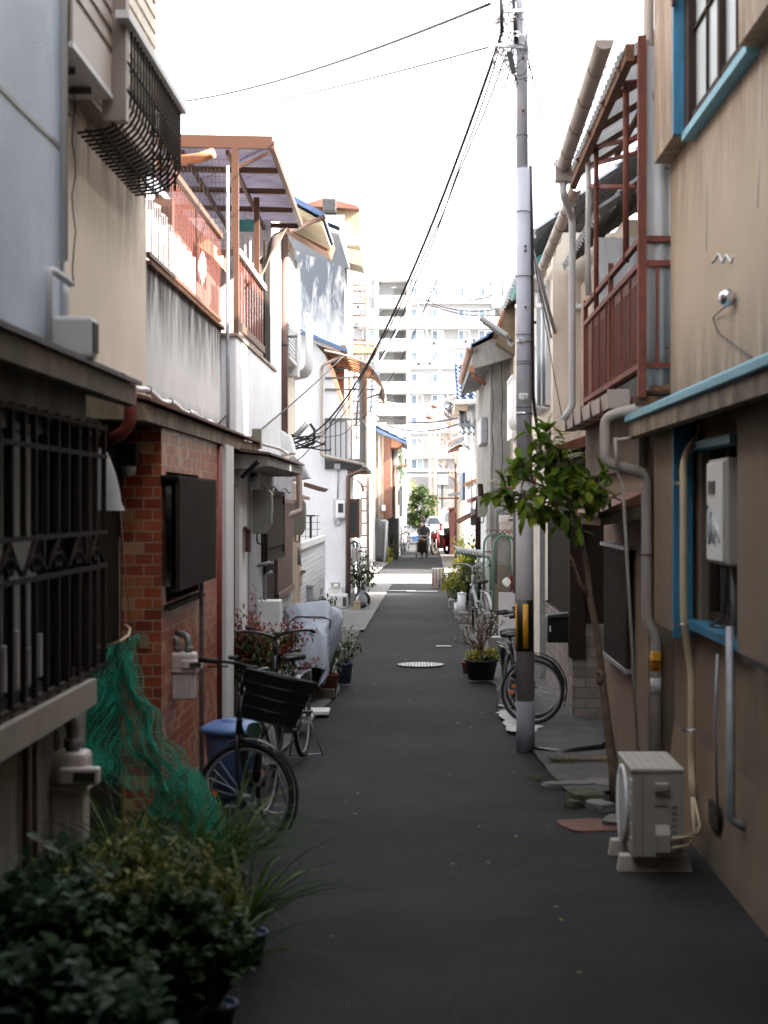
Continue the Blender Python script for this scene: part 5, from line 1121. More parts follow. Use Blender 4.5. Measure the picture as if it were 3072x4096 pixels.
r6.part('porch_roof', MB().kawara((xx(1835,Y6r),Y6r-.5,zz(1740,Y6r)),(.5,0,0),(0,1.0,.6),4,4,.05,.04), M['greytile'])
r6.part('tin_awning', MB().prism([P(1800,1775,40),P(1870,1735,40),P(1870,1750,40),P(1800,1790,40)],(0,2,0)), M['greytile'])
r6.part('blue_shutter', MB().box(xx(1850,39),xx(1867,39),38.9,41,zz(2000,39),zz(1890,39)), M['bluetile'])
r6.part('porch_eave', MB().prism([P(1862,1930,Y6r-.2),P(1945,1895,Y6r-.2),P(1945,1908,Y6r-.2),P(1862,1945,Y6r-.2)],(0,3,0)), M['rusty'])
fl = T('fluorescent_lamp', 'slim white street lamp tube under the white blue roofed house eave', 'street lamp', P(1850,1775,36))
fl.part('tube', MB().tube([P(1846,1768,36),P(1873,1790,36)], .045, 10), M['whiteplastic']); fl.part('arm', MB().pipe([P(1873,1790,36),P(1880,1800,36.3),P(1880,1780,37)], .02, 6), M['galv'])
r7 = T('brown_awning_house', 'house past the cross street on the right with brown upturned awning', 'house', (3, 56, 0))
r7.part('wall', MB().box(xx(1855,52),9,52,64,0,zz(1700,52)), M['creamwall'])
r7.part('awning', MB().prism([P(1798,1768,51.5),P(1860,1738,51.5),P(1868,1735,51.5),P(1868,1752,51.5),P(1805,1775,51.5)],(0,4,0)).prism([P(1800,1790,53),P(1850,1775,53),P(1850,1785,53),P(1800,1798,53)],(0,4,0)), M['redtile'])
r7.part('wire_coil', MB().torus(P(1840,1880,51.8),(0,1,0),.12,.03,14,5).torus(P(1842,1920,51.8),(0,1,0),.1,.03,14,5).tube([P(1842,1790,51.8),P(1845,1990,51.8)], .05, 6), M['galv'])
r7.part('roof', MB().kawara((xx(1845,52),51.6,zz(1700,52)),(5,0,0),(0,3,1.4),24,8,.05,.04), M['greytile'])
r7.part('awning', MB().prism([P(1795,1975,54),P(1860,1965,54),P(1860,1975,54),P(1805,1985,54)],(0,3,0)), M['greytile'])
r8 = T('dark_shed', 'dark red corrugated shed before the white van', 'shed', (2, 68, 0))
r8.part('wall', MB().box(xx(1800,66),xx(1818,66),66,70,0,zz(2030,66)).box(xx(1818,66),7,66.2,72,0,zz(2030,66)), M['maroon'])
r8.part('roof', MB().prism([P(1790,2036,65.8),P(1825,2024,65.8),P(1825,2030,65.8),P(1790,2041,65.8)],(0,5,0)), M['rusty'])
# ================================================================== utility pole with lamp, tangle, plate, reflective sign
YP = 13.66
def pole_x(z): return .902-.0045*(z)          # leans slightly
tp = T('utility_pole', 'grey steel utility pole with number plate and yellow black reflective sleeve', 'utility pole', (.90, YP, 0))
tp.part('pole_foot', MB().tube([(pole_x(-.05),YP,-.05),(pole_x(.43),YP,.43)], [.0795,.079], 32), M['polefoot'])
tp.part('sleeve', MB().tube([(pole_x(.43),YP,.43),(pole_x(2.3),YP,2.3)], [.0775,.074], 32), M['polelow'])
tp.part('tube', MB().tube([(pole_x(2.3),YP,2.3),(pole_x(4.97),YP,4.97)], [.068,.0585], 32), M['polegrey'])
tp.part('tube', MB().tube([(pole_x(4.97)-.006,YP,4.97),(pole_x(9)-.006,YP,9)], [.050,.038], 24), M['polegrey'])
sgn = tp.part('reflective_sleeve', MB().grid(lambda a, b: Vector((pole_x(1)+.083*math.sin(-1.55+2.35*a)*1.0, YP-.083*math.cos(-1.55+2.35*a), zz(2603,YP)+b*(zz(2398,YP)-zz(2603,YP)))), 20, 1, True, -.004), M['blackp'])
zs0, zs1 = zz(2590,YP), zz(2414,YP)
for a0, a1 in ((.10,.235),(.54,.76)):
    tp.part('yellow_stripe', MB().grid(lambda a, b: Vector((pole_x(1)+.0885*math.sin(-1.55+2.35*(a0+(a1-a0)*a)), YP-.0885*math.cos(-1.55+2.35*(a0+(a1-a0)*a)), zs0+b*(zs1-zs0))), 6, 1, True, -.003), M['yellow'], sgn)
pl = tp.part('number_plate', MB().grid(lambda a, b: Vector((pole_x(3)+.068*math.sin(-.75+1.15*a), YP-.068*math.cos(-.75+1.15*a), zz(1616,YP)+b*.088)), 8, 1, True, -.003), M['whiteplastic'])
pc = Vector((pole_x(3)-.014, YP-.0715, 0))
for txt, v in (('T12', 1588), ('41-90', 1603)):
    tp.part('lettering', text_mb(txt, .030, (pc.x, pc.y-.0005, zz(v,YP)), (1,0,0), (0,0,1), .0006), M['blackp'], pl)
bd_ = MB()
for z in (5.25, 4.6, 4.05, zz(1447,YP), zz(1340,YP), zz(1630,YP), 3.3): bd_.torus((pole_x(z),YP,z),(0,0,1),.0665 if z < 4.9 else .053,.0035,28,5)
tp.part('wire_band', bd_, M['dsteel'])
b2 = MB()
for z, r in ((zz(1367,YP),.066),(zz(1655,YP),.068)): b2.lathe([(r,-.012),(r,.012)], (pole_x(z),YP,z), 28)
b2.box(pole_x(3.4)-.05,pole_x(3.4)-.0,YP-.085,YP-.06,zz(1372,YP),zz(1358,YP))
tp.part('clamp', b2, M['steel'])
bo = MB()
for z, s_ in ((4.3,.02),(zz(1232,YP),.02),(zz(1007,YP),.02),(5.45,.0),(5.9,.01)): bo.cyl((pole_x(z)+s_*.6,YP-.05,z),(pole_x(z)+s_*.6,YP-.085,z),.012,.008,8)
tp.part('bolt', bo, M['rusty'])
tp.part('conduit', MB().pipe([(pole_x(5)+.065,YP+.02,5.0),(pole_x(4)+.075,YP+.02,4.4),(pole_x(3)+.078,YP+.02,3.0),(pole_x(2)+.14,YP+.02,2.55),(pole_x(2)+.3,YP+.03,2.1)], .014, 8, .1), M['blackp'])
# street lamp on the pole
sl = T('street_lamp', 'flat white LED street lamp on a short arm clamped to the pole', 'street lamp', P(1985,1310,YP-.1))
a, b_ = P(1920,1270,YP-.12), P(2028,1345,YP-.12)
sl.part('housing', MB().beam(a,b_,.11,.04,(0,0,1)), M['whiteplastic'], bev=.012)
sl.part('lens', MB().beam(P(1932,1290,YP-.12),P(2010,1343,YP-.12),.08,.018), M['frost'], bev=.004)
sl.part('arm', MB().tube([b_,P(2050,1365,YP-.1)], .012, 8), M['galv'])
sl.part('wire', MB().pipe([b_,P(2036,1390,YP-.1),P(2040,1365,YP-.1),P(2046,1392,YP-.1),P(2052,1368,YP-.1)], .006, 5, .02), M['whiteplastic'])
# tangle of fittings and wires at the top
tg = T('cable_tangle', 'tangle of cables and pale insulators crowded round the pole top', 'cable tangle', P(2040,200,YP))
rnd = random.Random(5)
for nm, m_, cnt, rr in (('loop', 'cable', 26, .0035), ('pale_loop', 'pvcw', 16, .004)):
    mb = MB()
    for k in range(cnt):
        c0 = P(rnd.uniform(1985,2110), rnd.uniform(-60,300), YP+rnd.uniform(-.12,.12)); pts = []
        r0 = rnd.uniform(.03,.11); tw = rnd.uniform(0,6)
        for j_ in range(14): aa = tw+j_*.5; pts.append(c0+Vector((r0*math.cos(aa)*(.6+.04*j_), .05*math.sin(aa*.7), r0*1.4*math.sin(aa))))
        mb.tube(pts, rr, 4)
    tg.part(nm, mb, M[m_])
mb = MB()
for k in range(10):
    q = P(rnd.uniform(1990,2110), rnd.uniform(-40,260), YP-.08); mb.lathe([(.012,-.03),(.024,-.02),(.014,0),(.024,.02),(.012,.03)], q, 10)
tg.part('insulator', mb, M['whiteplastic'])
tg.part('splice_box', MB().obox(P(2045,250,YP-.1), (.022,0,.006), (0,.03,0), (-.02,0,.09)).tube([P(2005,-80,YP-.1),P(2008,130,YP-.1)], .018, 8).tube([P(2055,-50,YP-.08),P(2065,180,YP-.08)], .022, 8), M['blackp'])
tg.part('cross_arm', MB().beam(P(1985,180,YP-.09),P(2110,190,YP-.09),.03,.03), M['galv'])
tg.part('cross_arm', MB().beam(P(2000,45,YP-.09),P(2105,42,YP-.09),.03,.03), M['galv'])
tg.part('frayed_end', MB().tube([P(2062,300,YP-.08),P(2055,345,YP-.08)], .006, 4).tube([P(2062,300,YP-.08),P(2072,340,YP-.08)], .006, 4).tube([P(2062,300,YP-.08),P(2064,350,YP-.08)], .005, 4), M['cable'])
# ------------------------------------------------------------------ overhead cables
def span(a, b, sag, r, lab, m_='cable', n=26, wob=0, grp='overhead cables strung over the alley'):
    a, b = Vector(a), Vector(b)
    pts = [a.lerp(b, k/n)+Vector((wob*math.sin(k*1.3), 0, -4*sag*(k/n)*(1-k/n)+wob*math.cos(k*1.7))) for k in range(n+1)]
    return one('cable', MB().tube(pts, r, 6), M[m_], lab, 'cable', tuple(a), grp)
top = lambda u, v: P(u, v, YP-.08)
span(top(2008,130), P(1235,1745,24), .62, .0135, 'thickest dark cable sweeping from the pole to the left house clamp')
span(top(2000,190), P(1250,1740,24), .75, .0065, 'thin cable hanging just beside the thickest one', wob=.006)
span(top(2045,260), P(1262,1735,24), 1.0, .005, 'slack thin cable sagging lowest beside the thickest one', wob=.006)
span(top(2020,230), P(1180,1850,21.3), .5, .0065, 'thin drooping wire from the pole to the white vent hoods', wob=.006)
span(top(1960,15), P(735,405,26), .12, .013, 'upper wire crossing the white sky to the left')
span(top(1950,190), P(820,455,28), .05, .008, 'faint lower wire crossing the white sky to the left')
span(P(870,1700,15.5), P(1376,1125,36), .03, .009, 'straight thin wire rising across the white balcony box')
span(P(955,1790,15.5), P(1560,1180,60), .3, .011, 'thin wire with a black clip rising past the white gable')
span(top(2070,60), P(2245,760,18), .03, .0065, 'thin wire dropping right of the pole to the gutters')
span(top(2030,300), P(2255,1700,15.2), .15, .004, 'loose wire looping down right of the pole')
span(top(2110,120), top(2105,230), -.0, .004, 'short stray wire beside the pole top')
ins = T('cable_clamp', 'grey cable anchor with black insulator clamped to the shuttered house', 'cable clamp', P(1220,1790,23.8))
ins.part('insulator', MB().tube([P(1182,1745,23.9),P(1228,1695,23.9)], [.045,.04], 10), M['galv'])
ins.part('bracket', MB().beam(P(1145,1738,23.9),P(1185,1742,23.9),.05,.03), M['dsteel'])
mb = MB()
for k in range(5):
    c0 = P(1185+16*k,1770+8*math.sin(k*2),23.9); mb.tube([c0+Vector((.16*math.cos(q*.55)*(1+.2*k), 0, .09*math.sin(q*.55+k))) for q in range(11)], .012, 5)
mb.tube([P(1240,1695,23.9),P(1258,1720,23.9),P(1255,1770,23.9),P(1210,1790,23.9)], .022, 6)
ins.part('coiled_cable', mb, M['cable'])
# distant wires
grp2 = 'far overhead wires in front of the apartment block'
for i, (a, b_, lab) in enumerate((((1660,1190,90),(2000,1170,90),'highest far wire before the apartment block'),((1690,1195,90),(2000,1232,90),'second far wire sloping down right'),((1660,1190,90),(2010,1260,90),'third far wire fanning from the same bracket'),
    ((1500,1660,70),(1930,1640,60),'dark level wire low across the apartment block'),((1500,1680,70),(1850,1690,60),'lower sagging wire near the blue tiled roof'),((1480,1590,70),(1840,1575,70),'pale wire across the middle floors'))):
    span(P(*a), P(*b_), .4, .035 if i > 2 else .03, lab, 'cable' if i != 5 else 'pvcw', grp=grp2)
for i, (a, b_, lab) in enumerate((((1655,1200,85),(1520,1450,70),'turquoise guy wire slanting down left'),((1665,1200,85),(1800,1610,70),'turquoise spiral guy wire slanting down right'),((1650,1660,80),(1775,1700,80),'short turquoise wire crossing low'),((1765,1700,75),(1738,1860,75),'turquoise guy cover standing near the clock'))):
    span(P(*a), P(*b_), 0, .022, lab, 'tealpale', 8, grp='turquoise guy wires')
wc = T('wire_bracket', 'far cluster of wire brackets hung before the upper apartment windows', 'bracket', P(1670,1190,88))
mb = MB()
for k in range(9): q = P(1655+8*k,1185+rnd.uniform(-8,8),88); mb.torus(q,(0,1,0),.1,.03,10,4)
wc.part('coil', mb, M['pvcw']); wc.part('bar', MB().beam(P(1650,1185,88),P(1740,1195,88),.06,.06), M['galv'])
w2 = T('wire_bracket', 'far coil of slack wire near the blue roof on the right', 'bracket', P(1805,1630,66))
mb = MB()
for k in range(7): mb.torus(P(1795+7*(k%4),1625+6*k,66),(0.2,1,0),.18,.02,14,4)
w2.part('coil', mb, M['cable']); w2.part('clip', MB().box(xx(1798,66),xx(1806,66),66,66.05,zz(1640,66),zz(1610,66)), M['dsteel'])
# ================================================================== apartment block
YA = 205.0
ap = T('apartment_block', 'long white apartment block with stacked balconies closing the alley view', 'apartment building', (0, YA, 0))
def A3(zx, zy): return 1300+zx*.5425, 900+zy*.5425          # zoom grid to photo pixels
def ax(zx, Y=YA): return xx(1300+zx*.5425, Y)
def az(zy, Y=YA): return zz(900+zy*.5425, Y)
FP = 158.5
mb = MB()
mb.box(ax(625),ax(1232),YA,YA+12,0,az(408)).box(ax(-300),ax(372),YA,YA+12,0,az(300+110)).box(ax(372),ax(625),YA+2.2,YA+12,0,az(404)).box(ax(1232),ax(1400),YA+2.2,YA+12,0,az(404)).box(ax(1400),ax(2600),YA,YA+12,0,az(412))
ap.part('facade', mb, M['apwall'])
mb = MB().box(ax(372)-.3,ax(640),YA-.4,YA+2.5,az(407)+.01,az(398)).box(ax(600),ax(628),YA-.2,YA+2.2,0,az(404)).box(ax(1232),ax(1252),YA-.2,YA+2.2,0,az(404)).box(ax(372)-.1,ax(395),YA-.2,YA+2.2,0,az(404)).box(ax(-300),ax(205),YA+3,YA+9,az(400),az(300)).box(ax(205),ax(330),YA+1,YA+9,az(410),az(312))
ap.part('frame', mb, M['apwhite'])
ap.part('roof_rail', MB().box(ax(335),ax(470),YA+2,YA+2.3,az(205),az(195)).box(ax(335),ax(345),YA+2,YA+2.3,az(400),az(205)), M['pvcw'])
NF = 12
for k in range(NF):
    y0_ = 527+k*FP
    if y0_ > 1800: break
    # balcony parapet of every storey, staircase bay
    x1_ = 1240 if k % 3 == 1 else 625
    ap.part('balcony', MB().box(ax(250) if k % 3 == 1 else ax(370), ax(x1_), YA-1.1, YA-.95, az(y0_+80), az(y0_)).box(ax(250) if k % 3 == 1 else ax(370), ax(x1_), YA-1.1, YA+2.2, az(y0_+84), az(y0_+80)), M['apwhite'])
    ap.part('balcony', MB().box(ax(1232), ax(1420 if k % 3 != 1 else 2600), YA-1.1, YA-.95, az(y0_+80), az(y0_)).box(ax(1232), ax(1420), YA-1.1, YA+2.2, az(y0_+84), az(y0_+80)), M['apwhite'])
    ap.part('drain_groove', MB().box(ax(490),ax(502),YA-1.13,YA-1.1,az(y0_+58),az(y0_+0)).box(ax(732),ax(744),YA-1.13,YA-1.1,az(y0_+58),az(y0_)) if k % 3 == 1 else MB().box(ax(490),ax(502),YA-1.13,YA-1.1,az(y0_+58),az(y0_)), M['pvc'])
    ap.part('stair_recess', MB().box(ax(430),ax(505),YA+2.1,YA+2.19,az(y0_+2),az(y0_-70)), M['apwall'])
    ap.part('stair_door', MB().box(ax(507),ax(576),YA+2.08,YA+2.19,az(y0_+2),az(y0_-75)), M['apdark'])
    ap.part('ceiling_light', MB().box(ax(490),ax(525),YA+.6,YA+1.0,az(y0_-75),az(y0_-71)), M['whiteplastic'])
    if k % 3 == 0: ap.part('ledge', MB().box(ax(625),ax(1232),YA-.5,YA-.01,az(y0_+55),az(y0_+40)), M['apwhite'])
    if k % 3 != 1 and k: ap.part('storey_band', MB().box(ax(626),ax(1231),YA-.06,YA-.01,az(y0_+60),az(y0_+6)), M['apwhite'])
    for zx0, zx1 in ((275,375),(632,724),(786,876),(981,1070),(1130,1226),(1430,1520),(1580,1670)):
        za, zb_ = az(y0_), az(y0_-62)
        fm = MB().box(ax(zx0),ax(zx1),YA-.12,YA-.02,za-.12,za).box(ax(zx0),ax(zx1),YA-.12,YA-.02,zb_,zb_+.12).box(ax(zx0),ax(zx0)+.12,YA-.12,YA-.02,za,zb_).box(ax(zx1)-.12,ax(zx1),YA-.12,YA-.02,za,zb_).box((ax(zx0)+ax(zx1))/2-.06,(ax(zx0)+ax(zx1))/2+.06,YA-.13,YA-.02,za,zb_)
        wf = ap.part('window', fm, M['whiteplastic'])
        r = rnd.random(); mid = (ax(zx0)+ax(zx1))/2
        ap.part('pane', MB().box(ax(zx0)+.1,mid,YA-.08,YA-.05,za,zb_), M['appane'], wf)
        ap.part('curtain', MB().box(mid,ax(zx1)-.1,YA-.08,YA-.05,za,zb_), M['glasslt' if r < .5 else 'apwall'], wf)
for zx, zy, wh in ((805,873,'third storey from the top, left of the white pole line'),(1040,860,'third storey, larger one of the right hand pair'),(1100,850,'third storey, far right of the pair'),(693,1025,'fourth storey, left one'),(775,1022,'fourth storey, right one beside it'),(245,605,'top left corner behind the ladder')):
    u0, v0 = A3(zx-22, zy-17); u1, v1 = A3(zx+22, zy+16)
    ac_far(u0, u1, v0, v1, YA-1.0, 'small apartment air conditioner, '+wh, 'air conditioners on the apartment facade')
# tall poles, park wall, clock, tree, van
for u, v0, Y, r, lab in ((1738,1625,118,.12,'taller salmon coloured park pole with a cap'),(1718,1670,122,.10,'shorter salmon coloured park pole')):
    t = T('lamp_pole', lab, 'pole', (xx(u,Y),Y,0))
    t.part('pole', MB().tube([(xx(u,Y),Y,0),(xx(u,Y),Y,zz(v0,Y))], r, 10), M['salmon'])
    t.part('cap', MB().lathe([(.1,-.15),(.3,-.05),(.28,.05),(.05,.12)], (xx(u,Y),Y,zz(v0,Y)), 12), M['redclad'])
wl = T('park_wall', 'pale concrete wall block and drum beyond the van', 'wall', (xx(1760,130),130,0))
wl.part('wall', MB().box(xx(1722,130),xx(1900,130),130,130.4,0,zz(1955,130)), M['concrete'])
wl.part('groove', MB().box(xx(1752,130),xx(1754,130),129.96,129.99,0,zz(1955,130)), M['galv'])
one('park_wall', MB().box(-14,xx(1720,150),150,150.5,0,1.1), M['concrete'], 'low pale wall far behind the park tree', 'wall', (-5,150,0))
ck = T('street_clock', 'square cream faced street clock on a dark post', 'clock', (xx(1769,96),96,0))
cx_, cz_ = xx(1770,96), zz(1918,96); s_ = .345
ck.part('post', MB().box(xx(1769,96)-.07,xx(1769,96)+.07,96,96.14,0,zz(1942,96)), M['darkclad'])
ck.part('case', MB().box(cx_-s_,cx_+s_,95.85,96.1,cz_-s_,cz_+s_), M['darkclad'], bev=.05)
fc = ck.part('face', MB().box(cx_-s_+.05,cx_+s_-.05,95.83,95.852,cz_-s_+.05,cz_+s_-.05), M['creamwall'], bev=.01)
mb = MB()
for h in range(12):
    aa = h*math.pi/6; q = Vector((cx_+.22*math.sin(aa), 95.82, cz_+.22*math.cos(aa))); mb.obox(q, (.012,0,0), (0,.006,0), (0,0,.022))
ck.part('hour_mark', mb, M['blackp'], fc)
ck.part('hand', MB().beam((cx_+.03,95.815,cz_-.02),(cx_-.17,95.815,cz_+.12),.01,.02,(0,1,0)).beam((cx_-.02,95.81,cz_+.012),(cx_+.15,95.81,cz_-.09),.01,.028,(0,1,0)), M['blackp'], fc)
van = T('white_van', 'white van with red tail lamp seen from behind past the dark shed', 'van', (xx(1800,84),86,0))
vx0, vx1, vy = xx(1759,84), xx(1759,84)+1.6, 84.0
van.part('body', MB().prism([(vx0+.02,vy,.25),(vx0,vy,1.0),(vx0+.06,vy+.03,1.1),(vx0+.14,vy+.12,1.85),(vx0+.25,vy+.15,1.95),(vx1-.25,vy+.15,1.95),(vx1-.14,vy+.12,1.85),(vx1,vy,1.0),(vx1-.02,vy,.25)], (0,3.4,0)), M['vanwhite'], bev=.05)
van.part('window', MB().prism([(vx0+.26,vy-.0,1.22),(vx0+.30,vy+.07,1.72),(vx1-.3,vy+.07,1.72),(vx1-.26,vy-.0,1.22)],(0,-.02,0)), M['glass'])
for sx in (0, 1): van.part('tail_lamp', MB().box(vx0-.01+sx*1.5,vx0+.12+sx*1.5,vy-.03,vy+.05,.75,1.12), M['redpaint'])
van.part('bumper', MB().box(vx0,vx1,vy-.08,vy+.05,.28,.5), M['pvcw'], bev=.03)
for sx in (.02, 1.4): van.part('wheel', MB().lathe([(.1,-.09),(.28,-.08),(.28,.08),(.1,.09)], (vx0+sx+.09,vy+.7,.28), 20, 'x'), M['black'])
for u, Y, w__, h__, m_, lab in ((1672,104,1.5,.75,'vanwhite','small white car parked behind the walker'),(1735,100,1.3,.7,'galv','pale car parked left of the white van')):
    t = T('parked_car', lab, 'car', (xx(u,Y),Y,0), 'cars parked along the park road')
    x0_ = xx(u,Y)-w__/2
    t.part('body', MB().prism([(x0_,Y,.25),(x0_,Y,.75),(x0_+.15,Y,.9),(x0_+.35,Y,1.35),(x0_+w__-.35,Y,1.35),(x0_+w__-.15,Y,.9),(x0_+w__,Y,.75),(x0_+w__,Y,.25)],(0,3.6,0)), M[m_], bev=.08)
    t.part('windscreen', MB().prism([(x0_+.2,Y-.01,.92),(x0_+.38,Y-.01,1.3),(x0_+w__-.38,Y-.01,1.3),(x0_+w__-.2,Y-.01,.92)],(0,.02,0)), M['glass'])
    for sx in (.05, w__-.2): t.part('wheel', MB().lathe([(.1,-.08),(.27,-.08),(.27,.08),(.1,.08)], (x0_+sx+.08,Y+.6,.27), 16, 'x'), M['black'])
one('blue_tarp', MB().grid(lambda a, b: Vector((xx(1648+50*a,92), 92+.6*b, .28+.16*math.sin(a*7)*b+.1*b)), 14, 4, True, .02).box(xx(1650,92),xx(1695,92),92.1,92.5,.02,.28), M['bluebin'], 'crumpled blue tarpaulin on the road behind the walker', 'tarpaulin', P(1670,2150,92))
one('advert_stand', MB().box(xx(1722,80),xx(1734,80),80,80.1,.0,zz(2110,80)), M['potwhite'], 'small white upright sign board at the alley end', 'sign', P(1728,2150,80))
for u, Y, lab in ((1621,82,'slim pale blue utility pole at the alley end on the left'),):
    t = T('utility_pole', lab, 'utility pole', (xx(u,Y),Y,0))
    t.part('pole', MB().tube([(xx(u,Y),Y,0),(xx(u,Y),Y,zz(1870,Y))], .07, 10), M['galv'])
    t.part('transformer', MB().box(xx(u-4,Y),xx(u+4,Y),Y-.1,Y+.1,zz(1935,Y),zz(1918,Y)), M['galv'])
# small two-storey shop band behind park (lower part of apartment)
one('shop_roof_band', MB().box(ax(560),ax(1800),YA-6,YA-1.3,az(1836),az(1826)), M['darkclad'], 'dark flat roof band low across the apartment block', 'canopy', (0,YA-6,az(1836)))
# ================================================================== foliage helpers
def leaf(mb, p, d, up, L, W, fold=.25, droop=.25):
    """one leaf: 2x4 faces, folded on its midrib"""
    d = Vector(d).normalized(); s = d.cross(Vector(up))
    if s.length < .05: s = d.orthogonal()
    s.normalize(); n = s.cross(d); p = Vector(p); vs = []
    prof = ((0,.08),(.25,.8),(.55,1.0),(.82,.6),(1,.02))
    for t, w_ in prof:
        c = p+d*L*t-n*L*droop*t*t
        for q in (-1, 0, 1): vs.append(c+s*W*.5*w_*q+n*abs(q)*W*.5*w_*fold)
    fs = []
    for i in range(4):
        b = i*3; fs += [(b, b+1, b+4, b+3), (b+1, b+2, b+5, b+4)]
    mb.add(vs, fs, True)
def rdir(rnd, upb=0.0):
    while True:
        v = Vector((rnd.uniform(-1,1), rnd.uniform(-1,1), rnd.uniform(-1,1)))
        if .05 < v.length < 1: break
    v.normalize(); v.z += upb; return v.normalized()
def shrub(t, base, Rx, Ry, Hh, n_stem, n_leaf, L, W, m, rnd, z0=.2, up=.3, clump=5, name='foliage', stem_m='bark', sr=.005):
    """stems rising from base, leaves in clumps at twig ends"""
    st, lf = MB(), MB(); base = Vector(base)
    for i in range(n_stem):
        a = rnd.uniform(0, 6.283); rr = math.sqrt(rnd.random()); tip = base+Vector((Rx*rr*math.cos(a), Ry*rr*math.sin(a), z0+(Hh-z0)*rnd.uniform(.35,1)*(1-.45*rr*rr)))
        mid = base.lerp(tip, .5)+Vector((rnd.uniform(-.03,.03), rnd.uniform(-.03,.03), .05*Hh))
        st.tube([base+Vector((.02*math.cos(a),.02*math.sin(a),0)), mid, tip], [sr, sr*.7, sr*.4], 5)
        k = max(1, n_leaf//n_stem)
        for j in range(k):
            f_ = rnd.uniform(.35, 1.05); q = mid.lerp(tip, max(0,(f_-.3)/.7)) if f_ > .3 else base.lerp(mid, f_)
            q = q+rdir(rnd)*rnd.uniform(0, L*1.3)
            leaf(lf, q, rdir(rnd, up), (0,0,1), L*rnd.uniform(.6,1.2), W*rnd.uniform(.6,1.2), rnd.uniform(.1,.4), rnd.uniform(0,.5))
    t.part('stem', st, M[stem_m]); t.part(name, lf, M[m])
def pot(t, c, r, h, m, soil=True):
    c = Vector(c)
    t.part('pot', MB().lathe([(r*.72,0),(r*.95,h*.9),(r*1.04,h*.9),(r*1.05,h),(r*.93,h),(r*.9,h*.86)], c, 24), M[m])
    if soil: t.part('soil', MB().lathe([(r*.9,h*.84),(r*.3,h*.88)], c, 16), M['soil'])
def potted(name, lab, cat, c, r, h, pm, Rx, Hh, ns, nl, L, W, lm, seed, group=None, up=.3, sm='bark'):
    t = T(name, lab, cat, c, group); pot(t, c, r, h, pm); shrub(t, Vector(c)+Vector((0,0,h*.85)), Rx, Rx, Hh, ns, nl, L, W, lm, random.Random(seed), .05, up, stem_m=sm); return t
def straps(t, base, n, L, W, m, rnd, spread=1.0, name='leaf_blade'):
    mb = MB(); base = Vector(base)
    for i in range(n):
        a = rnd.uniform(0, 6.283); out = Vector((math.cos(a), math.sin(a), 0)); l = L*rnd.uniform(.5, 1.1); k = rnd.uniform(.45, 1.05)*spread; w_ = W*rnd.uniform(.6,1.1)
        b0 = base+out*rnd.uniform(0,.05); vs = []
        sd = out.cross(Vector((0,0,1))).normalized()
        for j in range(7):
            f_ = j/6; c = b0+out*(l*k*f_**1.3)+Vector((0,0,l*(f_*(1.15-.25*k)-k*.55*f_**2.4))); ww = w_*(.5+.5*math.sin(min(1, f_*1.6+.15)*1.57))*(1-f_**4)
            vs += [c-sd*ww/2, c+Vector((0,0,-ww*.25)), c+sd*ww/2]
        mb.add(vs, [(3*j, 3*j+1, 3*j+4, 3*j+3) for j in range(6)]+[(3*j+1, 3*j+2, 3*j+5, 3*j+4) for j in range(6)], True)
    t.part(name, mb, M[m])
# ================================================================== near left planting
rn = random.Random(11)
beds = [ # x, y, pot r, pot h, spread, height, leaf mat, leaf L, W, label
    (-1.22,5.15,.20,.22,.42,.52,'leafgrey',.075,.062,'big ivy like grey green shrub in the bottom left corner',2600),
    (-1.48,6.15,.17,.24,.34,.60,'leafgrey',.07,.055,'grey green shrub under the barred window',1700),
    (-.98,6.05,.17,.22,.34,.52,'leafdark',.065,.04,'dense dark shrub spilling towards the alley',2600),
    (-1.25,6.85,.16,.22,.32,.58,'variegated',.05,.022,'yellow variegated shrub in front of the green net',1500),
    (-.93,6.65,.13,.2,.24,.56,'variegated',.045,.02,'smaller yellow edged shrub nearest the alley',900),
    (-1.55,7.1,.14,.2,.25,.48,'leafdark',.045,.03,'dark shrub below the left gas meter',1200)]
for i, (x, y, r, h, sp, hh, m_, L, W, lab, nl) in enumerate(beds):
    t = T('potted_shrub', lab, 'shrub', (x,y,0), 'potted shrubs massed at the lower left'); pot(t, (x,y,0), r, h, 'potblue' if i == 2 else 'potblack')
    shrub(t, (x,y,h*.85), sp, sp, hh, 60, nl, L, W, m_, rn, .05, .4)
for i, (x, y, n, L, W, lab) in enumerate(((-.80,7.35,34,.72,.026,'arching strap leaved plant by the bicycle wheel'),(-.82,6.3,34,.66,.024,'strap leaved plant leaning into the alley at the lower left'),(-1.18,8.0,150,.95,.011,'tuft of thin dark grass blades under the green net'),(-1.50,8.1,130,.95,.011,'grass tuft behind the left gas meter'),(-1.02,8.5,110,.8,.011,'grass tuft between net and brick wall'))):
    t = T('strap_leaf_plant', lab, 'plant', (x,y,0), 'grassy plants on the left'); pot(t, (x,y,0), .10, .14, 'potblue' if i < 2 else 'potblack'); straps(t, (x,y,.13), n, L, W, 'grassleaf', rn, 1.15)
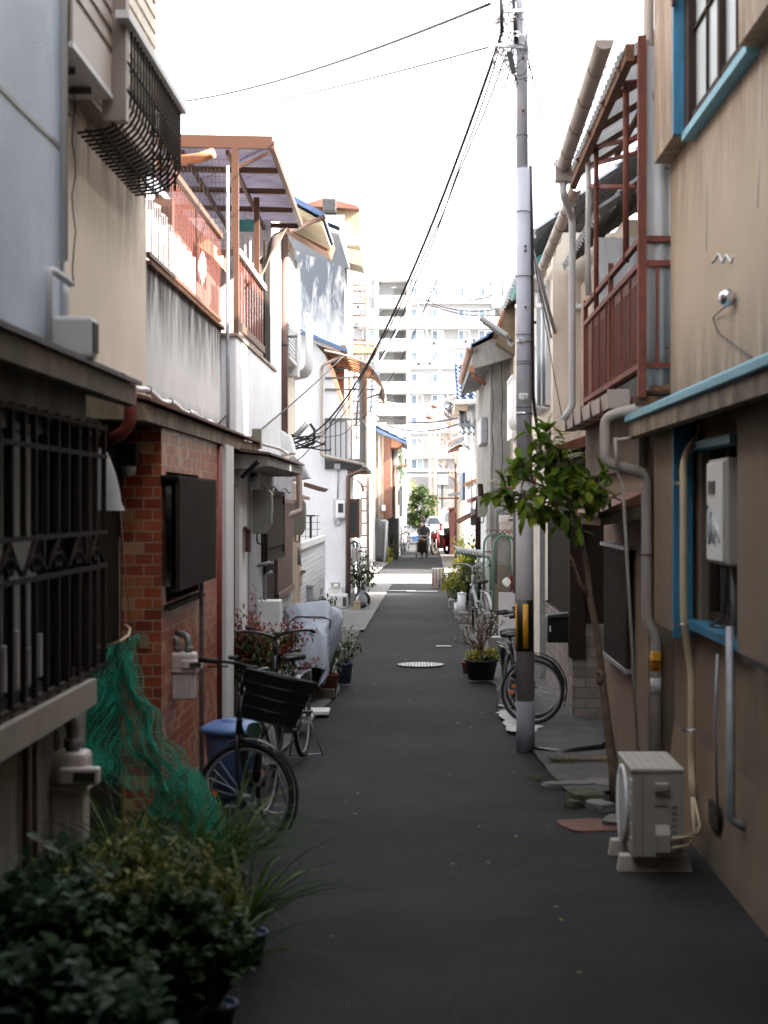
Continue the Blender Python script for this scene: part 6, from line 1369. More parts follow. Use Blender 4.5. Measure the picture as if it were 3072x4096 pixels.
# green net draped over plants
def netpt(a, b):
    # a along the alley direction, b from top hoop to ground
    b = max(0.0, b); u = 430-160*b**.8+(95+470*b**1.1)*a; v = 2545+35*(1-a)+500*b+200*a*b
    Y = 9.2-.9*b*(1-a*.3)+.15*math.sin(a*5)
    q = P(u, v, Y); f_ = noise.noise(Vector((a*4, b*5, 3)))*.09+noise.noise(Vector((a*14, b*3, 8)))*.035
    return q+Vector((f_, f_*.8, f_*.3))
nt_ = T('garden_net', 'green plastic net draped from a hoop over plants by the brick wall', 'net', (-1.6,8.8,0))
def netmesh(fn, nu, nv, r, rn):
    mb = MB()
    for i in range(nu+1): mb.tube([fn(i/nu+.004*math.sin(j*2.1+i), j/nv) for j in range(nv+1)], r, 3, False)
    for j in range(nv+1): mb.tube([fn(i/nu, j/nv+.004*math.sin(i*1.9+j)) for i in range(nu+1)], r, 3, False)
    return mb
nt_.part('mesh', netmesh(netpt, 30, 56, .0024, rn), M['net'])
nt_.part('folded_layer', netmesh(lambda a, b: netpt(.35+.35*a+.2*b, .1+b*.85)+Vector((.03,-.06,.02*math.sin(a*20))), 20, 46, .0026, rn), M['net'])
nt_.part('fold', netmesh(lambda a, b: netpt(.02+.25*a, .35+b*.6)+Vector((.02,-.05,.02*math.sin(a*20+b*9))), 18, 32, .0026, rn), M['net'])
hump = lambda a, b: Vector((-1.50+.47*a-.05*b, 8.75-.45*b, .25+.42*math.sin(math.pi*min(1,a*.9+.08))*(1-.45*b)+.03*noise.noise(Vector((a*9,b*9,1)))))
nt_.part('heap', netmesh(hump, 38, 26, .003, rn), M['net'])
nt_.part('heap_layer', netmesh(lambda a, b: hump(a, b)+Vector((.01,.012,-.02)), 34, 24, .003, rn), M['net'])
nt_.part('hoop', MB().tube([P(390,2590,9.3)+Vector((0,0,-.0)),P(430,2583,9.0),P(480,2565,8.95),P(515,2540,9.1),P(520,2515,9.3),P(500,2500,9.5)], .007, 6), M['creampipe'])
nt_.part('stake', MB().tube([(-1.86,9.9,1.9),(-1.80,9.6,.0)], .006, 6).tube([P(478,2010,9.6),P(522,2520,9.4)], .004, 5), M['bark'])
one('wall_note', MB().box(-1.80,-1.74,10.255,10.265,1.18,1.27), M['soffit'], 'small yellow paper tag on the brick wall above the net hoop', 'tag', (-1.77,10.26,1.2))
# ================================================================== bicycle
def bicycle(lab, frame_m='blackp', basket=True, steer=0.0, rear_rack=True, fend='blackp', wr=.33, group='bicycles parked along the alley'):
    """local axes: +x forward, wheels on y=0, z up"""
    t = T('bicycle', lab, 'bicycle', (0,0,0), group)
    wb = 1.08; hub_f = Vector((wb/2,0,wr)); hub_r = Vector((-wb/2,0,wr))
    head_t = Vector((.36,0,.92)); head_b = Vector((.40,0,.68)); bb = Vector((-.10,0,.28)); seat_t = Vector((-.27,0,.72))
    ax_ = (head_t-head_b).normalized(); Rm = Matrix.Rotation(steer, 3, ax_)
    def st(p): return head_b+Rm@(Vector(p)-head_b)
    def wheel(name, hub, rot=None):
        g = (lambda p: st(p)) if rot else (lambda p: Vector(p))
        axd = Rm@Vector((0,1,0)) if rot else Vector((0,1,0)); hc = g(hub)
        w_ = t.part(name, MB().torus(hc, axd, wr-.018, .018, 48, 8), M['black'])
        t.part('rim', MB().torus(hc, axd, wr-.042, .010, 48, 6), M['galv'], w_)
        sp = MB(); e = axd.orthogonal().normalized(); f_ = axd.cross(e)
        for k in range(28):
            a = 2*math.pi*k/28; b_ = a+(.55 if k % 2 else -.55); sg = 1 if k % 4 < 2 else -1
            sp.tube([hc+(e*math.cos(b_)+f_*math.sin(b_))*.022+axd*.028*sg, hc+(e*math.cos(a)+f_*math.sin(a))*(wr-.045)], .0013, 4, False)
        t.part('spokes', sp, M['steel'], w_)
        t.part('hub', MB().cyl(hc-axd*.045, hc+axd*.045, .018, n=10), M['galv'], w_)
        t.part('reflector', MB().obox(hc+(e*.7+f_*.7).normalized()*(wr-.11), (e*.7+f_*.7).normalized()*.03, (e*.7-f_*.7).normalized()*.012, axd*.006), M['reflector'], w_)
        md = MB(); n = 18
        for k in range(n):
            def rp(i): a = (-.35+i*2.5/n) if rot else (.35+i*2.5/n); return hub+Vector((math.cos(a),0,math.sin(a)))*(wr+.022)
            md.add([g(rp(k)+Vector((0,-.024,-.006))), g(rp(k)+Vector((0,0,.006))), g(rp(k)+Vector((0,.024,-.006))), g(rp(k+1)+Vector((0,.024,-.006))), g(rp(k+1)+Vector((0,0,.006))), g(rp(k+1)+Vector((0,-.024,-.006)))], [(0,1,4,5),(1,2,3,4)], True)
        t.part('mudguard', md, M[fend])
    wheel('wheel', hub_f, True); wheel('wheel', hub_r)
    fr = MB().tube([head_b+Vector((-.01,0,.03)), Vector((.15,0,.40)), bb], .018, 8).tube([head_t, head_b], .02, 8).tube([bb, seat_t], .016, 8)
    for s in (-1, 1): fr.tube([bb+Vector((0,.03*s,0)), hub_r+Vector((0,.05*s,0))], .009, 6).tube([seat_t+Vector((0,.02*s,-.08)), hub_r+Vector((0,.05*s,0))], .008, 6)
    fr.tube([head_b+Vector((0,0,.1)), Vector((.12,0,.50)), Vector((-.2,0,.50))], .014, 8)
    t.part('frame', fr, M[frame_m])
    fk = MB()
    for s in (-1, 1): fk.tube([st(head_b+Vector((.0,.02*s,0))), st(Vector((.43,.045*s,.62))), st(Vector((.485,.05*s,.45))), st(hub_f+Vector((0,.05*s,0)))], [.014,.013,.011,.009], 8)
    fk.tube([st(head_t), st(head_t+Vector((-.03,0,.13)))], .013, 8); t.part('fork', fk, M[frame_m])
    hbp = [(-.02,0,.13),(.02,0,.16)]; top_ = head_t+Vector((-.02,0,.13))
    hb2 = MB()
    for s in (-1, 1): hb2.pipe([st(top_), st(top_+Vector((.07,.10*s,.05))), st(top_+Vector((.04,.25*s,.06))), st(top_+Vector((-.14,.29*s,.03)))], .011, 8, .05)
    h_ = t.part('handlebar', hb2, M['galv'] if frame_m != 'blackp' else M['blackp'])
    gp = MB()
    for s in (-1, 1): gp.tube([st(top_+Vector((-.05,.275*s,.045))), st(top_+Vector((-.17,.293*s,.028)))], .016, 8).tube([st(top_+Vector((.02,.26*s,.03))), st(top_+Vector((-.09,.30*s,.0)))], .005, 5)
    gp.torus(st(top_+Vector((0,-.19,.085))), (0,0,1), .02, .012, 12, 6)
    t.part('grip', gp, M['black'], h_)
    sd = MB().lathe([(.02,-.03),(.10,-.02),(.105,.01),(.08,.03),(.02,.035)], seat_t+Vector((-.06,0,.12)), 16); sd.add([seat_t+Vector(p) for p in ((.0,-.06,.10),(.0,.06,.10),(.16,.02,.12),(.16,-.02,.12),(.0,-.06,.14),(.0,.06,.14),(.16,.02,.14),(.16,-.02,.14))], [(0,3,2,1),(4,5,6,7),(0,1,5,4),(1,2,6,5),(2,3,7,6),(3,0,4,7)], True)
    t.part('saddle', sd, M['black'], bev=.01)
    t.part('seat_post', MB().tube([seat_t-Vector((0,0,.02)), seat_t+Vector((-.04,0,.10))], .012, 8), M['steel'])
    if basket:
        bc = MB(); x0, x1 = .44, .76; n = 10
        def bp(a, b, z):    # a,b in 0..1
            k = .78+.22*z; return st(Vector((x0+(x1-x0)*(a*k+(1-k)*.2), (b-.5)*.36*k, .80+.29*z)))
        for z in (0, .25, .5, .75, 1): bc.tube([bp(0,0,z),bp(1,0,z),bp(1,1,z),bp(0,1,z),bp(0,0,z)], .0035 if z < 1 else .006, 4)
        for k in range(n+1):
            f_ = k/n
            for a, b in ((f_,0),(f_,1),(0,f_),(1,f_)): bc.tube([bp(a,b,0),bp(a,b,1)], .0022, 4, False)
            bc.tube([bp(f_,0,0),bp(f_,1,0)], .0022, 4, False)
        t.part('basket', bc, M['dsteel'])
        t.part('basket_liner', MB().add([bp(.02,.02,0),bp(.98,.02,0),bp(.98,.98,0),bp(.02,.98,0),bp(.02,.02,.97),bp(.98,.02,.97),bp(.98,.98,.97),bp(.02,.98,.97)], [(0,3,2,1),(0,1,5,4),(1,2,6,5),(2,3,7,6),(3,0,4,7)]), M['blackp'])
        t.part('head_lamp', MB().lathe([(.015,-.03),(.04,-.02),(.045,.03),(.04,.04)], st(Vector((.50,0,.74))), 14, 'x'), M['steel'])
    if rear_rack:
        rk = MB()
        for s in (-1, 1): rk.tube([Vector((-.30,.05*s,.70)), Vector((-.72,.06*s,.70)), hub_r+Vector((0,.06*s,0))], .006, 5)
        for k in range(4): rk.tube([Vector((-.38-.09*k,-.055,.70)), Vector((-.38-.09*k,.055,.70))], .004, 4)
        t.part('rack', rk, M['galv'])
    ch = MB().obox(Vector((-.30,-.055,.30)), (.26,0,.02), (0,.006,0), (0,0,.045)); t.part('chain_guard', ch, M[frame_m])
    cr = MB().cyl(bb+Vector((0,-.06,0)), bb+Vector((0,.06,0)), .012, n=8).tube([bb+Vector((0,-.06,0)), bb+Vector((.10,-.075,-.13))], .009, 6).tube([bb+Vector((0,.06,0)), bb+Vector((-.10,.075,.13))], .009, 6)
    cr.obox(bb+Vector((.10,-.12,-.13)), (.04,0,0), (0,.035,0), (0,0,.01)).obox(bb+Vector((-.10,.12,.13)), (.04,0,0), (0,.035,0), (0,0,.01))
    t.part('pedal_crank', cr, M['dsteel'])
    kk = MB()
    for s in (-1, 1): kk.tube([hub_r+Vector((0,.06*s,0)), Vector((hub_r.x-.10,.14*s,.0))], .007, 5)
    kk.tube([Vector((hub_r.x-.10,-.14,.006)), Vector((hub_r.x-.10,.14,.006))], .007, 5); t.part('stand', kk, M['galv'])
    return t
def place(t, x, y, rz, lean=0, z=0): t.o.location = (x, y, z); t.o.rotation_euler = (lean, 0, rz); return t
# foreground left: heading at the camera, bars turned towards the alley
b1 = bicycle('black bicycle with turned front wheel and dark basket by the brick wall', steer=R(76)); 
place(b1, -1.10, 10.20, R(-97), R(-3), .012)
b2 = bicycle('second black bicycle half hidden behind the blue bin', basket=False, steer=R(8), fend='galv'); place(b2, -1.02, 12.6, R(-97), R(3), .03)
b3 = bicycle('black and yellow bicycle parked behind the utility pole', frame_m='blackp', basket=False, steer=R(68)); place(b3, .96, 15.55, R(-84), R(3), .035)
b4 = bicycle('dark bicycle against the white brick base behind the pole', frame_m='dsteel', basket=False, steer=R(60)); place(b4, 1.0, 15.95, R(-82), R(4), .035); b3.o.scale = (.93,)*3; b4.o.scale = (.93,)*3
b5 = bicycle('silver bicycle with wire basket and red reflector before the green racks', frame_m='galv', basket=True, steer=R(-14), fend='pvcw'); place(b5, .98, 26.0, R(101), R(-3), .03)
for ch in list(b5.o.children):
    if ch.name.startswith('basket_liner'): bpy.data.objects.remove(ch)
for i, (u, Y, rz, lab) in enumerate(((1600,66.5,80,'nearest bicycle of the far left row, bars to the alley'),(1612,69,95,'middle bicycle of the far left row'),(1628,72,84,'farthest bicycle of the far left row beside the blue pole'))):
    dup(b2.o, (xx(u,Y), Y, .05), R(rz), lab)
# ================================================================== blue bin
bn = T('trash_bin', 'blue plastic bin with a domed lid behind the bicycle wheel', 'bin', (-1.30,11.1,.028))
c0 = Vector((-1.30,11.1,.028))
bn.part('body', MB().lathe([(.15,0),(.19,.46),(.20,.50)], c0, 28), M['bluebin'])
bn.part('lid', MB().lathe([(.225,.50),(.228,.53),(.20,.545),(.15,.57),(.08,.575),(.075,.59),(.04,.59)], c0, 28), M['bluebin'])
# ================================================================== covered motorcycle
def cov(a, b):
    x = -1.17; y0 = 16.75+1.75*a
    prof = .50+.50*math.sin(math.pi*min(1,.12+a*.9))**.7*(1-.25*a)+.12*math.exp(-((a-.18)/.09)**2)
    wd = .21+.07*math.sin(math.pi*a)+.10*math.exp(-((a-.2)/.07)**2)
    ang = math.pi*(b*1.0); r = 1.0
    c_ = math.cos(ang); hz = max(0.0, math.sin(ang))**.55; px = x-wd*math.copysign(abs(c_)**.6, c_)*(.42+.85*hz)*(1+.08*math.sin(a*22+b*4)*abs(c_)); pz = .20+(1.03*prof-.20)*math.sin(ang)**.55
    k = noise.noise(Vector((a*5, b*4, 2)))*.05-.07*abs(noise.noise(Vector((a*8+b*3, b*7, 7))))-.03*abs(noise.noise(Vector((a*22, b*9+a*8, 3))))+.03
    return Vector((px+k, y0+.6*k+.05*math.cos(ang), pz+k))
mc = T('covered_motorcycle', 'motorcycle under a silver grey cover behind the basket bicycle', 'motorcycle', (-1.17,17.6,.028))
mc.part('cover', MB().grid(cov, 120, 70).grid(lambda a, b: Vector((-1.17-.2*math.cos(math.pi*a), 16.76+.02*math.sin(a*9)-.10*b+.12*b*b, .20+(.60-.20)*math.sin(math.pi*a)**.6*b)) if False else cov(0, a)+Vector((0,-.10*math.sin(b*1.57),-.32*b*(cov(0,a).z-.2)/.5)), 30, 6), M['silver'])
mc.part('strap', MB().tube([cov(.1,b/10)+Vector((0,-.01,.006)) for b in range(11)], .008, 5), M['dsteel'])
for yy in (16.85, 18.25): mc.part('wheel', MB().torus((-1.17,yy,.28),(1,0,0),.22,.05,32,8), M['black'])
mc.part('engine', MB().box(-1.27,-1.07,17.2,17.8,.18,.42), M['blackp'], bev=.03)
# ================================================================== potted plants left mid
t = T('nandina_shrub', 'red leaved nandina shrub in a dark pot beside the dark doorway', 'shrub', (-1.45,14.3,.028)); pot(t, (-1.45,14.3,.028), .17, .26, 'potblack')
shrub(t, (-1.45,14.3,.25), .54, .38, 1.10, 70, 3300, .055, .019, 'redleaf', rn, .25, .2, sr=.004)
lf = MB()
for k in range(1200):
    a = rn.uniform(0,6.28); q = Vector((-1.42+.36*math.cos(a)*rn.random()**.5, 14.2+.3*math.sin(a)*rn.random()**.5, .55+rn.uniform(0,.42))); leaf(lf, q, rdir(rn,.2), (0,0,1), .06, .024)
t.part('green_leaf', lf, M['leafdark'])
potted('potted_plant','small leafy plant in a brown terracotta pot beside the silver cover','plant',(-.99,17.4,.028),.105,.24,'terra',.20,.42,22,160,.075,.035,'leafdark',21,'potted plants on the left kerb')
potted('potted_plant','leafy plant in a blue pot just behind the terracotta one','plant',(-.88,18.6,.028),.10,.24,'potblue',.24,.50,22,170,.08,.035,'leafdark',22,'potted plants on the left kerb')
one('pot_block', MB().box(-1.12,-.92,17.15,17.3,.028,.12), M['slate'], 'mossy block before the terracotta pot', 'block', (-1.02,17.2,.03), bev=.008)
potted('potted_shrub','dark glossy shrub beside the grey steel cabinet','shrub',(xx(1290,25.8),25.8,.03),.13,.25,'potwhite',.26,.50,24,260,.08,.035,'leafdark',23)
for i, (xc, yc, w_, h_, m_) in enumerate(((-1.28,15.3,.5,.05,'pvcw'),(-1.2,14.7,.35,.09,'concrete'),(-1.05,15.9,.3,.04,'applwhite'))):
    one('paving_block', MB().box(xc-w_/2,xc+w_/2,yc-.15,yc+.15,.03,.03+h_), M[m_], ('pale step slab below the nandina shrub','low concrete block near the dark doorway','thin white board lying before the silver cover')[i], 'slab', (xc,yc,.03), bev=.008)
t = T('corner_shrub', 'climbing green shrub by the gas meter at the white gable house corner', 'shrub', (xx(1440,33.4),33.6,0)); shrub(t, (xx(1440,33.4),33.6,.03), .35, .6, 1.5, 60, 900, .08, .035, 'leafdark', rn, .1, .3)
# ================================================================== right side plants
t = T('bonsai_shrub', 'leafless gnarled shrub with buds in a wide black pot', 'shrub', (xx(1925,19.0),19.0,.03)); c0 = Vector((xx(1925,19.0),19.0,.03))
pot(t, c0, .205, .24, 'potblack')
st_, bud = MB(), MB()
def twig(p, d, L, r, dep):
    pts = [p]; q = p
    for k in range(4): d = (d+rdir(rn)*.28+Vector((0,0,.05))).normalized(); q = q+d*L/4; pts.append(q)
    st_.tube(pts, [r, r*.85, r*.7, r*.6, r*.5], 5)
    if dep == 0:
        if rn.random() < .5: bud.lathe([(.002,-.012),(.011,0),(.002,.012)], q, 6)
        return
    for k in range(rn.choice((2,3,3))): twig(pts[rn.choice((2,3,4))], (d+rdir(rn)*.8+Vector((0,0,.2))).normalized(), L*.72, r*.55, dep-1)
for k in range(5): twig(c0+Vector((0,0,.22)), (rdir(rn)*.5+Vector((0,0,1))).normalized(), .26, .022, 3)
t.part('branch', st_, M['bark']); t.part('bud', bud, M['flower'])
shrub(t, c0+Vector((0,0,.2)), .30, .25, .22, 30, 700, .045, .02, 'yellowleaf', rn, .02, .3, name='underplanting')
one('terracotta_pot', MB().lathe([(.045,0),(.06,.13),(.066,.13),(.066,.15),(.05,.15)], P(1868,2695,19.7), 16), M['terra'], 'tiny terracotta pot beside the wide black pot', 'pot', P(1868,2695,19.7))
pl_ = [(1862,2330,37,.13,.24,'potwhite',.42,.9,'yellowleaf',.11,.035,620,'bright yellow green potted shrub at the sunlit corner'),
 (1885,2420,31,.12,.22,'potwhite',.36,.75,'variegated',.12,.04,520,'pale striped leaved shrub behind the white bins'),
 (1830,2400,33,.12,.2,'terra',.30,.6,'yellowleaf',.09,.03,380,'low yellow green plant nearest the alley at the corner'),
 (1905,2300,35,.12,.3,'potblack',.35,1.25,'leaf',.10,.035,520,'taller green shrub by the right wall'),
 (1845,2440,31,.09,.16,'potwhite',.2,.36,'leafgrey',.09,.03,180,'small grey leaved plant in front of the white bins'),
 (1880,2250,40,.14,.3,'potblack',.45,1.5,'yellowleaf',.10,.03,520,'yellow flowering shrub tallest at the back of the pots'),
 (1800,2380,36,.1,.2,'potwhite',.22,.4,'leafdark',.08,.03,200,'small dark plant at the foot of the striped bucket')]
for i, (u, v, Y, r, h, pm, rx, hh, lm, L, W, nl, lab) in enumerate(pl_):
    potted('potted_plant', lab, 'plant', (xx(u,Y), Y, .03), r, h, pm, rx, hh, 26, int(nl*1.3), L*1.35, W*1.6, lm, 40+i, 'potted plants along the right wall', .5)
sb = T('striped_bucket', 'tall pale ribbed bucket at the sunlit street corner', 'bucket', P(1752,2350,40.5))
c0 = Vector((xx(1752,40.3),40.3,.03)); sb.part('body', MB().lathe([(.13,0),(.15,.46),(.16,.48),(.13,.48)], c0, 20), M['potwhite'])
mb = MB()
for k in range(10): a = k*.628; mb.box(c0.x+.145*math.cos(a)-.01,c0.x+.145*math.cos(a)+.01,c0.y+.145*math.sin(a)-.01,c0.y+.145*math.sin(a)+.01,.05,.5)
sb.part('rib', mb, M['redtile'])
for i, (u0, u1, v0, v1, Y, m_, lab) in enumerate(((1829,1866,2369,2460,30,'whiteplastic','nearer white lidded plastic bin by the silver bicycle'),(1872,1920,2335,2440,31.5,'whiteplastic','farther white plastic bin behind the bicycle basket'),(1815,1838,2410,2452,30.3,'whiteplastic','small round white tub beside the nearer bin'))):
    t = T('plastic_bin', lab, 'bin', P((u0+u1)/2, v1, Y), 'white plastic bins on the right'); c0 = P((u0+u1)/2, v1, Y); rr = (u1-u0)/2*Y/F; hh = (v1-v0)*Y/F
    t.part('body', MB().lathe([(rr*.8,0),(rr*.95,hh*.92)], c0, 20), M[m_]); t.part('lid', MB().lathe([(rr*1.0,hh*.92),(rr*1.02,hh*.97),(rr*.3,hh),(rr*.1,hh*1.03)], c0, 20), M[m_])
one('planter_trough', MB().box(xx(1795,32),xx(1832,32),31.9,32.4,.03,.20), M['concrete'], 'grey planter trough along the right wall', 'planter', P(1810,2435,32), bev=.01)
one('concrete_block', MB().box(xx(1835,28),xx(1876,28),27.9,28.2,.03,.22), M['concrete'], 'pale concrete block before the white bins', 'block', P(1850,2480,28), bev=.01)
one('white_bucket', MB().lathe([(.10,0),(.125,.22),(.13,.22),(.11,.2)], (xx(1985,22.5),22.5,.03), 20), M['applwhite'], 'white tub behind the leafless shrub', 'tub', (xx(1985,22.5),22.5,.03))
ac2 = ac_far(1998, 2060, 2375, 2510, 25.0, 'white outdoor unit half hidden by the pole and leafless shrub')
# ================================================================== citrus tree in front of the pole
tr = T('citrus_tree', 'slender broad leaved citrus tree leaning before the utility pole', 'tree', (1.42,11.35,0))
Yt = 11.3
tk = MB()
tk.tube([P(2462,3215,Yt),P(2455,3080,Yt),P(2430,2900,Yt),P(2406,2700,Yt),P(2392,2560,Yt),P(2361,2395,Yt),P(2345,2250,Yt),P(2322,2137,Yt),P(2290,2030,Yt),P(2250,1960,Yt)], [.045,.038,.032,.028,.025,.024,.021,.018,.013,.009], 10)
tk.tube([P(2361,2395,Yt),P(2320,2330,Yt-.02),P(2290,2240,Yt-.05),P(2268,2200,Yt-.05)], [.017,.014,.010,.005], 8).tube([P(2290,2265,Yt-.05),P(2272,2255,Yt-.1)], [.006,.003],5)
tk.tube([P(2400,2700,Yt),P(2385,2690,Yt-.05)], [.012,.008], 6).lathe([(.03,-.05),(.04,0),(.03,.05)], P(2404,2710,Yt), 8)
tr.part('trunk', tk, M['bark'])
br, lf = MB(), MB(); tips = []
def limb(a, b, r, n, L):
    a, b = Vector(a), Vector(b); m_ = a.lerp(b,.5)+rdir(rn)*.03
    br.tube([a, m_, b], [r, r*.75, r*.45], 6)
    for k in range(n):
        s_ = m_.lerp(b, rn.uniform(-.2,1)); d = ((b-a).normalized()+rdir(rn)*.9+Vector((0,0,.25))).normalized(); e = s_+d*L*rn.uniform(.5,1.1)
        br.tube([s_, s_.lerp(e,.5)+rdir(rn)*.01, e], [r*.35, r*.3, r*.2], 5); tips.append((s_, e, d))
fork = P(2290,2030,Yt)
for u, v, dy, n in ((1975,1965,-.1,7),(2020,1900,.1,6),(2100,1740,.1,7),(2180,1740,0,7),(2400,1990,.05,6),(2010,1960,-.1,7),(2060,1830,.05,8),(2130,1760,-.15,8),(2180,1850,.1,8),(2230,1800,-.05,8),(2290,1830,.1,7),(2350,1950,-.1,7),(2400,1920,.1,6),(2080,2030,.15,7),(2150,2060,-.2,8),(2220,2080,.1,8),(2290,2100,-.15,7),(2180,1950,-.25,9),(2240,1930,.25,8),(2330,2010,.2,6)):
    limb(fork.lerp(P(2250,1960,Yt), rn.random()), P(u,v,Yt+dy), .010, n, .13)
tr.part('branch', br, M['bark'])
for s_, e, d in tips:
    for k in range(rn.choice((2,3,4,4))):
        q = s_.lerp(e, rn.uniform(.35,1)); dd = (d*.6+rdir(rn)*.9+Vector((0,0,-.25))).normalized(); leaf(lf, q, dd, (0,0,1), rn.uniform(.085,.15), rn.uniform(.048,.075), rn.uniform(.1,.35), rn.uniform(.1,.5))
tr.part('leaves', lf, M['leaf'])
# weeds
for i, (u, v, Y, lab) in enumerate(((2225,3040,12.9,'weeds sprouting at the right kerb behind the pole foot'),(2150,3150,12.0,'small weed patch at the edge of the asphalt'),(1190,2960,14.5,'weeds along the left kerb by the step slabs'))):
    t = T('weed', lab, 'weeds', (xx(u,Y),Y,0.02), 'weeds along the kerbs'); straps(t, (xx(u,Y),Y,.025), 40, .11, .006, 'grassleaf', rn, 1.3); straps(t, (xx(u,Y)+.12,Y-.05,.025), 30, .09, .006, 'grassleaf', rn, 1.3, 'leaf_tuft')
lit = MB()
for k in range(90):
    q = Vector((rn.uniform(-1.0,1.2), rn.uniform(7,30), .018)); leaf(lit, q, (rn.uniform(-1,1),rn.uniform(-1,1),.05), (0,0,1), .03, .014, .2, 0)
one('leaf_litter', lit, M['yellowleaf'], 'scattered fallen leaves on the asphalt', 'leaves', kind='stuff')
# ================================================================== park tree + far foliage
pt = T('park_tree', 'rounded dark green tree at the end of the alley behind the walker', 'tree', (xx(1690,104),104,0))
pt.part('trunk', MB().tube([(xx(1680,104),104,0),(xx(1682,104),104,1.0),(xx(1690,104),104,1.9)], [.22,.16,.12], 10), M['bark'])
lf = MB()
clumps = [(1688,2030,.78),(1655,2000,.5),(1650,2050,.5),(1715,2030,.55),(1700,1985,.5),(1670,1975,.45),(1722,2070,.4),(1660,2085,.4),(1735,2000,.3),(1690,1965,.35),(1640,2075,.35),(1645,2110,.25)]
for u, v, r in clumps:
    c0 = P(u,v,104+rn.uniform(-.5,.5))
    for k in range(int(620*r)):
        d = rdir(rn); leaf(lf, c0+d*r*rn.uniform(.45,1.08), (d+rdir(rn)*.8), (0,0,1), .17, .09)
pt.part('crown', lf, M['treeleaf'])
for nm, lab, u, v, Y, r, n, m_ in (('wall_vine','grey green vine hanging from the dark far left house',1600,1860,64,.55,420,'leafgrey'),('autumn_tree','golden leaved tree beyond the blue pole',1650,1985,125,1.1,700,'yellowleaf'),('far_shrub','dark leafy potted shrubs at the foot of the far left house',1572,2200,62,.5,380,'leafdark'),('gate_plant','thin yellow green plant behind the leaning gate',1508,2130,58.5,.4,120,'yellowleaf'),('dry_grass','dry straw coloured tuft beside the gate',1552,2225,57.5,.28,160,'yellowleaf')):
    t = T(nm, lab, 'plant', P(u,v,Y)); lf = MB(); sk_ = MB(); c0 = P(u,v,Y)
    for k in range(n): d = rdir(rn); leaf(lf, c0+Vector((d.x*r*.55,d.y*r*.6,d.z*r*1.2))*rn.random()**.4, d, (0,0,1), .10, .05)
    for k in range(6): sk_.tube([c0+Vector((0,0,-r*1.4)), c0+Vector((rn.uniform(-.5,.5)*r, 0, rn.uniform(0,1)*r))], .02, 4)
    t.part('stem', sk_, M['bark']); t.part('foliage', lf, M[m_])
# bare tree in front of apartment
bt = T('bare_tree', 'leafless tree with fine branches behind the clock', 'tree', (xx(1850,120),120,0)); mb = MB()
def btw(p, d, L, r, dep):
    q = p+d*L; mb.tube([p, p.lerp(q,.5)+rdir(rn)*L*.06, q], [r, r*.8, r*.6], 4, False)
    if dep:
        for k in range(3): btw(p.lerp(q, rn.uniform(.5,1)), (d+rdir(rn)*.55+Vector((-.08,0,.2))).normalized(), L*.72, r*.6, dep-1)
btw(Vector((xx(1850,120),120,0)), Vector((-.05,0,1)), 4.2, .15, 5); bt.part('trunk', mb, M['bark'])
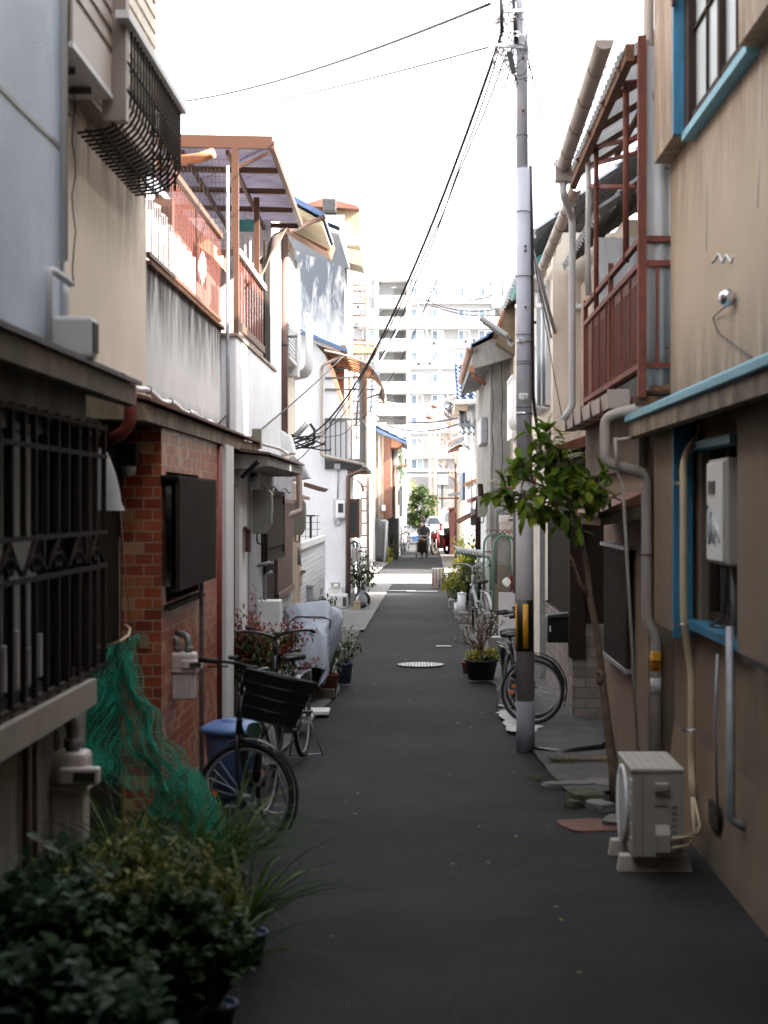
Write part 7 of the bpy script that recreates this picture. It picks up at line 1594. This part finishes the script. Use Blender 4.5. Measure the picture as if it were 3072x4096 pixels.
# ================================================================== people
def skinned(name, verts, edges, radii, m, parent, off=(0,0,0), sub=2):
    me = bpy.data.meshes.new(name); me.from_pydata(verts, edges, []); o = bpy.data.objects.new(name, me); COL.objects.link(o); o.parent = parent
    s = o.modifiers.new('skin', 'SKIN'); s.use_smooth_shade = True
    for i, r in enumerate(radii):
        sv_ = me.skin_vertices[0].data[i]; sv_.radius = (r, r) if not isinstance(r, tuple) else r
    me.skin_vertices[0].data[0].use_root = True
    ss = o.modifiers.new('sub', 'SUBSURF'); ss.levels = sub; ss.render_levels = sub; me.materials.append(m); return o
def walker(loc):
    t = T('person', 'elderly person in cap, mask and tan vest pushing a shopping walker', 'person', loc)
    V = [(0,0,.72),(0,-.02,.86),(0,-.07,1.02),(0,-.13,1.16),(0,-.17,1.22),(0,-.20,1.27),(0,-.21,1.36),(0,-.21,1.41), # pelvis..head
         (-.15,-.12,1.14),(-.20,-.14,.98),(-.19,-.32,.86),(-.17,-.40,.85), (.15,-.12,1.14),(.21,-.14,.97),(.19,-.32,.86),(.17,-.40,.85),
         (-.085,0,.68),(-.09,-.06,.40),(-.09,.02,.09),(-.09,-.10,.035),(.085,.0,.68),(.10,.04,.40),(.10,.12,.10),(.10,.0,.035)]
    E = [(0,1),(1,2),(2,3),(3,4),(4,5),(5,6),(6,7),(3,8),(8,9),(9,10),(10,11),(3,12),(12,13),(13,14),(14,15),(0,16),(16,17),(17,18),(18,19),(0,20),(20,21),(21,22),(22,23)]
    Rr = [(.14,.11),(.145,.12),(.15,.11),(.13,.10),.065,.055,.082,.06,.062,.052,.04,.03,.062,.052,.04,.03,.085,.062,.045,.045,.085,.062,.045,.045]
    skinned('body', V, E, Rr, M['greycloth'], t.o)
    h = Vector((0,-.215,1.36)); L = lambda p: h+Vector(p)
    def add(nm, mb, m_): return mk(nm, mb, m_, t.o)
    add('head', MB().lathe([(.02,-.11),(.055,-.09),(.075,-.03),(.082,.03),(.07,.08),(.03,.11)], h, 18), M['skin'])
    add('nose', MB().lathe([(.004,-.02),(.014,-.01),(.008,.02)], L((0,-.083,.005)), 8), M['skin'])
    add('ear', MB().lathe([(.01,-.02),(.018,0),(.01,.02)], L((-.083,.0,.0)), 8).lathe([(.01,-.02),(.018,0),(.01,.02)], L((.083,.0,.0)), 8), M['skin'])
    add('eye', MB().lathe([(.004,-.006),(.01,0),(.004,.006)], L((-.03,-.076,.025)), 8).lathe([(.004,-.006),(.01,0),(.004,.006)], L((.03,-.076,.025)), 8), M['blackp'])
    add('face_mask', MB().grid(lambda a, b: L((.088*math.sin((a-.5)*2.4), -.092*math.cos((a-.5)*2.4)-.008*math.sin(b*3.14), -.10+.105*b)), 10, 5, True, .003), M['whiteplastic'])
    add('cap', MB().lathe([(.094,.035),(.096,.06),(.088,.11),(.05,.14),(.01,.148)], h, 18).grid(lambda a, b: L((.075*(2*a-1), -.06-.11*b*math.sin(math.pi*(.15+.7*a)), .042-.02*b)), 8, 4, True, .006), M['greycloth'])
    for s in (-1, 1):     # open vest fronts and back
        add('vest', MB().grid(lambda a, b: Vector((s*(.045+.135*math.sin(a*1.57)), -.155+.02*0-.03*(1-b)+.23*a**1.5*(1)+(.1*(1-b)*.9)-.02, .76+.38*b)), 8, 8, True, .012), M['khaki'])
    add('trousers', MB().tube([(-.085,.0,.74),(-.09,-.05,.42),(-.09,.015,.12)], [.105,.082,.07], 12).tube([(.085,.0,.74),(.10,.035,.42),(.10,.115,.13)], [.105,.082,.07], 12).lathe([(.15,.66),(.16,.78),(.15,.82)], (0,0,0), 16), M['darkcloth'])
    add('shoe', MB().obox((-.09,-.05,.035),(.045,0,0),(0,.12,0),(0,0,.035)).obox((.10,.06,.035),(.045,0,0),(0,.12,0),(0,0,.035)), M['blackp'])
    for s in (-1, 1):     # hands: palm, four fingers, thumb closed on the grip
        hb_ = MB(); c0 = Vector((s*.17,-.42,.85)); hb_.obox(c0, (.038,0,0), (0,.032,0), (0,0,.014))
        for k in range(4): x = c0.x-.03+.02*k; l = (.05,.06,.057,.045)[k]; hb_.tube([(x,c0.y-.03,c0.z),(x,c0.y-.03-l*.4,c0.z-.004),(x,c0.y-.03-l*.4,c0.z-.03),(x,c0.y-.02,c0.z-.04)], .0085, 6)
        hb_.tube([(c0.x-s*.035,c0.y+.01,c0.z),(c0.x-s*.05,c0.y-.02,c0.z-.012),(c0.x-s*.035,c0.y-.03,c0.z-.03)], .009, 6); add('hand', hb_, M['skin'])
    return t
PX_, PY_ = xx(1697,64.5), 64.5
walker((PX_, PY_, .02))
wk = T('rollator', 'black shopping walker with a tan bag pushed by the person', 'walker', (PX_-.10,PY_-.62,.02))
cx_, cy_ = PX_-.10, PY_-.62
mb = MB()
for s in (-1, 1): mb.pipe([(cx_+s*.22,cy_+.22,.86),(cx_+s*.22,cy_+.05,.80),(cx_+s*.22,cy_-.12,.12)], .013, 8).tube([(cx_+s*.22,cy_+.05,.75),(cx_+s*.22,cy_+.28,.10)], .012, 8)
mb.tube([(cx_-.22,cy_+.2,.86),(cx_+.22,cy_+.2,.86)], .016, 8); wk.part('frame', mb, M['galv'])
wk.part('shopping_bag', MB().box(cx_-.19,cx_+.19,cy_-.14,cy_+.10,.22,.62), M['guardblack'], bev=.04)
wk.part('bag', MB().grid(lambda a, b: Vector((cx_+.0+.17*math.cos(a*6.283)*math.sin(3.14*min(1,.08+.9*b)), cy_-.02+.13*math.sin(a*6.283)*math.sin(3.14*min(1,.08+.9*b)), .60+.20*b)), 18, 8), M['khaki'])
for s in (-1, 1):
    for yy in (-.12, .28): wk.part('wheel', MB().torus((cx_+s*.22,cy_+yy,.09),(1,0,0),.065,.022,18,8), M['black'])
# ================================================================== red motorcycle
mt = T('motorcycle', 'red and black scooter parked by the dark red shed', 'motorcycle', (0,0,0)); 
mt.part('wheel', MB().torus((.62,0,.27),(0,1,0),.20,.065,24,8), M['guardblack']); mt.part('wheel', MB().torus((-.55,0,.27),(0,1,0),.20,.065,24,8), M['black'])
mt.part('fairing', MB().prism([(.35,-.17,.35),(.55,-.17,.72),(.48,-.17,1.0),(.36,-.17,1.0),(.22,-.17,.45),(-.05,-.17,.36),(-.05,-.17,.26),(.3,-.17,.26)],(0,.34,0)), M['redpaint'], bev=.04)
mt.part('body', MB().prism([(-.1,-.14,.30),(-.15,-.14,.70),(-.75,-.14,.80),(-.85,-.14,.66),(-.6,-.14,.45),(-.3,-.14,.30)],(0,.28,0)), M['redpaint'], bev=.05)
mt.part('seat', MB().prism([(-.12,-.13,.71),(-.15,-.13,.80),(-.75,-.13,.88),(-.76,-.13,.81)],(0,.26,0)), M['black'], bev=.03)
mt.part('fork', MB().tube([(.62,.09,.27),(.45,.09,.95)], .022, 8).tube([(.62,-.09,.27),(.45,-.09,.95)], .022, 8), M['galv'])
mt.part('handlebar', MB().tube([(.40,0,1.0),(.36,.2,1.06),(.28,.34,1.04)], .014, 8).tube([(.40,0,1.0),(.36,-.2,1.06),(.28,-.34,1.04)], .014, 8), M['black'])
mt.part('mirror', MB().tube([(.36,.2,1.06),(.38,.27,1.22)], .006,5).tube([(.36,-.2,1.06),(.38,-.27,1.22)], .006,5).obox((.38,.29,1.25),(.01,0,0),(0,.05,0),(0,0,.035)).obox((.38,-.29,1.25),(.01,0,0),(0,.05,0),(0,0,.035)), M['blackp'])
mt.part('head_lamp', MB().lathe([(.03,-.04),(.08,0),(.07,.05)], (.50,0,.95), 14, 'x'), M['frost'])
mt.part('leg_shield', MB().box(.30,.36,-.26,.26,.35,.85), M['guardblack'], bev=.03)
mt.part('top_box', MB().box(-1.0,-.66,-.17,.17,.86,1.12), M['blackp'], bev=.03)
mt.o.location = (xx(1765,66), 66.5, .03); mt.o.rotation_euler = (R(4),0,R(-118))
m2 = T('bollard', 'dark bollard beside the walker at the street end', 'bollard', P(1810,2160,70)); m2.part('post', MB().tube([(xx(1822,60),60,0),(xx(1822,60),60,1.1)], .03, 8), M['redpaint'])
one('scaffold_pole', MB().tube([(xx(1822,58),58,0),(xx(1822,58),58,3.6)], .04, 8).tube([P(1755,1994,58),P(1850,1992,58)], .03, 6), M['rusty'], 'rusty pole with a thin cross bar before the clock', 'pole', (xx(1822,58),58,0))
